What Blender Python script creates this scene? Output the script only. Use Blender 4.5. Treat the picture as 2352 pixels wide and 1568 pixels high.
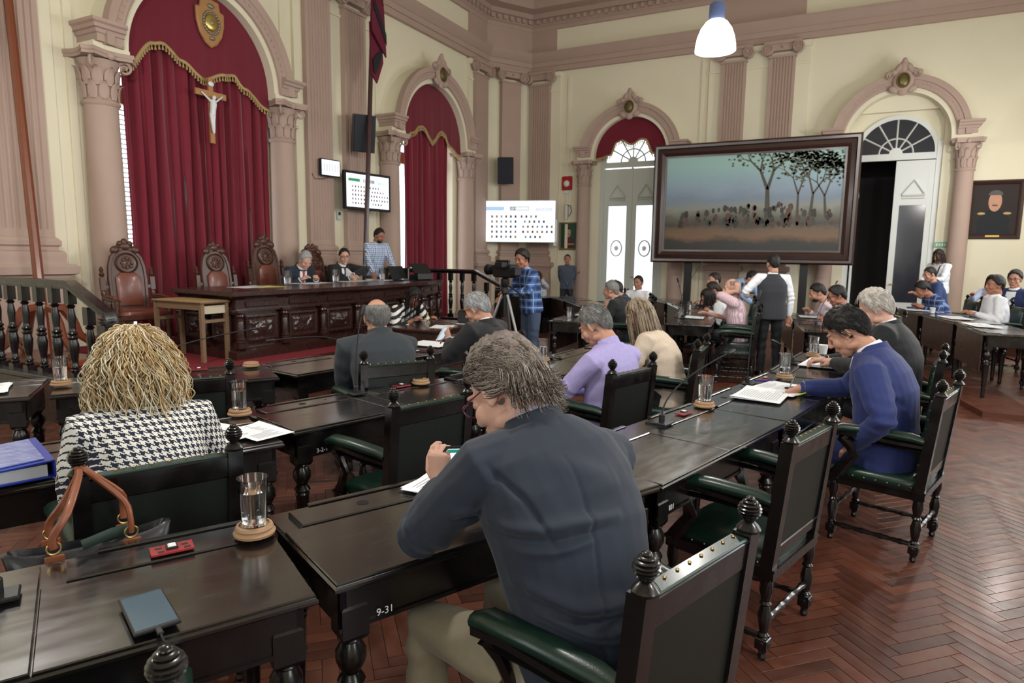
import bpy, bmesh, math, random
import numpy as np
from mathutils import Vector, Matrix, noise
from mathutils.bvhtree import BVHTree
random.seed(7); RNG = np.random.default_rng(7)
SC = bpy.context.scene
for o in list(bpy.data.objects): bpy.data.objects.remove(o)
COL = SC.collection
PI = math.pi
# ------------------------------------------------------------------ camera
cd = bpy.data.cameras.new('camera'); cam = bpy.data.objects.new('camera', cd); COL.objects.link(cam)
cd.sensor_width = 36.0; cd.lens = 22.825; cd.clip_start = .02; cd.clip_end = 120
_y, _p, _r = math.radians(27.503), math.radians(7.564), math.radians(-0.742)
_f = Vector((-math.sin(_y)*math.cos(_p), math.cos(_y)*math.cos(_p), -math.sin(_p)))
_ri = Vector((math.cos(_y), math.sin(_y), 0)); _dn = _f.cross(_ri)
_r2 = _ri*math.cos(_r) + _dn*math.sin(_r); _d2 = -_ri*math.sin(_r) + _dn*math.cos(_r)
cam.matrix_world = Matrix(((_r2.x, -_d2.x, -_f.x, 0), (_r2.y, -_d2.y, -_f.y, 0), (_r2.z, -_d2.z, -_f.z, 1.68), (0, 0, 0, 1)))
cd.dof.use_dof = True; cd.dof.focus_distance = 2.3; cd.dof.aperture_fstop = 5.6
SC.camera = cam
# ------------------------------------------------------------------ light and exposure
SC.view_settings.view_transform = 'Standard'; SC.view_settings.look = 'None'
SC.view_settings.gamma = 1.0; SC.view_settings.use_curve_mapping = False
SC.view_settings.exposure = 0.3
W = bpy.data.worlds.new('sky'); SC.world = W; W.use_nodes = True
W.node_tree.nodes['Background'].inputs[0].default_value = (.86, .93, 1, 1)
W.node_tree.nodes['Background'].inputs[1].default_value = 2.6
LAMPS = [(-1.58, 7.97), (-1.58, 2.3), (2.4, 8.0), (2.4, 2.3), (-5.3, 2.3), (2.6, 13.2)]
LAMP_Z, LAMP_W = 4.02, 150.0
def fill_lamp(name, loc, rot, sx, sy, w, col=(.88, .94, 1)):
    l = bpy.data.lights.new(name, 'AREA'); l.shape = 'RECTANGLE'; l.size = sx; l.size_y = sy; l.energy = w; l.color = col
    o = bpy.data.objects.new(name, l); COL.objects.link(o); o.location = loc; o.rotation_euler = rot
# area lamps added to light the room, in unseen side and rear wall openings
for yy in (.8, 6.7, 12.6): fill_lamp('window_daylight', (4.28, yy, 3.1), (0, PI/2, 0), 3.0, 1.6, 75)
for xx in (-5.2, .7): fill_lamp('window_daylight', (xx, -3.28, 3.1), (PI/2, 0, 0), 1.6, 3.0, 45)
# ------------------------------------------------------------------ helpers
def S(r, g, b):
    def c(v):
        v /= 255.0
        return v/12.92 if v <= .04045 else ((v+.055)/1.055)**2.4
    return (c(r), c(g), c(b), 1)
class MB:
    def __init__(s): s.v = []; s.f = []
    def add(s, V, F):
        n = len(s.v); s.v.extend([tuple(map(float, p)) for p in V]); s.f.extend([tuple(i+n for i in q) for q in F]); return s
    def box(s, c, d, R=None, bev=0):
        hx, hy, hz = d[0]/2, d[1]/2, d[2]/2
        if bev:
            b = min(bev, hx*.9, hy*.9, hz*.9); V = []
            for z, i in ((-hz, b), (-hz+b, 0), (hz-b, 0), (hz, b)):
                V += [(-hx+i, -hy+i, z), (hx-i, -hy+i, z), (hx-i, hy-i, z), (-hx+i, hy-i, z)]
            F = [(3, 2, 1, 0), (12, 13, 14, 15)]
            for k in range(3):
                for j in range(4): F.append((k*4+j, k*4+(j+1) % 4, k*4+4+(j+1) % 4, k*4+4+j))
        else:
            V = [(x, y, z) for z in (-hz, hz) for x, y in ((-hx, -hy), (hx, -hy), (hx, hy), (-hx, hy))]
            F = [(3, 2, 1, 0), (4, 5, 6, 7), (0, 1, 5, 4), (1, 2, 6, 5), (2, 3, 7, 6), (3, 0, 4, 7)]
        if R is not None: V = [R @ Vector(p) for p in V]
        return s.add([(p[0]+c[0], p[1]+c[1], p[2]+c[2]) for p in V], F)
    def bb(s, x0, x1, y0, y1, z0, z1, bev=0):
        return s.box(((x0+x1)/2, (y0+y1)/2, (z0+z1)/2), (abs(x1-x0), abs(y1-y0), abs(z1-z0)), bev=bev)
    def loft(s, rings, cap=True, close=False):
        n = len(rings[0]); V = [p for r in rings for p in r]; F = []; m = len(rings)
        for k in range(m if close else m-1):
            a, b = k*n, ((k+1) % m)*n
            for j in range(n): F.append((a+j, a+(j+1) % n, b+(j+1) % n, b+j))
        if cap and not close: F += [tuple(range(n-1, -1, -1)), tuple(range((m-1)*n, m*n))]
        return s.add(V, F)
    def lathe(s, prof, n=16, at=(0, 0, 0), R=None, cap=True):
        rings = []
        for r, z in prof:
            ring = [Vector((r*math.cos(2*PI*k/n), r*math.sin(2*PI*k/n), z)) for k in range(n)]
            if R is not None: ring = [R @ p for p in ring]
            rings.append([(p[0]+at[0], p[1]+at[1], p[2]+at[2]) for p in ring])
        return s.loft(rings, cap)
    def tube(s, pts, r, n=8, cap=True, flat=None, close=False):
        pts = [Vector(p) for p in pts]; m = len(pts)
        if not hasattr(r, '__len__'): r = [r]*m
        rings = []; up = None
        for i, p in enumerate(pts):
            if close: t = pts[(i+1) % m]-pts[i-1]
            else: t = pts[min(i+1, m-1)]-pts[max(i-1, 0)]
            if t.length < 1e-9: t = Vector((0, 0, 1))
            t.normalize()
            if up is None:
                up = Vector((0, 0, 1)) if abs(t.z) < .9 else Vector((1, 0, 0))
            a = up - t*up.dot(t)
            if a.length < 1e-6: a = t.orthogonal()
            a.normalize(); up = a; b = t.cross(a)
            fa, fb = flat if flat else (1, 1)
            rings.append([p+(a*math.cos(2*PI*k/n)*fa+b*math.sin(2*PI*k/n)*fb)*r[i] for k in range(n)])
        return s.loft(rings, cap, close)
    def capsule(s, pts, r, n=10):
        pts = [Vector(p) for p in pts]; r = list(r) if hasattr(r, '__len__') else [r]*len(pts)
        a = (pts[0]-pts[1]).normalized(); b = (pts[-1]-pts[-2]).normalized()
        P = [pts[0]+a*r[0]*.92, pts[0]+a*r[0]*.6]+pts+[pts[-1]+b*r[-1]*.6, pts[-1]+b*r[-1]*.92]
        Q = [r[0]*.35, r[0]*.8]+r+[r[-1]*.8, r[-1]*.35]
        return s.tube(P, Q, n)
    def ell(s, c, r, nu=14, nv=9, R=None):
        rings = []
        for j in range(1, nv):
            t = PI*j/nv
            ring = [Vector((r[0]*math.sin(t)*math.cos(2*PI*k/nu), r[1]*math.sin(t)*math.sin(2*PI*k/nu), -r[2]*math.cos(t))) for k in range(nu)]
            if R is not None: ring = [R @ p for p in ring]
            rings.append([p+Vector(c) for p in ring])
        n = len(s.v); s.loft(rings, False)
        for sg, base in ((-1, 0), (1, (nv-2)*nu)):
            p = Vector((0, 0, sg*r[2])); p = (R @ p if R is not None else p)+Vector(c); s.v.append(tuple(p)); q = len(s.v)-1
            for k in range(nu):
                a, b = n+base+k, n+base+(k+1) % nu
                s.f.append((q, b, a) if sg < 0 else (q, a, b))
        return s
    def prism(s, poly, z0, z1):
        n = len(poly); return s.add([(x, y, z0) for x, y in poly]+[(x, y, z1) for x, y in poly],
            [tuple(range(n-1, -1, -1)), tuple(range(n, 2*n))]+[(i, (i+1) % n, n+(i+1) % n, n+i) for i in range(n)])
    def xf(s, M):
        s.v = [tuple(M @ Vector(p)) for p in s.v]; return s
    def mesh(s, name, m=None, smooth=35):
        me = bpy.data.meshes.new(name); me.from_pydata(s.v, [], s.f); me.update()
        if m is not None: me.materials.append(m)
        if smooth:
            me.shade_smooth()
            if smooth < 180: me.set_sharp_from_angle(angle=math.radians(smooth))
        return me
    def build(s, name, m, parent=None, loc=None, rz=None, smooth=35):
        return link(name, s.mesh(name, m, smooth), parent, loc, rz)
def link(name, me, parent=None, loc=None, rz=None):
    o = bpy.data.objects.new(name, me); COL.objects.link(o)
    if parent is not None: o.parent = parent
    if loc is not None: o.location = loc
    if rz is not None: o.rotation_euler = (0, 0, rz)
    return o
def tag(o, label, cat, group=None):
    o['label'] = label; o['category'] = cat
    if group: o['group'] = group
    return o
def thing(name, label, cat, loc=(0, 0, 0), rz=0, group=None):
    o = bpy.data.objects.new(name, None); COL.objects.link(o); o.location = loc; o.rotation_euler = (0, 0, rz); o.empty_display_size = .1
    return tag(o, label, cat, group)
def struct(o): o['kind'] = 'structure'; return o
def stuff(o): o['kind'] = 'stuff'; return o
def copy_tree(o, parent=None):
    c = o.copy(); COL.objects.link(c); c.parent = parent
    for ch in KIDS.get(o.name) or [x for x in o.children]: copy_tree(ch, c)
    return c
KIDS = {}
def put(proto, first, loc, rz, label, group=None, scale=None):
    o = proto if first else copy_tree(proto)
    o.location = loc; o.rotation_euler = (0, 0, rz); o['label'] = label
    if group: o['group'] = group
    if scale: o.scale = scale
    return o
def face_rz(fx, fy): return math.atan2(-fx, fy)        # local +Y looks along (fx, fy)
def rotm(axis, deg): return Matrix.Rotation(math.radians(deg), 3, axis)
# ------------------------------------------------------------------ materials
MATS = {}
def nt(name):
    m = bpy.data.materials.new(name); m.use_nodes = True; t = m.node_tree; return m, t, t.nodes['Principled BSDF']
def N(t, kind, **kw):
    n = t.nodes.new(kind)
    for k, v in kw.items():
        if k.startswith('i_'): n.inputs[int(k[2:])].default_value = v
        else: setattr(n, k, v)
    return n
def pm(name, col, rough=.5, metal=0, spec=.5, var=None, bump=None, coat=0, sheen=0, rvar=None, stretch=None, emit=None, trans=0, ior=1.45, sss=0, objrand=0):
    if name in MATS: return MATS[name]
    m, t, b = nt(name); L = t.links
    b.inputs['Base Color'].default_value = col; b.inputs['Roughness'].default_value = rough; b.inputs['Metallic'].default_value = metal
    b.inputs['Specular IOR Level'].default_value = spec; b.inputs['Coat Weight'].default_value = coat; b.inputs['Coat Roughness'].default_value = .16
    b.inputs['Sheen Weight'].default_value = sheen; b.inputs['Transmission Weight'].default_value = trans; b.inputs['IOR'].default_value = ior
    if sss:
        b.inputs['Subsurface Weight'].default_value = sss; b.inputs['Subsurface Radius'].default_value = (.012, .005, .003); b.inputs['Subsurface Scale'].default_value = 1
    if emit: b.inputs['Emission Color'].default_value = emit[0]; b.inputs['Emission Strength'].default_value = emit[1]
    tc = N(t, 'ShaderNodeTexCoord'); src = tc.outputs['Object']
    if stretch:
        mp = N(t, 'ShaderNodeMapping'); mp.inputs['Scale'].default_value = stretch; L.new(src, mp.inputs[0]); src = mp.outputs[0]
    last = None
    if var:
        nz = N(t, 'ShaderNodeTexNoise'); nz.inputs['Scale'].default_value = var[0]; nz.inputs['Detail'].default_value = 5; L.new(src, nz.inputs['Vector'])
        mx = N(t, 'ShaderNodeMix', data_type='RGBA'); L.new(nz.outputs['Fac'], mx.inputs[0])
        k = var[1]; c2 = var[2] if len(var) > 2 else tuple(min(1, c*(1+k)) for c in col[:3])+(1,)
        mx.inputs[6].default_value = tuple(c*(1-k) for c in col[:3])+(1,); mx.inputs[7].default_value = c2
        L.new(mx.outputs[2], b.inputs['Base Color']); last = mx.outputs[2]
    if objrand:
        oi = N(t, 'ShaderNodeObjectInfo'); gi = N(t, 'ShaderNodeNewGeometry')
        ad = N(t, 'ShaderNodeMath', operation='ADD'); L.new(oi.outputs['Random'], ad.inputs[0]); L.new(gi.outputs['Random Per Island'], ad.inputs[1])
        fr = N(t, 'ShaderNodeMath', operation='FRACT'); L.new(ad.outputs[0], fr.inputs[0])
        hs = N(t, 'ShaderNodeHueSaturation'); mr = N(t, 'ShaderNodeMapRange'); L.new(fr.outputs[0], mr.inputs[0]); mr.inputs[3].default_value = 1-objrand; mr.inputs[4].default_value = 1+objrand
        L.new(mr.outputs[0], hs.inputs['Value'])
        if last is not None: L.new(last, hs.inputs['Color'])
        else: hs.inputs['Color'].default_value = col
        L.new(hs.outputs[0], b.inputs['Base Color'])
    if rvar:
        nz = N(t, 'ShaderNodeTexNoise'); nz.inputs['Scale'].default_value = rvar[0]; nz.inputs['Detail'].default_value = 6; L.new(src, nz.inputs['Vector'])
        mr = N(t, 'ShaderNodeMapRange'); mr.inputs[1].default_value = .35; mr.inputs[2].default_value = .7
        mr.inputs[3].default_value = rvar[1]; mr.inputs[4].default_value = rvar[2]; L.new(nz.outputs['Fac'], mr.inputs[0]); L.new(mr.outputs[0], b.inputs['Roughness'])
    if bump:
        nz = N(t, 'ShaderNodeTexNoise'); nz.inputs['Scale'].default_value = bump[0]; nz.inputs['Detail'].default_value = 4; L.new(src, nz.inputs['Vector'])
        bp = N(t, 'ShaderNodeBump'); bp.inputs['Strength'].default_value = bump[1]; bp.inputs['Distance'].default_value = bump[2] if len(bump) > 2 else .005
        L.new(nz.outputs['Fac'], bp.inputs['Height']); L.new(bp.outputs[0], b.inputs['Normal'])
    MATS[name] = m; return m
CREAM = pm('cream_plaster', S(229, 222, 198), .85, var=(1.3, .05), bump=(60, .12, .004))
MAUVE = pm('mauve_plaster', S(178, 154, 142), .8, var=(3, .05), bump=(90, .15, .003))
WHITE = pm('white_paint', S(222, 225, 222), .45, bump=(40, .05, .002))
GREYW = pm('pale_grey_paint', S(196, 200, 190), .5, bump=(40, .05, .002))
DARK = pm('black_lacquered_wood', S(17, 14, 14), .28, spec=.5, coat=.3, var=(9, .25), rvar=(9, .18, .36), bump=(60, .05, .001))
DARKB = pm('dark_brown_wood', S(48, 30, 24), .35, coat=.3, var=(16, .4), rvar=(18, .2, .45), bump=(120, .12, .002), stretch=(6, 6, 1))
DTOP = pm('worn_black_table_top', S(19, 16, 17), .28, spec=.7, coat=1.0, var=(5, .12), rvar=(6, .17, .3), bump=(30, .03, .001), stretch=(1, 4, 1))
GREEN = pm('green_leather', S(17, 42, 33), .34, spec=.5, coat=.15, var=(12, .3), bump=(220, .25, .002))
GREENB = pm('dark_green_leather_back', S(14, 20, 17), .5, var=(7, .35), bump=(160, .25, .002))
BRASS = pm('brass', S(176, 142, 84), .35, metal=.9)
GOLD = pm('gold_braid', S(176, 152, 104), .55, metal=.25, bump=(300, .4, .003))
VELVET = pm('red_velvet', S(118, 16, 40), .8, sheen=.35, var=(2.5, .12), bump=(300, .15, .002))
VELVET2 = pm('red_valance_cloth', S(110, 18, 40), .85, sheen=.25, var=(3, .08), bump=(500, .2, .002))
CARPET = pm('red_carpet', S(118, 20, 34), .95, var=(30, .15), bump=(400, .5, .004))
MAHOG = pm('mahogany', S(50, 27, 23), .28, coat=.4, var=(10, .4), rvar=(20, .18, .36), bump=(80, .1, .002), stretch=(6, 6, 1.2))
WALN = pm('carved_walnut', S(74, 44, 32), .42, coat=.2, var=(14, .35), bump=(90, .2, .003))
BROWNL = pm('brown_leather', S(110, 58, 46), .35, coat=.2, var=(9, .2), bump=(150, .2, .002))
HONEY = pm('honey_wood', S(196, 150, 92), .5, var=(12, .15), stretch=(6, 6, 1))
POLEW = pm('pole_wood', S(112, 56, 34), .3, coat=.4, var=(10, .3), stretch=(9, 9, .8))
METALB = pm('black_metal', S(24, 25, 28), .4, metal=.4)
PLASTB = pm('black_plastic', S(22, 23, 26), .45)
STEEL = pm('brushed_steel', S(170, 172, 175), .3, metal=.9)
PAPER = pm('white_paper', S(232, 234, 238), .85)
PAPERG = pm('grey_printed_paper', S(205, 208, 216), .85)
INK = pm('printed_ink', S(110, 112, 120), .9)
CHALK = pm('white_number_paint', S(225, 225, 225), .8)
COASTER = pm('turned_pale_wood', S(158, 124, 92), .5, var=(16, .25), stretch=(1, 1, 6))
GLASS = pm('clear_glass', (1, 1, 1, 1), .02, trans=1, ior=1.45)
WATER = pm('water', (1, 1, 1, 1), .01, trans=1, ior=1.33)
RED = pm('red_acrylic', S(150, 44, 48), .2, coat=.5)
BLACKHOLE = pm('dark_hole', S(6, 6, 6), .9)
SKIN = [pm('skin_%d' % i, c, .5, sss=.12, var=(18, .06), bump=(260, .06, .001)) for i, c in enumerate((S(200, 156, 138), S(184, 136, 114), S(160, 110, 88), S(140, 94, 74)))]
def emis(name, col, s):
    m = bpy.data.materials.new(name); m.use_nodes = True; t = m.node_tree; t.nodes.remove(t.nodes['Principled BSDF'])
    e = t.nodes.new('ShaderNodeEmission'); e.inputs[0].default_value = col; e.inputs[1].default_value = s
    t.links.new(e.outputs[0], t.nodes['Material Output'].inputs[0]); return m
# ------------------------------------------------------------------ the room shell
XW, YW, XR, YR, CZ = -8.95, 16.7, 4.4, -3.4, 8.7
A1, A2, A3, A4 = 6.76, 12.69, -5.25, .64          # arch centres (Y on the left wall, X on the back wall)
CH0, CH1 = (XW, 15.5), (-8.2, YW)                 # chamfered corner
b = MB()
for y0, y1 in ((YR, A1-1.2), (A1+1.2, A2-1.2), (A2+1.2, 15.5)): b.bb(XW-.35, XW, y0, y1, 0, CZ)
for a in (A1, A2): b.bb(XW-.35, XW, a-1.2, a+1.2, 5.07, CZ); b.bb(XW-.35, XW, a-1.2, a+1.2, 0, .42)
struct(b.build('wall_left', CREAM, smooth=0))
b = MB()
for x0, x1 in ((-8.2, A3-.86), (A3+.86, A4-.86), (A4+.86, XR)): b.bb(x0, x1, YW, YW+.35, 0, CZ)
for a in (A3, A4): b.bb(a-.86, a+.86, YW, YW+.35, 4.86, CZ)
struct(b.build('wall_back', CREAM, smooth=0))
b = MB(); b.prism([CH0, CH1, (-8.2, YW+.35), (XW-.35, YW+.35), (XW-.35, 15.5)], 0, CZ); struct(b.build('wall_corner', CREAM, smooth=0))
b = MB()
for y0, y1 in ((YR, 0), (1.6, 5.9), (7.5, 11.8), (13.4, YW+.35)): b.bb(XR, XR+.35, y0, y1, 0, CZ)
for y in (.8, 6.7, 12.6): b.bb(XR, XR+.35, y-.8, y+.8, 0, 1.6); b.bb(XR, XR+.35, y-.8, y+.8, 4.6, CZ)
struct(b.build('wall_right', CREAM, smooth=0))
b = MB()
for x0, x1 in ((XW-.35, -6.0), (-4.4, -.1), (1.5, XR+.35)): b.bb(x0, x1, YR-.35, YR, 0, CZ)
for x in (-5.2, .7): b.bb(x-.8, x+.8, YR-.35, YR, 0, 1.6); b.bb(x-.8, x+.8, YR-.35, YR, 4.6, CZ)
struct(b.build('wall_rear', CREAM, smooth=0))
b = MB(); b.bb(XW-.35, XR+.35, YR-.35, YW+.35, CZ, CZ+.2); struct(b.build('ceiling', CREAM, smooth=0))
# floor: sub-floor slab + herringbone blocks
PARQ = pm('parquet_block', S(84, 46, 33), .4, coat=.06, var=(7, .3), rvar=(9, .34, .55), bump=(60, .08, .002), objrand=.42)
SUBF = pm('dark_subfloor', S(30, 18, 14), .5)
b = MB(); b.bb(XW-.35, XR+.35, YR-.35, YW+.35, -.25, -.004)
floor = struct(b.build('floor', SUBF, smooth=0))
BW, BN = .066, 5
blk = MB(); blk.box((0, 0, -.005), (BW*BN-.0022, BW-.0022, .012), bev=.0012); blkm = blk.mesh('parquet_block', PARQ, 0)
c45, near, rest = math.sqrt(.5), [], MB()
def in_hall(x, y): return XW < x < XR and YR < y < YW
cells = []
for i in range(-240, 240):
    for j in range(-42, 42):
        for v in (0, 1):
            cu, cv = (BN/2, .5) if not v else (.5, 1+BN/2)
            u, w = (i+j*BN+cu)*BW, (i-j*BN+cv)*BW
            x, y = (u-w)*c45-2.5, (u+w)*c45+7.0
            if in_hall(x, y) and not (x < -5.75 and 3.5 < y < 10.6): cells.append((x, y, PI/4+(PI/2 if v else 0)))
Mi = cam.matrix_world.inverted()
def inview(x, y, z=0, m=0):
    p = Mi @ Vector((x, y, z))
    if p.z > -.3: return False
    u, w = p.x/-p.z*1491+1176, -p.y/-p.z*1491+784
    return -m < u < 2352+m and -m < w < 1568+m
clear = lambda x, y: (x > .05 and y < 5.5 and x > (y-2)*.02) or (-2.2 < x < -.9 and 1.3 < y < 2.6) or (-3.4 < x < -2.3 and 2.2 < y < 4)
vis = sorted([c for c in cells if inview(c[0], c[1], 0, 40)], key=lambda c: (not clear(c[0], c[1]), math.hypot(c[0], c[1])))
pick = set((c[0], c[1]) for c in vis[:300])
for x, y, r in cells:
    if (x, y) in pick:
        o = link('parquet_block', blkm, floor, (x, y, 0), r)
    else:
        co, si = math.cos(r), math.sin(r); h, q = (BW*BN-.0022)/2, (BW-.0022)/2
        rest.add([(x+a*co-b_*si, y+a*si+b_*co, .001) for a, b_ in ((-h, -q), (h, -q), (h, q), (-h, q))], [(0, 1, 2, 3)])
stuff(rest.build('parquet_blocks', PARQ, floor, smooth=0))
# ------------------------------------------------------------------ mouldings swept round the room
PATH = [(XW, YR), CH0, CH1, (XR, YW)]
def sweep(prof, path):
    P = [Vector((p[0], p[1])) for p in path]; n = len(P); nrm = []
    for i in range(n):
        ds = []
        if i > 0: ds.append((P[i]-P[i-1]).normalized())
        if i < n-1: ds.append((P[i+1]-P[i]).normalized())
        ns = [Vector((d.y, -d.x)) for d in ds]
        m = ns[0] if len(ns) == 1 else (ns[0]+ns[1]).normalized()/max(.5, (ns[0]+ns[1]).normalized().dot(ns[0]))
        nrm.append(m)
    rings = [[(P[i].x+nrm[i].x*d, P[i].y+nrm[i].y*d, z) for d, z in prof] for i in range(n)]
    return MB().loft(rings)
ent = sweep([(-.02, 6.58), (.1, 6.58), (.1, 6.71), (.13, 6.71), (.13, 6.83), (.15, 6.84), (.22, 6.93), (.25, 7.0), (.25, 7.06), (-.02, 7.09)], PATH)
struct(ent.build('trim_1', MAUVE, smooth=20))
cor = sweep([(-.02, 7.66), (.06, 7.66), (.08, 7.74), (.14, 7.78), (.14, 7.92), (.2, 7.94), (.2, 8.06), (.46, 8.1), (.5, 8.22), (.56, 8.3), (.72, 8.42), (.76, CZ-.002), (-.02, CZ-.002)], PATH)
t2 = struct(cor.build('trim_2', MAUVE, smooth=20))
den = MB().bb(-.045, .045, 0, .07, 0, .1).mesh('dentil', MAUVE, 0)
def along(path, step, off, z, me, name, parent, a0=0):
    for i in range(len(path)-1):
        p, q = Vector(path[i]), Vector(path[i+1]); d = (q-p); L = d.length; d.normalize(); nn = Vector((d.y, -d.x)); k = off*.6
        while k < L-off*.5:
            w = p+d*k+nn*off
            if inview(w.x, w.y, z, 150): link(name, me, parent, (w.x, w.y, z), math.atan2(d.y, d.x)+PI)
            k += step
along(PATH, .19, .14, 7.8, den, 'dentil', t2)
# ceiling mouldings and mauve frieze above corner and above the pilaster pair
fr = sweep([(-.01, 7.08), (.05, 7.08), (.05, 7.67), (-.01, 7.67)], [(XW, 14.6), CH0, CH1, (-7.45, YW)])
struct(fr.build('trim_3', MAUVE, smooth=0))
struct(MB().bb(-3.25, -1.35, YW-.05, YW+.01, 7.08, 7.67).build('trim_4', MAUVE, smooth=0))
# ------------------------------------------------------------------ pilasters
def ring_box(prof, w, out):        # mouldings round three sides of a pilaster: list of (extra, z)
    return [[(-w/2-e, 0, z), (w/2+e, 0, z), (w/2+e, out+e, z), (-w/2-e, out+e, z)] for e, z in prof]
def spiral(R, turns, z, y, cx, sgn, r0=.012, n=30):
    pts, rr = [], []
    for k in range(n):
        t = k/(n-1); a = -PI/2+sgn*2*PI*turns*t; r = R*(1-t)**.8+.012
        pts.append((cx+r*math.cos(a)*1, y+.02*t, z+r*math.sin(a))); rr.append(r0*(1-.45*t))
    return pts, rr
def pilaster(label, loc, rz, w=.62, flutes=7, out=.16, base=True, group='fluted pilasters'):
    p = thing('pilaster', label, 'pilaster', loc, rz, group)
    b = MB()
    if flutes:
        poly = [(-w/2, 0), (-w/2, out)]
        m = .05; fw = (w-2*m)/flutes
        for k in range(flutes):
            x = -w/2+m+k*fw; g = fw*.16
            poly += [(x+g, out), (x+fw*.32, out-.022), (x+fw*.68, out-.022), (x+fw-g, out)]
        poly += [(w/2, out), (w/2, 0)]
        b.prism(poly[::-1], 1.92, 6.22)
        b.bb(-w/2, w/2, 0, out, 1.8, 1.92)
    else: b.bb(-w/2, w/2, 0, out, 1.8, 6.22)
    b.build('shaft', MAUVE, p, smooth=25)
    b = MB().loft(ring_box([(0, 1.83), (.02, 1.82), (.05, 1.78), (.05, 1.73), (.025, 1.71), (.02, 1.67), (.075, 1.65), (.085, 1.6), (.08, 1.57), (.08, 1.5)][::-1], w, out))
    b.build('base_moulding', MAUVE, p, smooth=25)
    b = MB().loft(ring_box([(.08, 0), (.14, 0), (.14, .3), (.1, .34), (.09, .4), (.09, 1.3), (.11, 1.33), (.11, 1.36), (.17, 1.38), (.18, 1.47), (.14, 1.5), (.05, 1.5)][1:], w, out))
    b.build('pedestal', MAUVE, p, smooth=25)
    c = MB().bb(-w/2-.02, w/2+.02, 0, out+.02, 6.22, 6.27).bb(-w/2-.05, w/2+.05, 0, out+.05, 6.36, 6.5).bb(-w/2-.13, w/2+.13, 0, out+.09, 6.5, 6.58, bev=.015)
    c.lathe([(.0, 0), (.02, .01), (.028, .03), (.02, .05), (0, .06)], 8, (0, out+.04, 6.43), rotm('X', -90))
    cap = c.build('capital', MAUVE, p)
    for s in (-1, 1):
        v = MB().lathe([(.125, 0), (.125, .09), (.11, .11), (.04, .12), (0, .12)], 20, (s*(w/2+.04), out-.02, 6.4), rotm('X', -90))
        pts, rr = spiral(.12, 2.2, 6.4, out+.1, s*(w/2+.04), s, .018); v.tube(pts, rr, 6); v.build('volute', MAUVE, cap)
    return p
RZL, RZB = -PI/2, PI
pilaster('broad fluted pilaster behind the leaning wooden pole at far left', (XW, 4.28, 0), RZL)
pilaster('fluted pilaster between big curtain arch and small voting clock screen', (XW, 9.22, 0), RZL)
pilaster('fluted pilaster behind the dark flagpole and wall monitor', (XW, 10.2, 0), RZL)
pilaster('plain pilaster just right of the second curtain arch', (XW, 15.06, 0), RZL, flutes=0, group='corner pilasters')
cm = ((CH0[0]+CH1[0])/2, (CH0[1]+CH1[1])/2, 0); crz = math.atan2(CH1[1]-CH0[1], CH1[0]-CH0[0])+PI
pilaster('plain middle pilaster across the chamfered room corner', cm, crz, w=.58, flutes=0, group='corner pilasters')
pilaster('fluted corner pilaster behind right half of big white screen', (-7.85, YW, 0), RZB, w=.58, group='corner pilasters')
pilaster('left fluted pilaster above the large landscape painting', (-2.83, YW, 0), RZB, w=.55)
pilaster('right fluted pilaster above the large landscape painting', (-1.77, YW, 0), RZB, w=.55)
# cream backing strips beside the pilasters
b = MB()
for y0, y1 in ((3.75, 4.78), (8.72, 10.7), (14.55, 15.48)): b.bb(XW, XW+.06, y0, y1, 0, 6.5); b.bb(XW, XW+.13, y0-.03, y1+.03, 6.42, 6.56, bev=.02); b.bb(XW, XW+.09, y0-.012, y1+.012, 6.05, 6.1)
for y in (5.0, 8.5, 11.0, 3.5): b.bb(XW, XW+.03, y-.05, y+.05, 0, 6.4)
struct(b.build('trim_5', CREAM, smooth=0))
b = MB()
for x0, x1 in ((-8.2, -7.3), (-3.4, -1.2)): b.bb(x0, x1, YW-.06, YW, 0, 6.5); b.bb(x0-.03, x1+.03, YW-.13, YW, 6.42, 6.56, bev=.02); b.bb(x0-.012, x1+.012, YW-.09, YW, 6.05, 6.1)
for x in (-7.05, -3.55): b.bb(x-.04, x+.04, YW-.03, YW, 0, 6.4)
struct(b.build('trim_6', CREAM, smooth=0))
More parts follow.
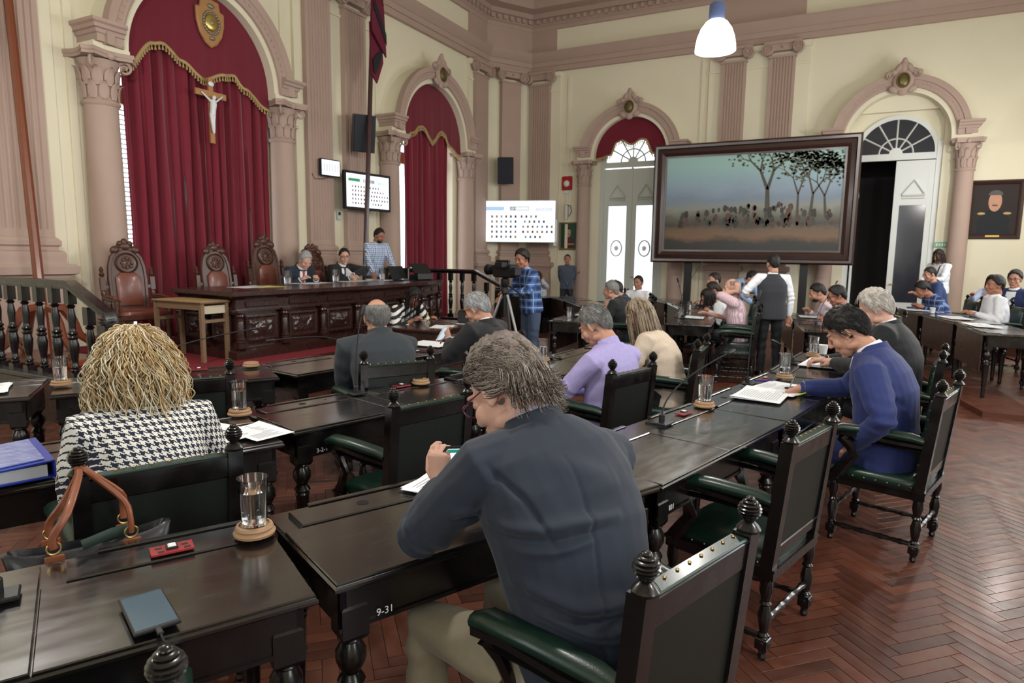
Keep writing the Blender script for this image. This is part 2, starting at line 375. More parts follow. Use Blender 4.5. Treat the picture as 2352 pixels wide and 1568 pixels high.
# ------------------------------------------------------------------ columns with leafy capitals
def leaf_mesh():
    rings = []
    for k in range(8):
        t = k/7; z = .26*t - .05*max(0, t-.75)*4*t; y = .02+.035*t**2+.1*max(0, t-.6); w = .052*(1-.55*t**2.2)*(.75+.5*math.sin(PI*min(1, t*1.15)))
        rings.append([(-w, y, z), (-w*.45, y+.018, z+.004), (0, y+.008, z), (w*.45, y+.018, z+.004), (w, y, z), (w*.5, y-.012, z), (-w*.5, y-.012, z)])
    return MB().loft(rings).mesh('acanthus_leaf', MAUVE, 60)
LEAF = leaf_mesh()
def column_proto():
    p = thing('column', 'x', 'column', group='round columns of the arches')
    MB().lathe([(.27, 0), (.27, .14), (.25, .16), (.27, .2), (.25, .24), (.225, .26), (.213, .3), (.213, 1.6), (.208, 2.4), (.196, 3.52)], 32).build('shaft', MAUVE, p, smooth=60)
    c = MB().lathe([(.196, 3.5), (.225, 3.53), (.228, 3.55), (.2, 3.57), (.19, 3.6), (.195, 3.85), (.22, 4.0), (.25, 4.06)], 28)
    q = []
    for k in range(4):
        a = k*PI/2
        for da, r in ((-.70, .4), (-.62, .42), (-.3, .29), (0, .27), (.3, .29), (.62, .42), (.70, .4)): q.append((r*math.cos(a+da), r*math.sin(a+da)))
    c.prism(q, 4.07, 4.11).prism([(x*1.04, y*1.04) for x, y in q], 4.11, 4.16)
    cap = c.build('capital', MAUVE, p, smooth=40)
    for row, (n, z, r, sc) in enumerate(((10, 3.58, .18, 1), (10, 3.74, .185, 1.05))):
        for k in range(n):
            a = 2*PI*(k+.5*row)/n
            if math.sin(a) < -.45: continue
            o = link('acanthus_leaf', LEAF, cap, (r*math.cos(a), r*math.sin(a), z), a-PI/2); o.scale = (sc,)*3
    for a in (PI/4, 3*PI/4):
        v = MB(); pts = []; rr = []
        for k in range(26):
            t = k/25; an = PI*.9-2*PI*1.6*t; r = .075*(1-t)**.8+.01
            pts.append((0, .3+r*math.cos(an), 4.0+r*math.sin(an))); rr.append(.02*(1-.4*t))
        v.tube(pts, rr, 6); v.xf(Matrix.Rotation(a-PI/2, 4, 'Z')); v.build('volute', MAUVE, cap)
    fl = MB().ell((0, .28, 4.1), (.05, .035, .05), 10, 6); fl.build('rosette', MAUVE, cap)
    return p
colp = column_proto(); H1, H3 = 1.51, 1.25
COLS = [((XW+.19, A1-H1, 0), RZL, 'round mauve column left of the big red curtain'), ((XW+.19, A1+H1, 0), RZL, 'round mauve column right of the big red curtain'),
    ((XW+.19, A2-H1, 0), RZL, 'round mauve column left of the narrow second curtain'), ((XW+.19, A2+H1, 0), RZL, 'round mauve column right of the narrow second curtain'),
    ((A3-H3, YW-.19, 0), RZB, 'round mauve column left of the white double doors'), ((A3+H3, YW-.19, 0), RZB, 'round mauve column hidden behind left end of the large painting'),
    ((A4-H3, YW-.19, 0), RZB, 'round mauve column hidden behind right end of the large painting'), ((A4+H3, YW-.19, 0), RZB, 'round mauve column between open white door and officer portrait')]
for i, (l, r, lab) in enumerate(COLS): put(colp, i == 0, l, r, lab, scale=None if l[0] < XW+1 else (.84, .84, 1))
# ------------------------------------------------------------------ arches
BRONZE = pm('old_bronze', S(112, 100, 66), .4, metal=.7, var=(20, .3))
def arc_ring(prof, zc, n=40, a0=0, a1=PI):
    return MB().loft([[(r*math.cos(a), y, zc+r*math.sin(a)) for r, y in prof] for a in [a0+(a1-a0)*k/n for k in range(n+1)]])
def arch(label, loc, rz, H, proj=.42, orn=True):
    p = thing('arch', label, 'arch', loc, rz, 'round arches'); zc = 4.24; ri = H-.3
    b = arc_ring([(ri, 0), (ri, proj-.05), (ri+.1, proj-.05), (ri+.1, proj-.02), (H+.02, proj-.02), (H+.02, 0)], zc)
    for s in (-1, 1): b.bb(s*ri, s*(H+.02), 0, proj-.03, 4.15, zc); b.bb(s*(H-.24), s*(H+.16), 0, proj-.04, 4.14, 4.27)
    b.build('cream_band', CREAM, p)
    b = arc_ring([(ri+.09, proj-.06), (ri+.09, proj), (ri+.12, proj+.015), (ri+.16, proj+.01), (ri+.22, proj+.02), (ri+.235, proj+.045), (ri+.3, proj+.05), (H+.04, proj+.06), (H+.04, proj-.08)], zc)
    b.build('archivolt', MAUVE, p, smooth=20)
    n = 46; bead = MB()
    for k in range(1, n):
        a = PI*k/n; r = ri+.185
        bead.box((r*math.cos(a), proj+.016, zc+r*math.sin(a)), (.05, .014, .035), rotm('Y', -math.degrees(a)))
    stuff(bead.build('carved_ornament', MAUVE, p, smooth=0))
    for s in (-1, 1):
        rings = []
        for e, z in ((0, 4.26), (0, 4.35), (.02, 4.36), (.03, 4.4), (.06, 4.41), (.07, 4.45), (.1, 4.47), (.1, 4.51)):
            xs = sorted((s*(ri+.1), s*(H+.14+e)))
            rings.append([(xs[0], 0, z), (xs[1], 0, z), (xs[1], proj+.02+e, z), (xs[0], proj+.02+e, z)])
        MB().loft(rings).build('impost', MAUVE, p, smooth=20)
    if orn:
        z0 = zc+H-.1; c = MB(); y = proj+.05
        c.ell((0, y, z0), (.2, .07, .24)); c.ell((0, y, z0+.3), (.09, .06, .13)); c.ell((0, y+.02, z0+.4), (.05, .04, .06))
        for s in (-1, 1):
            c.ell((s*.2, y, z0+.17), (.13, .06, .07), R=rotm('Y', s*25)); c.ell((s*.29, y+.02, z0+.14), (.06, .05, .06)); c.ell((s*.17, y, z0-.17), (.1, .05, .07), R=rotm('Y', s*-30))
            c.ell((s*.1, y+.02, z0+.26), (.06, .05, .1), R=rotm('Y', s*-30))
            pts, rr = spiral(.07, 1.6, z0+.12, y+.05, s*.24, s, .016); c.tube(pts, rr, 6)
        c.ell((0, y, z0-.22), (.1, .05, .08)); k = c.build('cartouche', MAUVE, p, smooth=60)
        MB().ell((0, y+.06, z0), (.1, .035, .13)).tube([(.11*math.cos(t*PI/10), y+.065, z0+.14*math.sin(t*PI/10)) for t in range(20)], .018, 6, close=True).build('medallion', BRONZE, k)
    return p
arch('tall round arch framing the big red curtain', (XW, A1, 0), RZL, H1)
arch('round arch with cartouche over the narrow second curtain', (XW, A2, 0), RZL, H1)
arch('round arch with cartouche over the white double doors', (A3, YW, 0), RZB, H3, .36)
arch('round arch with cartouche over the open doorway and fanlight', (A4, YW, 0), RZB, H3, .36)
# ------------------------------------------------------------------ windows behind the curtains
for n, a in ((1, A1), (2, A2)):
    b = MB(); x = XW-.3
    for s in (-1, 1): b.bb(x-.05, x+.05, a+s*1.2-s*.0, a+s*1.08, .42, 5.07); b.bb(x-.05, x+.06, a+s*.06, a, .42, 5.07)
    b.bb(x-.05, x+.05, a-1.2, a+1.2, 3.7, 3.95); b.bb(x-.05, x+.05, a-1.2, a+1.2, .42, .6); b.bb(x-.05, x+.05, a-1.2, a+1.2, 4.95, 5.07)
    wn = struct(b.build('window_%d' % n, HONEY, smooth=0))
    g = MB()
    for s in (-1, 1): g.bb(x-.006, x+.006, a+s*.06, a+s*1.1, .6, 3.7); g.bb(x-.006, x+.006, a+s*.06, a+s*1.1, 3.95, 4.95)
    gm = pm('window_glass', (1, 1, 1, 1), .0, trans=1, ior=1.02); g.build('pane', gm, wn, smooth=0)
    sm = MB().box((0, 0, 0), (.045, 1.0, .004), rotm('Y', 30)).mesh('blind_slat', WHITE, 0)
    if n == 1:
        for k in range(46): link('blind_slat', sm, wn, (x+.12, a-.58, 3.6-k*.065))
# ------------------------------------------------------------------ red curtains and valances
def curtain(label, y0, y1, zb, zt, folds, x0, seed, narrow=0, group='red velvet curtains'):
    rnd = random.Random(seed); nz, nu = 36, folds*10
    ph = [rnd.uniform(-.5, .5) for _ in range(folds+2)]; am = [rnd.uniform(.6, 1.25) for _ in range(folds+2)]
    V = []; F = []
    for side in (0, 1):
        for i in range(nz+1):
            t = i/nz; z = zb+(zt-zb)*t
            for j in range(nu+1):
                u = j/nu; k = u*folds; q = int(min(folds, k)); fr = k-q
                a = am[q]*(1-fr)+am[q+1]*fr; p_ = ph[q]*(1-fr)+ph[q+1]*fr
                wob = .12*math.sin(3*t*2+q)*(1-t)
                x = x0+.065*a*math.cos(2*PI*k+2.2*p_+wob)*(.7+.4*(1-t))+.03*math.cos(3.3*PI*k+2.3*p_+t*3)*a+.014*math.cos(7.7*PI*k+t*5*p_)-side*.008
                yy = y0+(y1-y0)*u + .022*math.sin(2*PI*k*2+2*p_)*(.6+.4*(1-t)); c = (y0+y1)/2
                yy = c+(yy-c)*(1-narrow*(1-t)**.7)
                V.append((x, yy, z))
    n1 = (nz+1)*(nu+1)
    for i in range(nz):
        for j in range(nu):
            a = i*(nu+1)+j; F.append((a, a+1, a+nu+2, a+nu+1)); a += n1; F.append((a+nu+1, a+nu+2, a+1, a))
    for i in range(nz):
        for j in (0, nu):
            a = i*(nu+1)+j; F.append((a, a+nu+1, a+nu+1+n1, a+n1))
    for j in range(nu):
        a = j; F.append((a+1, a, a+n1, a+n1+1)); a = nz*(nu+1)+j; F.append((a, a+1, a+1+n1, a+n1))
    o = MB().add(V, F).build('curtain', VELVET, smooth=180); tag(o, label, 'curtain', group); return o
xc = XW+.11
curtain('left half of the big red velvet curtain behind the crucifix', A1-1.17, A1+.1, .43, 4.85, 7, xc, 1)
curtain('right half of the big red velvet curtain', A1+.02, A1+1.2, .43, 4.85, 7, xc+.015, 5)
curtain('narrow red velvet curtain hanging in the second arch', A2-.98, A2+.72, .02, 4.85, 8, xc+.02, 9, narrow=.05)
def valance(label, loc, rz, R, yoff, pts, zc=4.24):
    v = thing('valance', label, 'valance', loc, rz, 'red valances'); n = 60
    def low(u):
        for (a, za), (b_, zb) in zip(pts, pts[1:]):
            if a <= u <= b_:
                t = (u-a)/(b_-a); t = t*t*(3-2*t); return za+(zb-za)*t
        return pts[-1][1]
    rings = []; edge = []
    for k in range(n+1):
        x = -R+2*R*k/n; u = x/R; top = zc+math.sqrt(max(0, R*R-x*x)); lo = min(low(u), top-.02)
        w = .012*math.sin(x*14)+.006*math.sin(x*31)
        rings.append([(x, yoff+w, lo), (x, yoff+.006, (lo+top)/2), (x, yoff, top), (x, yoff-.012, top), (x, yoff-.012+w, lo)])
        edge.append(Vector((x, yoff+w+.008, lo)))
    MB().loft(rings).build('cloth', VELVET2, v, smooth=60)
    MB().tube(edge, .017, 6, flat=(1.4, .7)).build('gold_braid', GOLD, v)
    f = MB(); L = 0; step = .052; nxt = 0
    for a, b_ in zip(edge, edge[1:]):
        d = (b_-a).length
        while nxt <= L+d:
            p = a.lerp(b_, (nxt-L)/d); f.lathe([(.004, 0), (.011, -.02), (.008, -.03), (.017, -.07), (.014, -.078)], 6, (p.x, p.y, p.z-.01)); nxt += step
        L += d
    stuff(f.build('tassel_fringe', GOLD, v))
VP = [(-1, 4.05), (-.62, 4.5), (-.52, 4.53), (-.28, 4.38), (0, 4.2), (.3, 4.34), (.45, 4.38), (.6, 4.22), (1, 3.98)]
valance('big red valance with gold fringe and the wooden shield', (XW, A1, 0), RZL, H1-.29, .22, [(-a, z) for a, z in VP][::-1])
valance('red valance with gold fringe over the narrow curtain', (XW, A2, 0), RZL, H1-.29, .22, [(-1, 4.05), (-.62, 4.2), (-.4, 4.48), (-.3, 4.5), (0, 4.22), (.3, 4.5), (.42, 4.46), (.6, 4.3), (1, 4.05)])
valance('plain red valance above the white double doors', (A3, YW, 0), RZB, H3-.29, .16, [(-1, 4.2), (-.6, 4.27), (-.38, 4.62), (-.28, 4.64), (0, 4.52), (.28, 4.64), (.4, 4.6), (.58, 4.28), (1, 4.2)])
# shield emblem
sh = thing('shield_emblem', 'carved wooden shield with round gold emblem on the red valance', 'emblem', (XW+.25, A1+.13, 0), RZL)
P = [(-.24, 5.2), (-.17, 5.22), (-.15, 5.34), (0, 5.36), (.15, 5.34), (.17, 5.22), (.24, 5.2), (.235, 5.02), (.19, 4.86), (.1, 4.73), (0, 4.67), (-.1, 4.73), (-.19, 4.86), (-.235, 5.02)]
OAKL = pm('pale_oak', S(170, 124, 78), .45, var=(14, .2), coat=.2)
MB().loft([[(x*s, y, 5.0+(z-5.0)*s) for x, z in P] for s, y in ((1, 0), (1, .025), (.93, .04))]).build('shield_board', OAKL, sh, smooth=30)
MB().ell((0, .04, 5.02), (.11, .03, .125), 24, 8).build('gold_disc', pm('polished_gold', S(190, 166, 96), .3, metal=.85), sh, smooth=60)
k = MB()
for i in range(22):
    a = 2*PI*i/22; k.ell((.135*math.cos(a), .05, 5.02+.155*math.sin(a)), (.022, .016, .026), 8, 5, rotm('Y', -math.degrees(a)))
k.ell((0, .05, 5.25), (.06, .02, .035)); k.ell((0, .06, 5.02), (.035, .02, .04)); k.ell((0, .05, 4.8), (.05, .02, .03))
stuff(k.build('laurel_wreath', pm('dull_silver', S(140, 134, 120), .45, metal=.6), sh, smooth=60))
# crucifix
cx = thing('crucifix', 'wooden crucifix with white figure hanging on the red curtain', 'crucifix', (XW+.3, A1+.04, 0), RZL)
MB().bb(-.038, .038, 0, .03, 3.28, 4.22, bev=.005).build('upright_beam', OAKL, cx, smooth=0)
MB().bb(-.26, .26, .002, .032, 3.94, 4.03, bev=.005).build('cross_beam', OAKL, cx, smooth=0)
MB().ell((0, .04, 4.13), (.05, .012, .035)).build('scroll', pm('porcelain_white', S(224, 226, 230), .35), cx)
f = MB(); f.ell((-.005, .085, 3.93), (.028, .03, .035)); f.tube([(0, .07, 3.9), (.005, .075, 3.84), (.012, .07, 3.76), (.02, .065, 3.68)], [.03, .05, .042, .045], 10)
for s in (-1, 1):
    f.tube([(s*.03, .07, 3.87), (s*.11, .06, 3.93), (s*.18, .05, 3.985)], [.017, .013, .01], 8); f.tube([(.02+s*.02, .065, 3.69), (.045+s*.012, .1, 3.58), (.015+s*.01, .07, 3.47), (.01, .07, 3.42)], [.03, .024, .016, .014], 8)
f.build('figure', MATS['porcelain_white'], cx, smooth=60)
# ------------------------------------------------------------------ white double doors (arch 3) and open doorway (arch 4)
FROST = pm('frosted_glass', S(246, 248, 250), .35, trans=.75, ior=1.2)
t_ = FROST.node_tree
def fan(parent, x0, z0, R, y, m, glass, spokes=6, ch=.05):
    b = arc_ring([(R, y-.03), (R, y+.04), (R+.09, y+.04), (R+.09, y-.03)], z0, 28); b.bb(-R-.09, R+.09, y-.04, y+.05, z0-.14, z0)
    rr = R*.45
    for k in range(1, spokes):
        a = PI*k/spokes; b.tube([(.12*math.cos(a), y, z0+.12*math.sin(a)), (R*math.cos(a), y, z0+R*math.sin(a))], .018, 4)
    b.tube([(rr*math.cos(PI*k/20), y, z0+rr*math.sin(PI*k/20)) for k in range(21)], .018, 4)
    b.lathe([(.13, -.02), (.13, .03)], 16, (0, y, z0), rotm('X', 90)); f = b.build('fanlight', m, parent)
    for k in range(spokes):
        a0, a1 = PI*k/spokes, PI*(k+1)/spokes
        q = [(.0, z0)]+[(R*math.cos(a0+(a1-a0)*j/5), z0+R*math.sin(a0+(a1-a0)*j/5)) for j in range(6)]
        g = MB(); n = len(q); g.add([(x, y-.006, z) for x, z in q]+[(x, y+.002, z) for x, z in q], [tuple(range(n-1, -1, -1)), tuple(range(n, 2*n))]+[(i, (i+1) % n, n+(i+1) % n, n+i) for i in range(n)])
        g.build('pane', glass, f, smooth=0)
    return f
def door_leaf(parent, w, h, m, glass, hand=True, etched=True):
    b = MB(); t = .025
    for s in (-1, 1): b.bb(s*w/2, s*(w/2-.12), -t, t, 0, h)
    b.bb(-w/2+.12, w/2-.12, -t+.003, t-.003, 0, .75); b.bb(-w/2+.12, w/2-.12, -t+.003, t-.003, h-.95, h); b.bb(-w/2+.08, w/2-.08, -t-.012, t+.012, .2, .6, bev=.01)
    d = b.build('leaf', m, parent, smooth=0)
    p = MB(); q = w/2-.16
    for y in (-t-.02, t+.02):
        p.tube([(-q, y, h-.72), (0, y, h-.42), (q, y, h-.72)], .022, 4); p.tube([(-q, y, h-.74), (q, y, h-.74)], .025, 4); p.tube([(-q, y, h-.8), (q, y, h-.8)], .012, 4)
    p.build('pediment_moulding', m, d, smooth=0)
    MB().bb(-w/2+.11, w/2-.11, -.004, .004, .74, h-.94).build('pane', glass, d, smooth=0)
    if etched:
        e = MB(); rr = w*.2; zc = 1.9
        e.tube([(rr*math.cos(a*PI/14), .008, zc+rr*1.35*math.sin(a*PI/14)) for a in range(28)], .022, 5, close=True)
        st = []
        for k in range(16):
            r = rr*(.62 if k % 2 == 0 else .3); st.append((r*math.cos(k*PI/8+.2), r*1.2*math.sin(k*PI/8+.2)+zc))
        n = 16; e.add([(x, .006, z) for x, z in st]+[(x, .012, z) for x, z in st], [tuple(range(n-1, -1, -1)), tuple(range(n, 2*n))]+[(i, (i+1) % n, n+(i+1) % n, n+i) for i in range(n)])
        e.build('etched_star', pm('etched_white', S(250, 250, 250), .6), d)
    if hand: MB().tube([(w/2-.06, .03, 1.15), (w/2-.06, .07, 1.15), (w/2-.14, .07, 1.15)], .012, 6).build('handle', BRASS, d)
    return d
d1 = struct(bpy.data.objects.new('door_1', None)); COL.objects.link(d1); d1.location = (A3, YW+.05, 0); d1.rotation_euler = (0, 0, RZB)
b = MB()
for s in (-1, 1): b.bb(s*.86, s*.76, -.12, .06, 0, 4.2)
b.build('frame', GREYW, d1, smooth=0); fan(d1, 0, 4.12, .72, .0, GREYW, FROST)
for s in (-1, 1):
    e = bpy.data.objects.new('door_panel', None); COL.objects.link(e); e.parent = d1; e.location = (s*.38, 0, 0)
    d = door_leaf(e, .74, 3.95, GREYW, FROST, s < 0)
struct(MB().bb(-.02, .02, -.03, .045, 0, 3.97).build('door_post', GREYW, d1, smooth=0))
DGL = pm('dark_glass', S(50, 52, 60), .12, spec=.6)
d2 = struct(bpy.data.objects.new('door_2', None)); COL.objects.link(d2); d2.location = (A4, YW+.12, 0); d2.rotation_euler = (0, 0, RZB)
b = MB()
for s in (-1, 1): b.bb(s*.86, s*.76, -.18, .06, 0, 4.2)
b.build('frame', WHITE, d2, smooth=0); fan(d2, 0, 3.98, .72, .0, WHITE, DGL)
e = bpy.data.objects.new('door_panel', None); COL.objects.link(e); e.parent = d2; e.location = (-.4, 0.02, 0); e.rotation_euler = (0, 0, 0)
door_leaf(e, .74, 3.82, WHITE, DGL, True, False)
e = bpy.data.objects.new('door_panel', None); COL.objects.link(e); e.parent = d2; e.location = (.73, -.42, 0); e.rotation_euler = (0, 0, PI/2+.1)
door_leaf(e, .74, 3.82, WHITE, DGL, False, False)
for q, nm in ((d1, CREAM), (d2, CREAM)): arc_ring([(.8, -.22), (.8, -.02), (1.22, -.02), (1.22, -.22)], 4.06 if q is d1 else 3.98, 30).build('tympanum', CREAM, q)
# dark anteroom beyond the open doorway
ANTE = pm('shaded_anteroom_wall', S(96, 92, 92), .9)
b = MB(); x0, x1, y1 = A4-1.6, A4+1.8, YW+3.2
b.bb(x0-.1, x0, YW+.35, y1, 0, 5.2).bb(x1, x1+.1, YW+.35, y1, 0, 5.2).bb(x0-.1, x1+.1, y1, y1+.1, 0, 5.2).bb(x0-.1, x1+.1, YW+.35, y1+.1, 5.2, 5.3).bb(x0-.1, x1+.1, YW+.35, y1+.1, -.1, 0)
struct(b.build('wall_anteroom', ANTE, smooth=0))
# ------------------------------------------------------------------ framed pictures
FRAME = pm('dark_mahogany_frame', S(54, 32, 28), .35, coat=.3, var=(14, .3), bump=(60, .2, .003))
def frame_bars(w, h, z0, t, prof, m, parent, name='frame'):
    C4 = [(-w/2, z0), (w/2, z0), (w/2, z0+h), (-w/2, z0+h)]; rings = []
    for i, (x, z) in enumerate(C4):
        sx = 1 if x > 0 else -1; sz = 1 if z > z0 else -1
        rings.append([(x-sx*d, y, z-sz*d) for d, y in prof])
    return MB().loft(rings, False, True).build(name, m, parent, smooth=20)
def land_mat():
    m, t, b = nt('landscape_canvas'); L = t.links; tc = N(t, 'ShaderNodeTexCoord'); sp = N(t, 'ShaderNodeSeparateXYZ'); L.new(tc.outputs['Generated'], sp.inputs[0])
    n1 = N(t, 'ShaderNodeTexNoise'); n1.inputs['Scale'].default_value = 5; n1.inputs['Detail'].default_value = 8; L.new(tc.outputs['Generated'], n1.inputs[0])
    n2 = N(t, 'ShaderNodeTexNoise'); n2.inputs['Scale'].default_value = 26; n2.inputs['Detail'].default_value = 6; L.new(tc.outputs['Generated'], n2.inputs[0])
    a = N(t, 'ShaderNodeMath', operation='MULTIPLY_ADD'); L.new(n1.outputs[0], a.inputs[0]); a.inputs[1].default_value = .16; L.new(sp.outputs[2], a.inputs[2])
    a2 = N(t, 'ShaderNodeMath', operation='MULTIPLY_ADD'); L.new(n2.outputs[0], a2.inputs[0]); a2.inputs[1].default_value = .06; L.new(a.outputs[0], a2.inputs[2])
    r = N(t, 'ShaderNodeValToRGB'); L.new(a2.outputs[0], r.inputs[0]); e = r.color_ramp.elements
    e[0].position = .08; e[0].color = S(38, 38, 34); e[1].position = 1.05; e[1].color = S(150, 186, 182)
    for pos, c in ((.2, S(46, 44, 38)), (.27, S(120, 88, 64)), (.33, S(104, 84, 62)), (.38, S(62, 58, 48)), (.46, S(92, 88, 76)), (.56, S(134, 136, 126)), (.64, S(118, 134, 152)), (.74, S(134, 152, 170)), (.85, S(140, 168, 180))):
        k = e.new(min(.99, pos)); k.color = c
    L.new(r.outputs[0], b.inputs['Base Color']); b.inputs['Roughness'].default_value = .4
    bp = N(t, 'ShaderNodeBump'); bp.inputs['Strength'].default_value = .25; L.new(n2.outputs[0], bp.inputs['Height']); L.new(bp.outputs[0], b.inputs['Normal']); return m
pt = thing('landscape_painting', 'huge framed landscape painting with trees standing on dark posts', 'painting', (-2.15, 15.36, 0), RZB)
PFR = [(0, -.06), (0, .05), (.04, .09), (.09, .08), (.11, .04), (.19, .06), (.23, .045), (.26, .02), (.3, .015), (.3, -.06)]
frame_bars(4.28, 2.68, 1.56, 0, PFR, FRAME, pt)
MB().bb(-1.88, 1.88, -.04, .0, 1.84, 3.98).build('canvas', land_mat(), pt, smooth=0)
PT = [pm('paint_%s' % n, c, .45, var=(9, .35), bump=(40, .3, .003)) for n, c in (('bark', S(72, 68, 58)), ('leaf', S(78, 84, 66)), ('dusk', S(50, 46, 42)), ('umber', S(88, 62, 50)), ('ochre', S(120, 104, 82)), ('olive', S(60, 62, 52)))]
def tree_paint(x, h, w, lean, dens, seed):
    rd = random.Random(seed); g = MB(); f = MB()
    def br(p, d, L, r, n):
        q = (p[0]+d[0]*L, p[1]+d[1]*L); px, pz = -d[1], d[0]
        g.add([(p[0]-px*r, .003, p[1]-pz*r), (p[0]+px*r, .003, p[1]+pz*r), (q[0]+px*r*.65, .003, q[1]+pz*r*.65), (q[0]-px*r*.65, .003, q[1]-pz*r*.65)], [(0, 1, 2, 3)])
        if n == 0 or q[1] > 3.9:
            for _ in range(dens):
                a, c = q[0]+rd.gauss(0, .16), q[1]+rd.gauss(0, .1)
                if abs(a) < 1.85 and c < 3.96: f.add([(a+.03*math.cos(k*1.2), .005, c+.022*math.sin(k*1.2)) for k in range(5)], [(0, 1, 2, 3, 4)])
            return
        for s in (-1, 1):
            an = math.atan2(d[1], d[0])+s*rd.uniform(.25, .6); br(q, (math.cos(an), math.sin(an)), L*rd.uniform(.55, .8), r*.6, n-1)
    br((x, 2.55), (lean, 1), h, w, 4)
    g.v = [(max(-1.87, min(1.87, a)), b_, min(3.97, c)) for a, b_, c in g.v]
    g.build('painted_trunk', PT[0], pt, smooth=0); stuff(f.build('painted_leaves', PT[1], pt, smooth=0))
tree_paint(-.4, .62, .06, .05, 7, 3); tree_paint(-1.25, .5, .035, -.06, 16, 8); tree_paint(-1.55, .45, .03, .1, 16, 12); tree_paint(-1.0, .5, .03, .02, 14, 21)
rd = random.Random(4); bl = [MB() for _ in range(3)]
for k in range(240):
    x = rd.uniform(-1.8, 1.5); dens = .5+.5*math.sin(x*2+2)
    if rd.random() > dens+.25: continue
    z = 2.42+rd.random()**1.5*.42*(.6+.5*dens); r = rd.uniform(.03, .075)
    bl[k % 3].add([(x+r*.7*math.cos(j*PI/4), .004+.0006*(k % 4), z+r*1.2*math.sin(j*PI/4)) for j in range(8)], [tuple(range(8))])
for q, i, nm in zip(bl, (2, 3, 5), ('painted_shrubs', 'painted_heather', 'painted_thicket')): stuff(q.build(nm, PT[i], pt, smooth=0))
for x in (-1.2, 1.28):
    MB().bb(x-.08, x+.08, -.14, -.05, 0, 1.62, bev=.01).bb(x-.09, x+.09, -.35, .1, 0, .06, bev=.01).build('post', PLASTB, pt, smooth=0)
def portrait(label, loc, rz, w, h, z0, back, cloth, skin, fm, sx=0, kind='portrait'):
    p = thing('portrait_painting', label, 'picture', loc, rz)
    k = w*.1; frame_bars(w, h, z0, 0, [(0, 0), (0, .03), (k*.3, .06), (k*.7, .045), (k, .02), (k, 0)], fm, p)
    MB().bb(-w/2+k, w/2-k, 0, .014, z0+k, z0+h-k).build('canvas', back, p, smooth=0)
    u = w-2*k; v = h-2*k; zz = z0+k; c = sx*u
    def flat(pts, y): n = len(pts); return MB().add([(a, y, q) for a, q in pts], [tuple(range(n))])
    flat([(c-u*.36, zz), (c-u*.36, zz+v*.3), (c-u*.2, zz+v*.46), (c-u*.06, zz+v*.52), (c+u*.06, zz+v*.52), (c+u*.2, zz+v*.46), (c+u*.36, zz+v*.3), (c+u*.36, zz)][::-1], .016).build('painted_coat', cloth, p, smooth=0)
    flat([(c+u*.15*math.cos(-a*PI/10), zz+v*.66+v*.2*math.sin(-a*PI/10)) for a in range(20)], .018).build('painted_face', skin, p, smooth=0)
    flat([(c+u*.165*math.cos(-a*PI/10), zz+v*.79+v*.1*math.sin(-a*PI/10)) for a in range(10, 21)], .019).build('painted_hair', PT[2], p, smooth=0)
    flat([(c-u*.07, zz+v*.57), (c+u*.07, zz+v*.57), (c+u*.05, zz+v*.6), (c-u*.05, zz+v*.6)][::-1], .0195).build('painted_moustache', PT[2], p, smooth=0)
    return p
pp = portrait('dark framed portrait of a man in uniform on right wall', (2.49, YW, 0), RZB, .95, 1.2, 2.14, pm('paint_dark_brown', S(40, 29, 27), .7, var=(3, .35)), pm('paint_navy', S(22, 24, 32), .7, var=(6, .3)), pm('paint_flesh', S(186, 134, 104), .5, var=(9, .2)), FRAME)
MB().bb(-.12, .12, .05, .07, 2.18, 2.215).build('nameplate', BRASS, pp, smooth=0)
for s in (-1, 1): MB().ell((s*.22, .02, 2.66), (.07, .01, .03)).build('painted_epaulette', GOLD, pp)
pq = portrait('small green framed picture beside the standing guard', (-6.985, YW, 0), RZB, .55, .75, 1.84, pm('paint_green', S(48, 84, 66), .5, var=(3, .4)), pm('paint_maroon', S(96, 44, 54), .5, var=(6, .3)), pm('paint_flesh2', S(196, 150, 128), .5), pm('olive_gilt', S(126, 112, 72), .5))
MB().bb(-.18, .12, .016, .02, 1.98, 2.02).build('painted_book', pm('paint_ochre2', S(170, 150, 90), .6), pq, smooth=0)
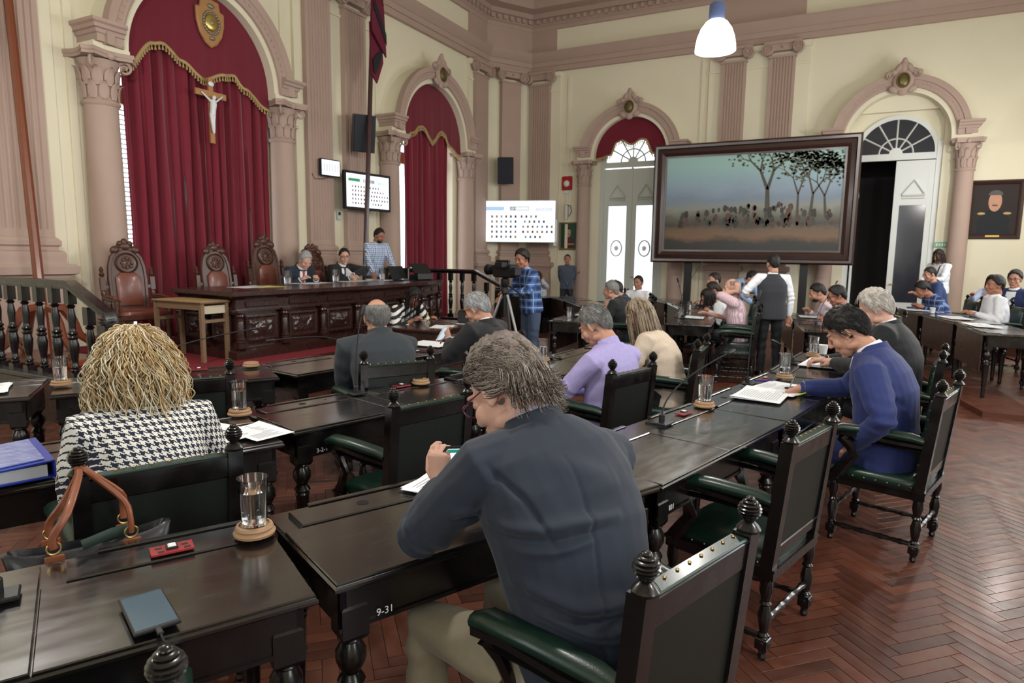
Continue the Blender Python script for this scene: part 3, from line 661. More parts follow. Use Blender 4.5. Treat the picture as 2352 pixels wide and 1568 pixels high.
# ------------------------------------------------------------------ screens, speakers, wall fittings
SCRW = emis('screen_white', S(236, 242, 250), 1.25); SCRG = emis('screen_green', S(70, 150, 110), .9); SCRB = emis('screen_blue', S(168, 196, 226), 1.0); SCRD = emis('screen_dark', S(40, 44, 60), .5); SCRY = emis('screen_grey', S(150, 150, 160), .8)
TILES = [emis('screen_tile_%d' % i, c, .8) for i, c in enumerate((S(120, 96, 86), S(86, 92, 120), S(160, 120, 90), S(70, 66, 70), S(140, 150, 150)))]
def screen(label, loc, R, w, h, bez, white=False, name='wall_monitor'):
    p = thing(name, label, 'screen', loc); p.rotation_euler = R
    MB().box((0, -.03, 0), (w, .06, h), bev=.008).build('housing', WHITE if white else PLASTB, p, smooth=0)
    MB().box((0, .002, 0), (w-2*bez, .006, h-2*bez)).build('panel', SCRW, p, smooth=0); y = .007; u, v = w-2*bez, h-2*bez
    def rect(x0, x1, z0, z1, m, nm): MB().box(((x0+x1)/2*u, y, (z0+z1)/2*v), ((x1-x0)*u, .004, (z1-z0)*v)).build(nm, m, p, smooth=0)
    g = SCRB if white else SCRG
    rect(.2, .46, .27, .36, g, 'name_box'); rect(-.14, .12, .27, .36, SCRD, 'vote_box'); rect(-.135, .045, .28, .35, SCRW, 'vote_field'); rect(.055, .115, .28, .35, SCRW, 'vote_count'); rect(-.46, -.24, .26, .33, SCRY if white else SCRG, 'title_line'); rect(-.455, -.245, .265, .325, SCRW, 'title_field')
    rd = random.Random(int(w*100)); pic = []
    rows = ((-.24, -.05, .04, .36), (-.35, -.05, .04, .36), (-.46, -.05, .04, .42), (-.46, -.05, .04, .36), (-.3, -.05, .04, .36))
    for r, (a, b_, c, d) in enumerate(rows):
        z = .12-r*.125
        for lo, hi in ((a, b_), (c, d)):
            x = lo
            while x < hi+.01: pic.append((x, z)); x += .0655
    for k, (x, z) in enumerate(pic):
        MB().box((x*u, y, z*v), (.026*u, .004, .06*v)).build('member_photo', TILES[rd.randrange(5)], p, smooth=0)
    return p
def orient(outx, outy, tilt=0): return (math.radians(tilt), 0, math.atan2(-outx, outy))
s1 = screen('flat wall monitor showing green member chart behind the flagpole', (-8.5, 10.17, 2.87), orient(1, -.12, 0), 1.2, .72, .05)
MB().bb(-.08, .08, -.45, -.06, -.08, .08).build('wall_bracket', METALB, s1, smooth=0)
s2 = screen('large white projection screen in the room corner', (-7.95, 15.55, 2.57), orient(.3, -1, 0), 1.98, 1.1, .02, True, 'projection_screen')
for s in (-1, 1): MB().bb(s*1.02, s*.94, -.1, -.04, -.62, -.52).bb(s*1.02, s*.99, -.5, -.04, -.6, .05).build('bracket', WHITE, s2, smooth=0)
c3 = thing('clock_screen', 'small white screen with three empty boxes on pilaster', 'screen', (-8.66, 9.32, 3.23)); c3.rotation_euler = orient(1, -.15, 0)
MB().box((0, -.03, 0), (.44, .06, .31), bev=.01).build('housing', PLASTB, c3, smooth=0); MB().box((0, .002, 0), (.4, .006, .27)).build('panel', SCRW, c3, smooth=0)
for x in (-.12, 0, .12):
    q = [(x-.03, -.065), (x+.03, -.065), (x+.03, .065), (x-.03, .065)]
    MB().tube([(a, .008, z) for a, z in q], .005, 4, close=True).build('digit_box', SCRD, c3, smooth=0)
MB().tube([(0, -.03, -.15), (.1, -.05, -.2), (.3, -.08, -.22), (.36, -.1, -.1)], .006, 5).build('cable', PLASTB, c3)
def speaker(label, loc, out, w=.42, h=.68, tilt=-10):
    p = thing('loudspeaker', label, 'speaker', loc, 0, 'wall loudspeakers'); p.rotation_euler = orient(out[0], out[1], tilt)
    MB().loft([[(-w/2*a, y, -h/2), (w/2*a, y, -h/2), (w/2*a, y, h/2), (-w/2*a, y, h/2)] for a, y in ((.7, -.32), (.95, -.1), (1, 0))]).build('cabinet', PLASTB, p, smooth=0)
    MB().box((0, .012, 0), (w*.94, .02, h*.95), bev=.008).build('grille', pm('grille_mesh', S(26, 30, 42), .6, bump=(300, .6, .003)), p, smooth=0)
    MB().bb(-.03, .03, -.75, -.3, -h*.42, -h*.34).bb(-.06, .06, -.78, -.74, -h*.55, -h*.2).build('bracket', METALB, p, smooth=0)
speaker('black loudspeaker on wall bracket above the flat monitor', (-8.3, 9.85, 3.9), (.9, -.55)); speaker('black loudspeaker above the large white projection screen', (-8.3, 15.45, 3.88), (.45, -1))
al = thing('fire_alarm', 'red fire alarm with white strobe on the cream wall', 'alarm', (-7.05, YW, 3.62), RZB)
MB().bb(-.14, .14, 0, .07, -.17, .2, bev=.02).build('red_housing', pm('alarm_red', S(170, 36, 40), .35), al, smooth=0); MB().ell((0, .08, 0), (.09, .06, .09)).build('strobe', WHITE, al); MB().bb(-.07, .07, 0, .06, -.27, -.18, bev=.01).build('junction_box', WHITE, al, smooth=0)
MB().tube([(0, .02, -.27), (.01, .02, -.5), (0, .02, -.6)], .008, 5).build('cable', WHITE, al)
ph = thing('wall_handset', 'slim white wall handset with a looped cord below alarm', 'handset', (-7.05, YW, 2.88), RZB)
MB().bb(-.04, .04, 0, .06, -.22, .2, bev=.015).build('handset', WHITE, ph, smooth=0); MB().tube([(.0, .06, .18), (-.12, .05, .15), (-.15, .04, 0), (-.08, .04, -.12), (0, .04, -.1)], .008, 5).build('cord', PLASTB, ph)
ex = thing('exit_sign', 'small green exit sign beside the door column', 'sign', (1.62, YW, 2.02), RZB); MB().bb(-.13, .13, 0, .02, -.06, .06).build('sign_plate', pm('sign_green', S(120, 176, 148), .5), ex, smooth=0)
for k in range(4): MB().bb(-.09+k*.05, -.06+k*.05, .02, .024, -.025, .025).build('sign_mark', WHITE, ex, smooth=0)
th = thing('thermostat', 'little grey wall box under the small clock screen', 'wall box', (XW+.06, 9.72, 2.4), RZL); MB().bb(-.05, .05, 0, .05, -.09, .09, bev=.01).build('case', GREYW, th, smooth=0); MB().bb(-.03, .03, .05, .055, 0, .06).build('dial', PLASTB, th, smooth=0)
# ------------------------------------------------------------------ pendant lamps
SHADE = emis('lit_opal_shade', (1, .97, .92, 1), 7.0)
lp = None
for i, (x, y) in enumerate(LAMPS):
    p = thing('pendant_lamp', 'x', 'lamp', (x, y, LAMP_Z), 0, 'pendant lamps')
    p['label'] = 'white glowing dome pendant lamp hanging above the chamber' if i == 0 else ('pendant lamp above the photographer', 'pendant lamp over the right-hand raised row', 'pendant lamp near the right rear wall', 'pendant lamp over the front row by the dais', 'pendant lamp by the right end of back wall')[i-1]
    if lp is None:
        sm = MB().lathe([(.225, 0), (.222, .06), (.205, .15), (.17, .24), (.12, .31), (.07, .345), (.07, .34), (.115, .305), (.165, .235), (.2, .15), (.217, .06), (.22, 0)], 36, cap=False).mesh('lamp_shade', SHADE, 60)
        cm_ = MB().lathe([(.085, .33), (.09, .36), (.085, .5), (.07, .52), (.02, .53)], 20).mesh('lamp_cap', pm('blue_grey_enamel', S(86, 100, 140), .4), 40)
        lp = (sm, cm_)
    link('lamp_shade', lp[0], p); link('lamp_cap', lp[1], p); MB().tube([(0, 0, .52), (0, 0, CZ-LAMP_Z)], .006, 5).build('cord', STEEL, p)
    l = bpy.data.lights.new('lamp_bulb', 'POINT'); l.energy = LAMP_W; l.color = (1, .965, .92); l.shadow_soft_size = .12
    o = bpy.data.objects.new('lamp_bulb', l); COL.objects.link(o); o.parent = p; o.location = (0, 0, -.06)
# ------------------------------------------------------------------ dais with red carpet
DZ = .42; DX, DY0, DY1 = -5.92, 3.42, 10.65
b = MB(); b.bb(XW, DX, DY0, DY1, 0, DZ-.02).bb(DX, -5.66, DY0, DY1, 0, .2)
b.bb(DX-.01, DX+.03, DY0, DY1, DZ-.06, DZ-.02, bev=.008).bb(-5.67, -5.63, DY0, DY1, .14, .2, bev=.008)
dais = tag(b.build('dais', DARKB, smooth=0), 'raised dark wood dais with a red carpet under the presidium', 'platform')
MB().bb(XW+.02, DX+.015, DY0+.05, DY1-.05, DZ-.02, DZ, bev=.006).build('carpet', CARPET, dais, smooth=0)
# ------------------------------------------------------------------ balustrades
BAL = MB().box((0, 0, .04), (.085, .085, .08)).box((0, 0, .8), (.075, .075, .16)).lathe([(.03, .08), (.04, .1), (.026, .115), (.04, .13), (.026, .15), (.03, .2), (.042, .28), (.046, .34), (.034, .39), (.046, .41), (.03, .43), (.046, .45), (.03, .47), (.028, .5), (.036, .6), (.024, .68), (.04, .7), (.024, .715), (.038, .73)], 14).mesh('baluster', DARK, 40)
def balustrade(label, y, sgn=1):
    p = thing('balustrade', label, 'balustrade', (0, y, DZ), 0, 'black turned balustrades')
    x0, x1, x2 = XW+.05, -6.36, -5.86; zt = .95; z2 = .72
    prof = [(-.055, -.03), (.055, -.03), (.065, 0), (.05, .03), (-.05, .03), (-.065, 0)]
    rings = [[(x, a, z+c) for a, c in prof] for x, z in ((x0, zt), (x1, zt), (x2, z2), (x2+.07, z2-.03), (x2+.1, z2-.1))]
    MB().loft(rings).build('handrail', DARK, p, smooth=25)
    MB().bb(x0, x1+.1, -.06, .06, 0, .05, bev=.01).build('base_rail', DARK, p, smooth=0)
    MB().bb(x0, x1+.1, -.035, .035, zt-.05, zt-.025).build('under_rail', DARK, p, smooth=0)
    n = 10
    for k in range(n):
        o = link('baluster', BAL, p, (x1-.02-k*.262, 0, .04)); 
    o = link('baluster', BAL, p, (-6.1, 0, -.16)); o.scale = (1, 1, 1.03)
    MB().box((x2+.03, 0, .16), (.12, .12, .9), bev=.01).lathe([(.07, .62), (.08, .63), (.065, .65), (.075, .66)], 14, (x2+.03, 0, 0)).box((x2+.03, 0, -.3), (.15, .15, .16)).lathe([(.05, -.22), (.075, -.1), (.05, .0), (.075, .08), (.05, .12)], 14, (x2+.03, 0, 0)).build('newel_post', DARK, p, smooth=30)
balustrade('black turned balustrade on left end of the dais', DY0); balustrade('black turned balustrade on far right end of the dais', DY1)
# ------------------------------------------------------------------ presidium desk
FP = [(-7.5, 5.36), (-6.38, 5.25), (-6.3, 7.2), (-6.45, 9.0), (-6.78, 9.95)]
IP = [(-7.52, 5.95), (-7.48, 6.0), (-7.48, 7.2), (-7.5, 8.9), (-7.6, 9.75)]
pd = thing('presidium_desk', 'long carved mahogany presidium desk on the red dais', 'desk', (0, 0, DZ))
def off(poly, inner, d):          # outward offset of the front line
    out = []
    for i, p in enumerate(poly):
        ns = []
        for a, c in ((i-1, i), (i, i+1)):
            if a >= 0 and c < len(poly): v = (Vector(poly[c])-Vector(poly[a])).normalized(); ns.append(Vector((v.y, -v.x)))
        m = sum(ns, Vector((0, 0))).normalized(); k = d/max(.4, m.dot(ns[0])); out.append((p[0]+m.x*k, p[1]+m.y*k))
    return out+inner[::-1]
def slab(d, z0, z1, name, m, d2=None):
    A = off(FP, IP, d); B = off(FP, IP, d if d2 is None else d2); n = len(A)
    return MB().loft([[(x, y, z0) for x, y in A], [(x, y, z1) for x, y in B]]).build(name, m, pd, smooth=0)
slab(.1, 0, .09, 'plinth', MAHOG); slab(.1, .09, .13, 'plinth_moulding', MAHOG, .04); slab(0, .13, .56, 'body', MAHOG); slab(.07, .56, .585, 'belt_moulding', MAHOG); slab(.04, .585, .7, 'frieze', MAHOG); slab(.05, .7, .75, 'cornice', MAHOG, .12); slab(.14, .75, .8, 'top', MAHOG)
def carved(w, h, seed, nx=30, nz=16):
    V = []; F = []
    for j in range(nz+1):
        for i in range(nx+1):
            u, v = i/nx-.5, j/nz-.5
            y = .012+.03*max(0, noise.noise((u*7+seed, v*5, seed*1.7)))+.018*abs(noise.noise((u*17, v*13+seed, 2.)))
            if seed % 2: y += .045*math.exp(-((u/.13)**2+(v/.22)**2))
            e = min(1, (0.5-abs(u))*9, (0.5-abs(v))*7); V.append((u*w, y*max(0, e), v*h))
    for j in range(nz):
        for i in range(nx): a = j*(nx+1)+i; F.append((a+1, a, a+nx+1, a+nx+2))
    return MB().add(V, F)
CARV = pm('polished_carving', S(52, 34, 32), .24, coat=.5, var=(20, .3))
colon = MB().box((0, 0, .03), (.13, .1, .06)).lathe([(.058, .06), (.062, .075), (.048, .09), (.058, .105), (.044, .12), (.042, .3), (.038, .32), (.05, .33), (.038, .345), (.04, .36), (.055, .38), (.048, .4), (.062, .42)], 14).box((0, 0, .435), (.13, .11, .03)).mesh('colonnette', MAHOG, 40)
sd = 0
for (a, c), npan in zip(zip(FP, FP[1:]), (2, 3, 3, 2)):
    A, C_ = Vector(a), Vector(c); d = C_-A; L = d.length; d.normalize(); rz = math.atan2(d.y, d.x)+PI
    nrm = Vector((d.y, -d.x))
    for k in range(npan+1):
        if k == npan and c != FP[-1]: continue
        p = A+d*(L*k/npan)+nrm*.05; o = link('colonnette', colon, pd, (p.x, p.y, .13), rz)
    for k in range(npan):
        w = L/npan-.17; p = A+d*(L*(k+.5)/npan); sd += 1
        o = MB().box((0, .008, 0), (w, .03, .33)).build('panel', MAHOG, pd, (p.x, p.y, .35), rz, smooth=0)
        frame_bars(w, .33, -.165, 0, [(0, .0), (0, .035), (.025, .045), (.05, .02), (.05, 0)], MAHOG, o, 'panel_moulding')
        carved(w-.12, .21, sd).build('carving', CARV, o, (0, .02, 0), smooth=60)
        MB().box((0, .045, .295), (w, .02, .075), bev=.008).build('frieze_panel', MAHOG, pd, (p.x, p.y, .35), rz, smooth=0)
# ------------------------------------------------------------------ carved high-backed chairs on the dais
def high_chair():
    p = thing('carved_chair', 'x', 'chair', group='carved high-backed chairs on the dais')
    MB().box((0, .26, .43), (.58, .54, .06), bev=.015).build('seat_frame', WALN, p, smooth=0)
    r = []
    for z, i in ((.44, .01), (.47, -.01), (.51, .0), (.535, .06)): r.append([(x*(.29-i), .26+y*(.27-i), z) for x, y in [(math.copysign(abs(math.cos(a))**.4, math.cos(a)), math.copysign(abs(math.sin(a))**.4, math.sin(a))) for a in [2*PI*k/24 for k in range(24)]]])
    MB().loft(r).build('seat', BROWNL, p, smooth=50)
    R = Matrix.Translation((0, -.0, .47)) @ Matrix.Rotation(math.radians(-7), 4, 'X').inverted() @ Matrix.Translation((0, 0, -.47))
    R = Matrix.Translation((0, 0, .47)) @ Matrix.Rotation(math.radians(7), 4, 'X') @ Matrix.Translation((0, 0, -.47))
    out = [(-.2, .5), (-.21, .9), (-.2, 1.05), (-.17, 1.17), (-.1, 1.26), (0, 1.3), (.1, 1.26), (.17, 1.17), (.2, 1.05), (.21, .9), (.2, .5)]
    n = len(out); b = MB().add([(x, -.05, z) for x, z in out]+[(x, 0, z) for x, z in out], [tuple(range(n)), tuple(range(2*n-1, n-1, -1))]+[(i, n+i, n+(i+1) % n, (i+1) % n) for i in range(n)])
    b.tube([(x*1.0, -.01, z) for x, z in out], .028, 6); b.ell((0, -.01, 1.32), (.1, .04, .06)); b.ell((0, -.01, 1.37), (.04, .03, .05))
    for s in (-1, 1): b.ell((s*.12, 0, 1.27), (.06, .035, .05), R=rotm('Y', s*30)); b.ell((s*.06, .01, 1.35), (.035, .03, .035))
    b.xf(R).build('back_frame', WALN, p)
    q = [(-.15, .55), (.15, .55), (.15, .92), (.09, .98), (-.09, .98), (-.15, .92)]
    MB().loft([[(x*k, y, .76+(z-.76)*k) for x, z in q] for k, y in ((1, 0), (.97, .025), (.85, .035))]).xf(R).build('back_leather', BROWNL, p, smooth=50)
    m = MB().lathe([(.13, 0), (.135, .02), (.12, .035), (.11, .015), (.02, .02), (0, .03)], 24, (0, 0, 1.1), rotm('X', -90))
    for k in range(8): m.ell((.06*math.cos(k*PI/4), .025, 1.1+.06*math.sin(k*PI/4)), (.022, .014, .022), 8, 5)
    m.xf(R).build('medallion', WALN, p)
    for s in (-1, 1):
        MB().lathe([(.025, .47), (.03, .52), (.022, .6), (.03, .66), (.022, .68), (.034, .72), (.02, .76)], 10, (s*.29, -.02, 0)).box((s*.29, -.02, .84), (.055, .055, .18), bev=.008).lathe([(.02, .93), (.036, .96), (.02, .99), (.028, 1.02), (.008, 1.06)], 10, (s*.29, -.02, 0)).bb(s*.2, s*.29, -.04, 0, .78, .82).bb(s*.2, s*.29, -.04, 0, .58, .61).xf(R).build('side_post', WALN, p)
        MB().tube([(s*.29, -.02, .66), (s*.3, .15, .665), (s*.3, .35, .655), (s*.3, .46, .64)], [.03, .035, .035, .04], 8, flat=(.6, 1.1)).build('arm', WALN, p)
        MB().tube([(s*.29, .02, .685), (s*.3, .2, .69), (s*.3, .4, .68)], .028, 8, flat=(.6, 1)).build('arm_pad', BROWNL, p)
        MB().lathe([(.03, .46), (.036, .5), (.024, .54), (.032, .6), (.026, .64)], 10, (s*.3, .44, 0)).build('arm_support', WALN, p)
        for y in (.0, .49):
            MB().lathe([(.026, 0), (.032, .03), (.02, .06), (.032, .1), (.024, .14), (.036, .24), (.026, .3), (.036, .33), (.034, .41)], 10, (s*.26, y, 0)).build('leg', WALN, p)
    return p
hc = high_chair()
for i, (x, y, fx, fy, lab, sc) in enumerate(((-8.22, 5.14, 1, -.25, 'carved high-backed chair standing alone left of the presidium desk', 1), (-8.15, 6.42, 1, -.1, 'empty carved chair behind the desk in front of the curtain', 1),
        (-8.1, 7.3, 1, -.05, 'tallest carved chair, empty, next to the grey-haired speaker', 1.09), (-8.15, 8.3, 1, -.1, 'rear carved chair of the pair showing between the two seated officials', 1), (-7.85, 8.12, 1, .1, 'front carved chair of the pair showing between the two seated officials', 1))):
    put(hc, i == 0, (x, y, DZ), face_rz(fx, fy), lab, scale=(sc,)*3 if sc != 1 else None)
# ------------------------------------------------------------------ small writing table
st = thing('side_table', 'small plain wooden table with pale top before the presidium desk', 'table', (-6.86, 5.0, DZ))
OAKD = pm('greyed_oak', S(120, 96, 72), .5, var=(14, .2), stretch=(6, 6, 1))
MB().box((0, 0, .685), (.86, .38, .03), bev=.006).build('top', pm('ochre_laminate', S(158, 132, 88), .5, var=(6, .1)), st, smooth=0)
MB().tube([(-.43, -.19, .685), (.43, -.19, .685), (.43, .19, .685), (-.43, .19, .685)], .012, 4, close=True).build('edge_band', OAKD, st)
for x in (-.4, .4):
    for y in (-.16, .16): MB().box((x, y, .335), (.042, .042, .67), bev=.005).build('leg', OAKD, st, smooth=0)
for y in (-.16, .16): MB().box((0, y, .635), (.76, .02, .07)).build('apron', OAKD, st, smooth=0)
MB().box((.4, 0, .6), (.02, .28, .09)).build('modesty_panel', pm('cream_board', S(190, 180, 156), .6), st, smooth=0)
for x in (-.4, .4): MB().box((x, 0, .47), (.03, .28, .035)).build('stretcher', OAKD, st, smooth=0)
# ------------------------------------------------------------------ leaning pole with scrolled stand, flag on its pole
pl = thing('pole_stand', 'tall varnished wooden pole leaning back on a scrolled stand', 'pole stand', (-7.92, 3.96, DZ))
top = Vector((-.8, .3, 3.95))
for dx, r in ((-.055, .055), (.05, .05)): MB().tube([Vector((dx, dx*-.4, .1)), Vector((dx, dx*-.4, .1))+top*1.25], [r, r*.8], 8).build('pole', POLEW, pl)
MB().bb(-.62, .62, -.3, .3, 0, .08, bev=.02).build('base_board', POLEW, pl, smooth=0)
for s in (-1, 1):
    for ax in (0, 1):
        pts = [(s*.08, 0, .62), (s*.2, 0, .6), (s*.3, 0, .45), (s*.36, 0, .28), (s*.46, 0, .2), (s*.54, 0, .22), (s*.53, 0, .14), (s*.45, 0, .1)]
        m = MB().tube(pts, [.05, .06, .06, .055, .05, .05, .05, .05], 6, flat=(.9, .6))
        if ax: m.xf(Matrix.Rotation(PI/2, 4, 'Z'))
        m.build('scroll_bracket', POLEW, pl)
fpole = thing('flagpole', 'dark upright flagpole with a limp maroon and black flag', 'flag', (-8.1, 9.5, DZ))
FLAGM = pm('maroon_flag_cloth', S(98, 22, 46), .8, var=(5, .2)); FLAGB = pm('black_flag_stripe', S(26, 30, 38), .8); DPOLE = pm('dark_red_pole', S(58, 26, 28), .35, coat=.3)
MB().tube([(0, 0, .05), (-.12, .6, 6.6)], [.045, .04], 10).build('pole', DPOLE, fpole); MB().lathe([(.22, 0), (.2, .06), (.08, .1), (.06, .2)], 16).build('foot', DPOLE, fpole)
def fl(t): return Vector((-.12*t+.07, .6*t, .05+6.55*t))
def fold(name, m, Q, th=.03):
    n = len(Q); return MB().add([(x, y, z) for x, y, z in Q]+[(x-th, y, z) for x, y, z in Q], [tuple(range(n)), tuple(range(2*n-1, n-1, -1))]+[(i, n+i, n+(i+1) % n, (i+1) % n) for i in range(n)]).build(name, m, fpole, smooth=0)
B0 = Vector((-.05, .5, 0))
fold('flag_cloth', FLAGM, [(.02, 0.42, 7.25), (.02, 0.35, 5.80), (.05, 0.32, 5.30), (.06, 0.34, 5.25), (.06, 0.70, 4.90), (.06, 0.66, 5.55), (.05, 0.58, 6.55), (.04, 0.54, 7.25)])
fold('flag_fold', FLAGM, [(-.02, 0.34, 5.45), (-.02, 0.36, 4.55), (.0, 0.50, 4.40), (.0, 0.68, 4.80), (.0, 0.64, 5.25)])
fold('flag_stripe', FLAGB, [(.075, 0.35, 5.67), (.075, 0.36, 5.85), (.08, 0.68, 5.30), (.08, 0.69, 5.10)], .006); fold('flag_stripe', FLAGB, [(.02, 0.39, 4.57), (.02, 0.44, 4.55), (.02, 0.66, 5.00), (.02, 0.58, 5.00), (.02, 0.37, 4.80)], .006)
e = MB()
for k in range(9): a = -1.2+k*.3; e.ell((.085, 0.7-.13*math.cos(a*.8), 6.05+.26*math.sin(a)), (.008, .016, .03), 6, 4)
stuff(e.build('gold_emblem', GOLD, fpole))
# ------------------------------------------------------------------ green leather armchairs
def bead_leg(x, y, z1, r=.024):
    return MB().lathe([(r*.55, 0), (r*.8, .015), (r*.6, .03), (r*1.15, .06), (r*1.25, .085), (r*.7, .105), (r*1.1, .115), (r*.7, .125), (r*.9, .15), (r*1.2, .2), (r*.75, .245), (r*1.1, .255), (r*.75, .265), (r*.95, .29), (r*1.2, .31), (r, z1)], 10, (x, y, 0)).box((x, y, .075), (r*2.1, r*2.1, .05), bev=.004)
def turned(a, b, r=.013):
    a, b = Vector(a), Vector(b); pts = []; rr = []
    for k in range(25):
        t = k/24; pts.append(a.lerp(b, t)); q = abs(t-.5)*2
        rr.append(r*(1.35 if k % 6 == 3 else .8 if k % 6 == 0 else 1.05))
    return MB().tube(pts, rr, 7)
def arm_chair():
    p = thing('leather_armchair', 'x', 'chair', group='green leather armchairs at the desks')
    def back(y, z): return .06*(1-(z-.4)/.65)       # lean of the back posts
    for s in (-1, 1):
        x = s*.24; w = .026
        MB().loft([[(x-w, back(0, z)-w, z), (x+w, back(0, z)-w, z), (x+w, back(0, z)+w, z), (x-w, back(0, z)+w, z)] for z in (.36, .955)]).build('back_post', DARK, p, smooth=0)
        prof = [(.03, .955), (.033, .963), (.024, .975), (.014, .983), (.017, .991)]
        z = .991
        for k, r in enumerate((.022, .028, .031, .0305, .027, .02, .012)): prof += [(r*.9, z), (r*1.04, z+.004), (r*.86, z+.0078)]; z += .0083
        prof.append((.002, z+.002)); MB().lathe(prof, 16, (x, .003, 0)).build('finial', DARK, p, smooth=50)
        bead_leg(x, .06, .37).build('leg', DARK, p); bead_leg(s*.235, .5, .37).build('leg', DARK, p)
        MB().tube([(x, .055, .665), (x*1.08, .2, .67), (x*1.16, .38, .685), (x*1.2, .5, .675)], [.026, .03, .033, .035], 6, flat=(.62, 1.05)).tube([(x, .06, .635), (x*1.1, .3, .645), (x*1.19, .48, .645)], .026, 4, flat=(.5, 1)).build('arm', DARK, p, smooth=30)
        MB().tube([(x, .06, .695), (x*1.03, .12, .707), (x*1.12, .3, .715), (x*1.18, .46, .71), (x*1.2, .51, .692)], [.029, .034, .037, .038, .028], 10, flat=(.78, 1.15)).build('arm_pad', GREEN, p, smooth=60)
        MB().tube([(s*.24, .5, .4), (s*.25, .45, .48), (s*.262, .4, .55), (s*.272, .43, .61), (s*.285, .47, .65)], [.034, .027, .025, .03, .032], 6, flat=(1.2, .7)).build('arm_support', DARK, p, smooth=40)
        turned((x, .08, .1), (s*.235, .48, .1)).build('stretcher', DARK, p)
    turned((-.24, .06, .17), (.24, .06, .17)).build('stretcher', DARK, p); turned((-.235, .5, .2), (.235, .5, .2)).build('stretcher', DARK, p)
    MB().bb(-.255, .255, .03, .53, .355, .405, bev=.008).bb(-.262, .262, .025, .54, .4, .412).build('seat_frame', DARK, p, smooth=0)
    r = []
    for z, i in ((.405, 0), (.425, -.006), (.452, .002), (.468, .03), (.474, .08)):
        r.append([(math.copysign(abs(math.cos(a))**.35, math.cos(a))*(.235-i), .285+math.copysign(abs(math.sin(a))**.35, math.sin(a))*(.235-i), z) for a in [2*PI*k/28 for k in range(28)]])
    MB().loft(r).build('seat', GREEN, p, smooth=60)
    k = Matrix(((1, 0, 0, 0), (0, 1, -.0923, .0969), (0, 0, 1, 0), (0, 0, 0, 1)))
    MB().box((0, 0, .895), (.44, .04, .085), bev=.006).xf(k).build('top_rail', DARK, p, smooth=0)
    MB().box((0, 0, .475), (.44, .036, .05), bev=.005).xf(k).build('lower_rail', DARK, p, smooth=0)
    MB().box((0, .004, .94), (.42, .05, .012), bev=.004).xf(k).build('top_strip', GREEN, p, smooth=0)
    r = [[(math.copysign(abs(math.cos(a))**.4, math.cos(a))*(.215-i), y, .69+math.copysign(abs(math.sin(a))**.4, math.sin(a))*(.2+.05-i)) for a in [2*PI*j/24 for j in range(24)]] for y, i in ((.012, 0), (.03, .0), (.05, .02), (.058, .07))]
    MB().loft(r).xf(k).build('back_cushion', GREEN, p, smooth=60)
    MB().box((0, -.008, .68), (.43, .012, .36)).xf(k).build('back_panel', GREENB, p, smooth=0)
    n = MB()
    for s in (-1, 1):
        for z in np.linspace(.5, .92, 9): n.ell((s*.217, .035, float(z)), (.005, .005, .005), 6, 4)
    for x in np.linspace(-.19, .19, 8): n.ell((float(x), .012, .948), (.005, .005, .004), 6, 4)
    n.xf(k)
    for x in np.linspace(-.2, .2, 9): n.ell((float(x), .525, .42), (.005, .005, .005), 6, 4)
    for s in (-1, 1):
        for y in np.linspace(.1, .46, 7): n.ell((s*.252, float(y), .425), (.005, .005, .005), 6, 4)
    stuff(n.build('brass_studs', BRASS, p))
    return p
ac = arm_chair(); CHAIRS = []
def chair(x, y, fx, fy, label, z=0):
    CHAIRS.append(1); return put(ac, len(CHAIRS) == 1, (x, y, z), face_rz(fx, fy), label)
chair(-.272, 1.545, -.949, .316, 'green leather armchair of the nearest man in dark suit')
chair(-2.075, 1.37, -.916, .402, 'green leather armchair with handbag hung on its post, under the blonde woman')
chair(-2.69, 3.50, -.859, .511, 'green leather armchair under the balding man in dark suit')
chair(-1.215, 4.05, -.964, .268, 'green leather armchair under the man in lavender shirt')
chair(-1.04, 5.355, -.999, -.043, 'armchair with pale ball finials behind the long-haired woman in cream')
chair(-.10, 2.97, -.96, .279, 'empty green leather armchair between nearest man and blue suit man')
chair(.537, 4.33, -.962, .274, 'green leather armchair under the man in blue suit')
chair(.648, 5.735, -.992, .129, 'green leather armchair under the white-haired man')
chair(-3.375, 2.40, -.85, .53, 'empty green leather armchair in front row ahead of the blonde woman')
chair(-2.515, 4.73, -.995, .1, 'green leather armchair under the grey-haired man holding a phone')
chair(-1.826, 2.656, -.962, .272, 'empty green leather armchair ahead of the nearest man')
chair(-1.05, .394, -.876, .48, 'armchair at the lower left picture edge, only its finial showing')
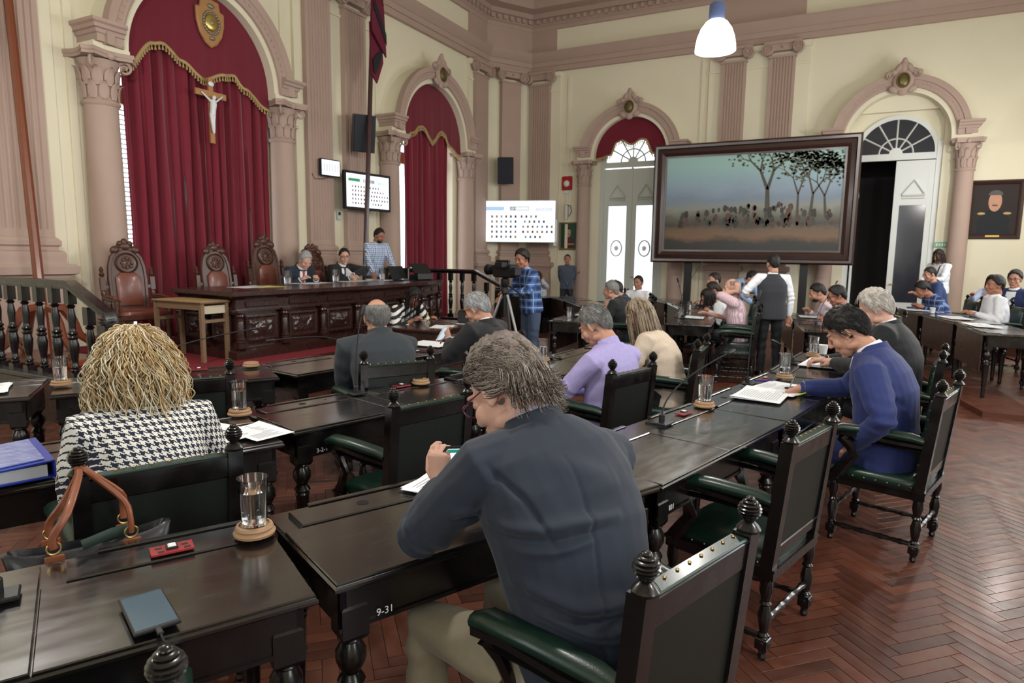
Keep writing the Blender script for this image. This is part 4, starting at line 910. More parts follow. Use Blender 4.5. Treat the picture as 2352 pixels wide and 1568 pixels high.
# ------------------------------------------------------------------ black desks
def text_mesh(s, size, m):
    c = bpy.data.curves.new('t', 'FONT'); c.body = s; c.size = size; c.extrude = .0006; o = bpy.data.objects.new('t', c); COL.objects.link(o)
    dg = bpy.context.evaluated_depsgraph_get(); me = bpy.data.meshes.new_from_object(o.evaluated_get(dg)); bpy.data.objects.remove(o); me.materials.clear(); me.materials.append(m); return me
def desk_proto():
    p = thing('desk', 'x', 'desk', group='black members desks'); L, D, H = 1.4, .617, .78; h = L/2
    MB().bb(-h, h, 0, D, H-.032, H-.008, bev=.008).build('top_frame', DTOP, p, smooth=0)
    for x0, x1, nm in ((-h+.006, -.062, 'lid'), (.062, h-.006, 'lid')):
        MB().bb(x0, x1, .004, .425, H-.012, H, bev=.003).build(nm, DTOP, p, smooth=0)
        MB().bb(x0+.06, x1, .43, D-.05, H-.012, H+.006, bev=.004).build('pen_ledge', DTOP, p, smooth=0)
        MB().bb(x0+.14, x1, D-.042, D-.02, H-.01, H+.012, bev=.003).build('back_lip', DTOP, p, smooth=0)
    MB().bb(-.058, .058, .004, D-.04, H-.012, H+.002, bev=.003).build('middle_board', DTOP, p, smooth=0)
    MB().lathe([(.022, 0), (.022, .0015)], 14, (-.38, .5, H+.0055)).build('ink_hole', BLACKHOLE, p); MB().lathe([(.007, 0), (.007, .0015)], 8, (-.22, .51, H+.0055)).build('ink_hole', BLACKHOLE, p)
    MB().bb(-h+.03, h-.03, .04, .06, H-.16, H-.03).bb(-h+.03, h-.03, D-.06, D-.04, H-.16, H-.03).bb(-h+.03, -h+.05, .04, D-.04, H-.16, H-.03).bb(h-.05, h-.03, .04, D-.04, H-.16, H-.03).bb(-h+.024, h-.024, .034, .046, H-.168, H-.155).build('apron', DARK, p, smooth=0)
    LG = [(.018, 0), (.024, .02), (.02, .05), (.03, .26), (.034, .4), (.038, .41), (.034, .42), (.043, .435), (.034, .45), (.026, .46), (.034, .475), (.046, .5), (.046, .53), (.03, .56), (.04, .57), (.036, .58)]
    lm = MB().lathe(LG, 14).box((0, 0, .63), (.085, .085, .1), bev=.006).loft([[(a*.0425*k, c*.0425*k, z) for a, c in ((-1, -1), (1, -1), (1, 1), (-1, 1))] for k, z in ((.8, .57), (1, .585))]).mesh('leg', DARK, 40)
    for x in (-h+.075, h-.075):
        for y in (.075, D-.075): link('leg', lm, p, (x, y, 0))
    return p
dp = desk_proto(); DESKS = {}
def desk(key, nl, u, L, label, z=0, num=None, fl=False):
    u = Vector(u).normalized(); n = Vector((-u.y, u.x)); c = Vector(nl)+u*(L/2)
    if fl: c = c-n*.617        # given by its front (far) edge instead
    o = put(dp, not DESKS, (c.x, c.y, z), math.atan2(u.y, u.x), label, scale=(L/1.4, 1, 1)); DESKS[key] = (o, c, u, n, z)
    return o
NUMS = []
desk('D1', (-1.845, .02), (.48, .876), 1.35, 'nearest black desk at lower left with phone, voting pad and glass')
desk('D2', (-1.19, 1.26), (.42, .907), 1.36, 'black desk in front of the nearest man, elbow resting on it'); NUMS.append(('D2', '9-31'))
desk('D4', (-.61, 2.49), (.25, .968), 1.4, 'black desk between nearest man and blue suit man, tilted microphone on it'); NUMS.append(('D4', '831'))
desk('D5', (-.26, 3.86), (.2, .98), 1.46, 'black desk of the man in blue suit covered with papers')
desk('D6', (.03, 5.34), (.12, .993), 1.4, 'black desk of the white-haired man with white cup')
desk('B0', (-2.92, .9), (.4, .92), 1.4, 'black desk of the blonde woman with blue binder')
desk('B1', (-2.46, 2.34), (.272, .962), 1.4, 'bare black desk ahead of the nearest man with upright microphone'); NUMS.append(('B1', '3-2-1'))
desk('B2', (-2.06, 3.75), (.2, .98), 1.35, 'black desk of the man in lavender shirt')
desk('B3', (-1.78, 5.12), (.05, 1), 1.4, 'black desk of the long-haired woman in cream')
desk('A9', (-5.28, .98), (.6, .8), 1.4, 'black front-row desk at left edge with folder and glass')
desk('A0', (-4.38, 2.18), (.53, .85), 1.38, 'black front-row desk ahead of the blonde woman')
desk('A1', (-3.61, 3.48), (.16, .987), 1.4, 'black front-row desk of the balding man')
desk('A2', (-3.38, 4.9), (.05, .999), 1.4, 'black front-row desk of the man holding a phone')
for k, s in NUMS:
    o = link('desk_number', text_mesh(s, .032, CHALK), DESKS[k][0], (-.56 if k != 'D4' else -.58, .033, .628)); o.rotation_euler = (PI/2, 0, 0)
def at_desk(key, x, y, h=.786):          # a point on a desk top in desk coordinates
    o, c, u, n, z = DESKS[key]; return (c.x+u.x*x+n.x*y, c.y+u.y*x+n.y*y, z+h)
def dz(key): u = DESKS[key][2]; return math.atan2(u.y, u.x)
# far part of the hemicycle, given by their front edges
FAR = [('E1', (-3.76, 8.31), (-3.85, 9.66), 'first'), ('E2', (-3.88, 9.74), (-4.33, 11.0), 'second'), ('E3', (-4.38, 11.06), (-5.15, 12.2), 'third'), ('E4', (-5.2, 12.26), (-6.05, 13.33), 'fourth')]
FAR2 = [('F1', (-2.25, 8.86), (-2.42, 10.2), 'first'), ('F2', (-2.44, 10.27), (-2.68, 11.6), 'second'), ('F3', (-2.72, 11.66), (-3.25, 12.9), 'third'), ('F4', (-3.3, 12.95), (-4.0, 14.1), 'fourth')]
FAR3 = [('G1', (-.5, 8.99), (-.72, 10.35), 'nearer'), ('G2', (-.74, 10.41), (-1.0, 11.75), 'farther')]
HZ = .06
FAR4 = [('H1', (1.41, 9.3), (1.29, 10.6), 'nearest'), ('H2', (1.28, 10.66), (1.0, 11.95), 'middle'), ('H3', (.97, 12.0), (.6, 13.25), 'farthest')]
for lst, row, zz in ((FAR, 'inner far row by the cameraman', 0), (FAR2, 'middle far row of the man on the telephone', 0), (FAR3, 'far row in front of the waiter side', 0), (FAR4, 'raised right-hand row', HZ)):
    for k, a, c, w in lst:
        v = Vector(c)-Vector(a); desk(k, a, v, v.length, '%s black desk of the %s' % (w, row), zz, fl=True)
        pn = MB().bb(-.64, .64, .6, .612, .32, .76); pn.build('front_panel', DARKB, DESKS[k][0], smooth=0)
tag(MB().prism([(1.24, 9.06), (1.36, 8.5), (4.35, 8.5), (4.35, 16.6), (1.95, 16.3), (.1, 14.2), (.55, 12.9), (.9, 11.2)], 0, HZ).build('platform_step', PARQ, smooth=0), 'low wooden platform carrying the right-hand rows', 'platform')
tag(MB().prism([(1.35, 14.15), (4.35, 13.2), (4.35, 16.6), (1.35, 16.45)], HZ, HZ+.16).build('upper_step', PARQ, smooth=0), 'upper wooden step below the visitor seats at far right', 'platform')
def seat_at(key, x, dist, label, turn=0):
    o, c, u, n, z = DESKS[key]; p = c+u*x-n*dist; a = math.atan2(n.y, n.x)+turn; return chair(p.x, p.y, math.cos(a), math.sin(a), label, z)
seat_at('F1', -.45, .6, 'empty green armchair nearest to the waiter, seen from its left side'); seat_at('F1', .35, .62, 'green armchair under the man on the telephone')
seat_at('F2', -.2, .62, 'green armchair under the dark-haired woman in white'); seat_at('F2', .5, .62, 'green armchair under the dark-suited man in the far middle row'); seat_at('F3', .1, .62, 'green armchair of the far suited man beside the bending man')
seat_at('E1', .2, .62, 'green armchair under the grey-haired man in side view'); seat_at('E2', -.2, .62, 'green armchair under the dark-haired man in navy jacket'); seat_at('E2', .5, .62, 'green armchair under the half hidden grey-haired man'); seat_at('E3', .2, .62, 'empty green armchair near the standing guard, left one'); seat_at('E3', .9, .62, 'empty green armchair near the standing guard, right one')
seat_at('G1', .1, .62, 'green armchair under the man in purple shirt'); seat_at('G2', .1, .62, 'green armchair under the man in pink shirt')
seat_at('H1', .1, .6, 'empty green armchair at near end of the raised row'); seat_at('H2', .5, .62, 'green armchair under the man in white shirt'); seat_at('H3', .4, .62, 'green armchair under the young man in plaid shirt')
# stenographer table, usher table and a dark bench
t = thing('stenographer_table', 'dark table of the writing stenographer before the dais', 'table', (-4.7, 6.95, 0))
MB().bb(-.38, .38, -.6, .6, .745, .78, bev=.01).build('top', MAHOG, t, smooth=0)
MB().bb(-.34, .34, -.56, .56, .3, .745).build('body', DARKB, t, smooth=0)
for x in (-.33, .33):
    for y in (-.55, .55): MB().box((x, y, .15), (.06, .06, .3)).build('leg', DARKB, t, smooth=0)
t = thing('usher_table', 'black table by the back wall where a woman sits', 'table', (-6.35, 13.2, 0), face_rz(-.2, -1))
MB().bb(-.5, .5, -.3, .3, .74, .77, bev=.008).build('top', DARK, t, smooth=0); MB().bb(-.46, .46, .24, .27, .05, .74).build('front_panel', DARK, t, smooth=0)
for x in (-.45, .45): MB().bb(x-.03, x+.03, -.27, .27, 0, .74).build('side_panel', DARK, t, smooth=0)
t = thing('bench', 'dark wooden bench back at right picture edge', 'bench', (2.75, 11.6, HZ), face_rz(-.95, -.3))
MB().bb(-1.0, 1.0, -.04, .04, .1, .93, bev=.01).build('back_board', DARK, t, smooth=0); MB().bb(-1.03, 1.03, -.06, .06, .9, .95, bev=.01).build('top_rail', DARK, t, smooth=0)
MB().bb(-1, 1, -.5, -.04, .4, .45, bev=.01).build('seat_board', DARK, t, smooth=0)
for x in (-.95, .95): MB().bb(x-.03, x+.03, -.48, .03, 0, .42).build('end_panel', DARK, t, smooth=0)
# ------------------------------------------------------------------ glasses on turned coasters
CO_M = MB().lathe([(.05, 0), (.062, .004), (.064, .012), (.055, .02), (.058, .026), (.054, .034), (.046, .036), (.044, .03), (0, .03)], 28).mesh('coaster', COASTER, 40)
GL_M = MB().lathe([(.0, 0), (.036, 0), (.0375, .02), (.0465, .155), (.0475, .157), (.0455, .155), (.036, .022), (.0355, .012), (0, .012)], 32, cap=False).mesh('tumbler', GLASS, 60)
WA_M = {}
def coaster(xyz, label): o = link('coaster', CO_M, None, xyz); return tag(o, label, 'coaster', 'turned wooden coasters')
def glass(xyz, label, fill=.7, small=1.0):
    g = thing('water_glass', label, 'glass', xyz, 0, 'tumblers of water'); link('tumbler', GL_M, g)
    k = round(fill, 2)
    if k not in WA_M:
        h = .0125+.13*k; r = lambda z: .0357+(.0453-.0357)*(z-.02)/.135-.0004
        WA_M[k] = MB().lathe([(0, .0125), (r(.02), .0135), (r(h), h), (0, h-.001)], 32, cap=False).mesh('water', WATER, 60)
    link('water', WA_M[k], g)
    if k > .5 and small == 1.0:
        bb_ = MB(); rd = random.Random(int(xyz[1]*100))
        for _ in range(34):
            a, z = rd.uniform(0, 6.28), rd.uniform(.02, .1); bb_.ell((.033*math.cos(a), .033*math.sin(a), z), (.0013,)*3, 5, 4)
        stuff(bb_.build('bubbles', GLASS, g))
    if small != 1: g.scale = (small,)*3
    return g
def up(p, d): return (p[0], p[1], p[2]+d)
def on(x, y, z=.792): return (x, y, z)
for (x, y), lab, fill in (((-1.623, 1.366), 'nearest desk', .78), ((-2.93, 2.40), 'desk of the blonde woman', .72), ((-4.58, 2.36), 'left front-row desk behind the balusters', .62), ((-.735, 3.93), 'desk with the leaning microphone', .72), ((-2.29, 4.97), 'desk of the man in lavender shirt', .6), ((-.4, 5.2), 'desk of the blue suit man', .3), ((-.27, 6.52), 'desk of the white-haired man', .55)):
    coaster(on(x, y), 'turned wooden coaster under the glass on the '+lab); glass(up(on(x, y), .031), 'tumbler of water on a wooden coaster on the '+lab, fill)
coaster(on(-2.59, 3.62), 'empty turned coaster on the bare desk with upright microphone'); coaster(on(-4.12, 3.5), 'empty turned coaster on the front-row desk ahead of the blonde woman')
# ------------------------------------------------------------------ gooseneck microphones
def mic(key, x, y, tip, label, h=.12, z0=.788):
    p = at_desk(key, x, y, z0); m = thing('microphone', label, 'microphone', p, dz(key), 'gooseneck microphones')
    MB().box((0, 0, .007), (.1, .075, .014), bev=.004).lathe([(.016, .014), (.016, .05), (.011, .055)], 12, (0, .01, 0)).build('base', PLASTB, m, smooth=30)
    R = Matrix.Rotation(-dz(key), 3, 'Z'); T = R @ (Vector(tip)-Vector(p)); a, b_, c = Vector((0, .01, .05)), Vector((0, .01, .05+h)), T
    pts = []
    for k in range(15):
        t = k/14; q = a*(1-t)**2+b_*2*t*(1-t)+c*t*t; pts.append(q)
    MB().tube(pts, .0045, 6).build('gooseneck', PLASTB, m)
    d = (pts[-1]-pts[-3]).normalized(); MB().capsule([pts[-1]-d*.005, pts[-1]+d*.05], .012, 8).build('capsule', PLASTB, m)
    return m
mic('D1', -.03, .4, (-2.25, .8, .98), 'black gooseneck microphone at left edge of the nearest desk')
mic('B1', .0, .5, (-2.74, 3.2, 1.3), 'upright gooseneck microphone on the bare desk ahead of the nearest man', .3)
mic('D4', .13, .46, (-.62, 4.0, 1.12), 'gooseneck microphone leaning right over the desk beside nearest man', .16)
mic('A0', -.15, .5, (-4.35, 3.7, 1.05), 'gooseneck microphone leaning right beside the blonde curls', .14)
mic('A1', .14, .5, (-4.15, 3.75, .97), 'gooseneck microphone leaning left on the balding man\'s desk', .16)
mic('A2', .55, .45, (-4.05, 5.1, 1.06), 'gooseneck microphone leaning left on the phone man\'s desk', .1)
mic('D5', .15, .53, (-.58, 4.87, 1.4), 'tall straight microphone on the blue suit man\'s desk', .4)
mic('D6', -.1, .5, (-.55, 6.1, .95), 'short tilted microphone behind the glass of the white-haired man', .08)
mic('E1', .0, .45, (-3.75, 8.95, 1.25), 'upright microphone on the first inner far desk', .2); mic('F1', .1, .45, (-2.25, 9.55, 1.33), 'upright microphone before the man on the telephone', .25); mic('F3', .3, .4, (-2.6, 12.8, 1.55), 'slanted microphone before the white double doors', .2); mic('G1', -.1, .4, (-.2, 10.3, 1.35), 'slanted microphone before the man in pink shirt', .15); mic('E4', .2, .4, (-5.4, 13.5, 1.3), 'slanted microphone before the standing guard', .1)
# ------------------------------------------------------------------ voting pads
def vote(key, x, y, label):
    v = thing('voting_pad', label, 'voting pad', at_desk(key, x, y, .793), dz(key), 'red voting pads')
    MB().box((0, 0, .003), (.115, .062, .006)).build('acrylic_plate', RED, v, smooth=0)
    for k, (a, c) in enumerate(((-.035, .01), (.035, .008), (-.03, -.018), (.04, -.016))): MB().box((a, c, .0064), (.018, .012, .0008)).build('black_mark', PLASTB, v, smooth=0)
    MB().box((0, 0, .009), (.032, .03, .006)).build('button_rim', PLASTB, v, smooth=0); MB().box((0, 0, .014), (.022, .022, .006), bev=.002).build('button', WHITE, v, smooth=0)
vote('D1', .38, .47, 'red voting pad with white button on the nearest desk'); vote('B1', .35, .5, 'red voting pad on the bare desk with upright microphone'); vote('D4', .42, .49, 'red voting pad beside the glass on the desk of the empty armchair'); vote('D5', .42, .5, 'red voting pad on the desk of the blue suit man'); vote('A0', .2, .5, 'red voting pad on the empty front-row desk'); vote('A9', .25, .5, 'red voting pad on the left front-row desk')
# ------------------------------------------------------------------ papers
def sheet(label, x, y, rot, w, h, z, n=1, m=PAPER, lines=True, curl=.004, name='paper_sheet', group='loose papers'):
    p = thing(name, label, 'paper', (x, y, z), rot, group); rd = random.Random(int((x+9)*131+y*17))
    for k in range(n):
        a = rd.uniform(-.05, .05)*k; V = []; F = []; nx, ny = 6, 7
        for lay in (0, 1):
            for j in range(ny+1):
                for i in range(nx+1):
                    u, v = i/nx-.5, j/ny-.5; zz = .0012*k+curl*(abs(u)*2)**3*(.4+.6*v*2)*(1 if k == n-1 else .3); V.append((u*w, v*h, max(0, zz)+lay*.001+.0004))
        N1 = (nx+1)*(ny+1)
        for j in range(ny):
            for i in range(nx): q = j*(nx+1)+i; F += [(q+nx+1, q+nx+2, q+1, q), (N1+q, N1+q+1, N1+q+nx+2, N1+q+nx+1)]
        edge = [i for i in range(nx+1)]+[j*(nx+1)+nx for j in range(1, ny+1)]+[ny*(nx+1)+i for i in range(nx-1, -1, -1)]+[j*(nx+1) for j in range(ny-1, 0, -1)]
        for i, e in enumerate(edge): f2 = edge[(i+1) % len(edge)]; F.append((e, f2, N1+f2, N1+e))
        MB().add(V, F).xf(Matrix.Rotation(a, 4, 'Z')).build('sheet', m, p, smooth=60)
    if lines:
        t = MB(); zt = .0012*n+.0016
        for r in range(16):
            if rd.random() < .12: continue
            L = w*rd.uniform(.5, .74); t.box((-w*.37+L/2, h*.4-r*h*.052, zt), (L, .0022, .0003))
        stuff(t.build('printed_lines', INK, p, smooth=0))
    return p
def dsheet(key, x, y, rot, label, w=.21, h=.297, **kw): p = at_desk(key, x, y, .793); return sheet(label, p[0], p[1], dz(key)+rot, w, h, p[2], **kw)
dsheet('D1', -.22, .22, .15, 'white paper corner at left edge of the nearest desk', .25, .3)
dsheet('B0', .5, .26, .35, 'stack of white printed sheets by the blonde woman\'s right arm', n=4, curl=.008); dsheet('B0', .64, .2, .28, 'loose sheet hanging over the desk edge by the blonde woman', curl=.01)
dsheet('D2', -.02, .44, .5, 'printed papers under the phone-holding hand of the nearest man', .26, .31, n=4); dsheet('D2', .1, .34, -.1, 'folded notes on the papers before the nearest man', .16, .2, n=2)
dsheet('D5', -.18, .33, .12, 'large white sheet at left on the blue suit man\'s desk', .42, .3, n=3, curl=.01); dsheet('D5', .12, .3, -.1, 'white sheets under the hand of the blue suit man', .42, .33, n=3); dsheet('D6', .05, .28, .0, 'open white ring folder on the white-haired man\'s desk', .5, .33, n=3); dsheet('D6', .36, .34, .1, 'small white note pad under the white-haired man\'s fingers', .16, .2)
dsheet('A1', .55, .3, .1, 'blank white sheet at right of the balding man', .3, .36, n=2, lines=False); dsheet('A2', -.3, .32, .05, 'white sheet under the elbows of the phone man', .32, .4, n=2, lines=False); dsheet('A9', .42, .28, .1, 'loose white sheets under the brown folder', .24, .34, n=3)
dsheet('E1', .25, .35, 0, 'white papers on the first inner far desk', .4, .3); dsheet('F1', .3, .3, 0, 'white papers before the man on the telephone', .4, .28); dsheet('G2', -.1, .3, 0, 'white papers before the man in pink shirt', .35, .3); dsheet('H2', .1, .35, 0, 'white papers on middle desk of the raised row', .6, .3); dsheet('H3', .2, .35, 0, 'white papers on farthest desk of the raised row', .5, .3); dsheet('H1', .35, .4, .1, 'long white paper before the man in white shirt', .6, .28)
sheet('white sheet under the stenographer\'s hand', -4.5, 6.75, .3, .25, .34, .781, n=3, lines=False); sheet('small white note on the stenographer table', -4.5, 7.25, .1, .15, .2, .781)
PZ = DZ+.801
for x, y, w, h, lab, m in ((-7.0, 6.0, .34, .5, 'pile of papers at left end of the presidium desk', PAPER), (-6.9, 6.15, .3, .45, 'yellow folder beneath the papers on the presidium desk', pm('yellow_card', S(206, 196, 100), .7)), (-7.25, 7.35, .3, .6, 'papers before the grey-haired speaker', PAPER), (-7.3, 8.35, .3, .7, 'papers before the official in glasses', PAPER), (-7.25, 9.0, .3, .3, 'papers by the laptop on the presidium desk', PAPER)):
    sheet(lab, x, y, .03, w, h, PZ, n=3, m=m)
p_ = at_desk('H2', .1, .4)
# ------------------------------------------------------------------ things on the desks
p = thing('mobile_phone', 'black mobile phone lying on the nearest desk, charging', 'phone', (-1.48, .92, .793), math.atan2(-.082, .19)+PI/2+.02)
MB().box((0, 0, .005), (.1, .2, .01), bev=.003).build('case', PLASTB, p, smooth=0); MB().box((0, 0, .0102), (.09, .18, .001)).build('screen', pm('phone_glass', S(70, 92, 108), .1, spec=.8), p, smooth=0)
pp_ = [(0, -.1, .006), (0, -.125, .006), (.0, -.16, .004), (.02, -.22, .004), (.01, -.27, -.05)]
MB().tube(pp_[1:], .003, 6).build('cable', PLASTB, p); MB().box((0, -.112, .006), (.014, .03, .008), bev=.002).build('plug', PLASTB, p, smooth=0)
b = thing('ring_binder', 'blue ring binder on the blonde woman\'s desk', 'binder', at_desk('B0', -.38, .2, .79), dz('B0')+.1)
BLU = pm('blue_plastic', S(34, 56, 160), .35); MB().box((0, 0, .004), (.32, .42, .006)).build('back_cover', BLU, b, smooth=0); MB().box((-.0, 0, .06), (.32, .42, .006), rotm('Y', -3)).build('front_cover', BLU, b, smooth=0); MB().box((.157, 0, .033), (.006, .42, .066)).build('spine', BLU, b, smooth=0); MB().box((-.01, 0, .03), (.29, .39, .045)).build('contents', PAPERG, b, smooth=0); MB().box((-.01, -.0, .0665), (.28, .36, .004), rotm('Y', -3)).build('plastic_sleeve', pm('clear_sleeve', S(120, 134, 200), .2, coat=.5, bump=(18, .8, .02)), b, smooth=0)
s = tag(MB().ell((0, 0, .03), (.06, .042, .03), 16, 9).build('glasses_case', pm('grey_mottled', S(70, 74, 78), .5, var=(30, .6)), None, at_desk('B0', -.1, .1, .79), .7), 'grey mottled pouch between binder and the blonde woman', 'pouch')
f = thing('document_folder', 'brown document folder on the left front-row desk', 'folder', at_desk('A9', .28, .26, .7955), dz('A9')+.05); MB().box((0, 0, .006), (.26, .36, .004)).build('cover', pm('brown_card', S(70, 56, 52), .6), f, smooth=0); MB().box((.008, 0, .002), (.25, .35, .006)).build('contents', PAPER, f, smooth=0)
o = thing('mobile_phone', 'black phone lying on papers of the blue suit man', 'phone', up(at_desk('D5', .17, .2, .7965), 0), dz('D5')+1.0); MB().box((0, 0, .006), (.08, .16, .012), bev=.003).build('case', PLASTB, o, smooth=0); MB().box((0, 0, .0124), (.072, .148, .001)).build('screen', MATS['phone_glass'], o, smooth=0)
pen = lambda xyz, r, lab, m: tag(MB().tube([(-.07, 0, .005), (.06, 0, .005), (.07, 0, .004)], [.005, .005, .0015], 7).build('pen', m, None, xyz, r), lab, 'pen', 'pens')
pen(at_desk('B0', .38, .18, .802), 2.2, 'slim pen on the printed sheets by the blonde woman', PLASTB); pen(at_desk('D2', .08, .38, .8), .9, 'silver pen on the nearest man\'s papers', STEEL); pen(at_desk('D5', .3, .47, .795), .4, 'blue pen behind papers of the blue suit man', BLU); pen(at_desk('D5', -.02, .12, .801), 1.2, 'yellow highlighter on the blue suit man\'s papers', pm('highlighter', S(200, 220, 60), .5))
m = thing('computer_mouse', 'dark shiny device lying by the lavender man\'s glass', 'device', at_desk('B2', .63, .5, .79), 1.0); MB().ell((0, 0, .014), (.055, .035, .018)).build('shell', pm('dark_gloss', S(50, 56, 64), .15, coat=.6), m); MB().tube([(.05, 0, .01), (.09, .02, .008), (.1, -.02, .006)], .004, 5).build('lead', PLASTB, m)
pc = thing('pencil_pouch', 'pink, green and red striped woven pouch on desk', 'pouch', at_desk('B3', .1, .36, .785), .5)
for k, c in enumerate((S(226, 70, 130), S(86, 130, 104), S(86, 130, 104), S(176, 54, 62), S(40, 40, 44))): MB().lathe([(.02 if k == 0 else .042, 0), (.042, .012), (.042, .035)], 16, (-.09+k*.035, 0, .042), rotm('Y', 90)).build('woven_band', pm('woven_%d' % k, c, .9, bump=(200, .5, .004)), pc, smooth=50)
cu = thing('cup', 'white paper cup on the white-haired man\'s desk', 'cup', at_desk('D6', .7, .4, .788)); MB().lathe([(.03, 0), (.045, .085), (.047, .088), (.043, .084), (.028, .004), (0, .004)], 20, cap=False).build('cup_body', PAPER, cu)
# stenographer's machine box
bx = thing('printer', 'black box-shaped printer on the stenographer table', 'printer', (-4.48, 7.4, .78), .2); MB().box((0, 0, .09), (.24, .34, .18), bev=.02).build('case', PLASTB, bx, smooth=0); MB().box((.121, 0, .05), (.004, .26, .03)).build('paper_slot', BLACKHOLE, bx, smooth=0); MB().box((.122, -.1, .13), (.004, .05, .02)).build('indicator', STEEL, bx, smooth=0)
bx = thing('printer', 'smaller black device behind the box-shaped printer', 'printer', (-4.5, 7.05+.65, .78), .2); MB().box((0, -.08, .07), (.2, .16, .14), bev=.02).build('case', PLASTB, bx, smooth=0); MB().box((.101, -.08, .07), (.004, .1, .02)).build('slot', BLACKHOLE, bx, smooth=0)
# presidium devices
lt = thing('laptop', 'open dark tablet laptop on the presidium desk', 'laptop', (-7.1, 9.3, PZ-.001), face_rz(-1, .15))
MB().box((0, -.12, .006), (.36, .24, .012), bev=.003).build('keyboard', METALB, lt, smooth=0); MB().box((0, .06, .13), (.36, .012, .25), rotm('X', -28)).build('lid', PLASTB, lt, smooth=0); MB().box((0, .12, .07), (.3, .008, .16), rotm('X', 40)).build('kickstand', STEEL, lt, smooth=0)
dv = thing('telephone_console', 'dark telephone console with blue lights on presidium desk', 'telephone', (-6.85, 9.6, PZ-.001), face_rz(-1, .3))
MB().box((0, 0, .05), (.34, .26, .1), rotm('X', -8)).build('body', PLASTB, dv, smooth=0); MB().box((0, .02, .2), (.38, .02, .22), rotm('X', -40)).build('screen', PLASTB, dv, smooth=0); MB().tube([(-.2, .1, .02), (-.2, .1, .2), (-.22, .0, .22)], .012, 6).build('handset_arm', STEEL, dv)
for x in (-.06, .0, .06): MB().ell((x, .135, .05), (.012, .006, .012), 8, 5).build('blue_light', emis('blue_led', (.05, .08, 1, 1), 6) if 'led' not in MATS else MATS['led'], dv)
for x, y, lab in ((-7.1, 6.72, 'tall glass of water left of the grey-haired speaker'), (-7.15, 7.75, 'tall glass of water right of the grey-haired speaker'), (-7.2, 8.95, 'low glass of water before the man in plaid shirt')): glass((x, y, PZ+.006), lab, .55, 1.25)
pt_ = thing('saucer', 'cream saucer on the presidium desk', 'saucer', (-7.3, 8.75, PZ)); MB().lathe([(.05, 0), (.09, .02), (.095, .024), (.088, .022), (.05, .006), (0, .006)], 20, cap=False).build('dish', pm('cream_china', S(214, 204, 170), .4), pt_)
# cup on raised row
cu = thing('cup', 'white cup on the raised right-hand row', 'cup', at_desk('H3', -.45, .35, .79)); MB().lathe([(.03, 0), (.042, .085), (.044, .088), (.04, .084), (.028, .004), (0, .004)], 16, cap=False).build('cup_body', PAPER, cu)
for k, x, y, lab in (('F1', .3, .5, 'glass before the man on the telephone'), ('E1', -.1, .5, 'glass on the first inner far desk'), ('F2', .4, .45, 'glass before the dark-suited man in far row')): glass(at_desk(k, x, y, .79), 'tumbler of water, '+lab, .6, .9)
# ------------------------------------------------------------------ handbag hung on the blonde woman's chair
TAN = pm('tan_leather', S(120, 66, 40), .45, coat=.1, var=(14, .2), bump=(180, .2, .002)); BLK = pm('black_pebbled_leather', S(24, 25, 28), .4, coat=.15, bump=(240, .35, .002)); OLIVE = pm('dark_olive_webbing', S(34, 50, 42), .6)
hb = thing('handbag', 'black and tan leather handbag hanging from the chair post', 'handbag', (-2.075, 1.37, 0), face_rz(-.916, .402))
def ringp(z, w, d, cx, cy): return [(cx+math.copysign(abs(math.cos(a))**.5, math.cos(a))*w, cy+math.copysign(abs(math.sin(a))**.6, math.sin(a))*d, z+.02*math.cos(a)**2) for a in [2*PI*k/28 for k in range(28)]]
cx0, cy0 = -.23, -.12
MB().loft([ringp(.54, .15, .05, cx0, cy0), ringp(.56, .19, .075, cx0, cy0), ringp(.65, .2, .08, cx0, cy0), ringp(.72, .215, .07, cx0, cy0), ringp(.77, .225, .045, cx0, cy0), ringp(.775, .21, .035, cx0, cy0), ringp(.74, .19, .03, cx0, cy0)]).build('body', BLK, hb, smooth=60)
for x in (-.1, .1):
    for y in (-.078, .065): MB().box((cx0+x, cy0+y, .715), (.05, .008, .14), bev=.003).build('strap_tab', TAN, hb, smooth=0); MB().tube([(cx0+x+.018*math.cos(a*PI/6), cy0+y*.95, 0.805+.018*math.sin(a*PI/6)) for a in range(12)], .003, 5, close=True).build('ring', BRASS, hb)
for y, sh_ in ((-.074, 0), (.06, .02)):
    pts = [(cx0-.1, cy0+y, .805), (cx0-.1, cy0+y, .84), (cx0-.06, cy0+y*.8, .9), (-.245, -.045+sh_, .965), (-.24, -.01+sh_, .985), (-.2, -.04+sh_, .95), (cx0+.09, cy0+y*.6, .9), (cx0+.1, cy0+y, .85), (cx0+.1, cy0+y, .805)]
    Q = []
    for i in range(len(pts)-1):
        for t in (0, .34, .67): 
            p0, p1, p2, p3 = [Vector(pts[min(len(pts)-1, max(0, i+k))]) for k in (-1, 0, 1, 2)]
            Q.append(.5*((2*p1)+(p2-p0)*t+(2*p0-5*p1+4*p2-p3)*t*t+(3*p1-p0-3*p2+p3)*t**3))
    Q.append(Vector(pts[-1])); MB().tube(Q, .011, 8, flat=(1.1, .8)).build('handle', TAN, hb)
MB().tube([(cx0-.03, cy0-.06, .79), (cx0+.05, cy0-.05, .805), (cx0+.1, cy0-.03, .8)], .012, 6, flat=(1.4, .4)).build('webbing_strap', OLIVE, hb)
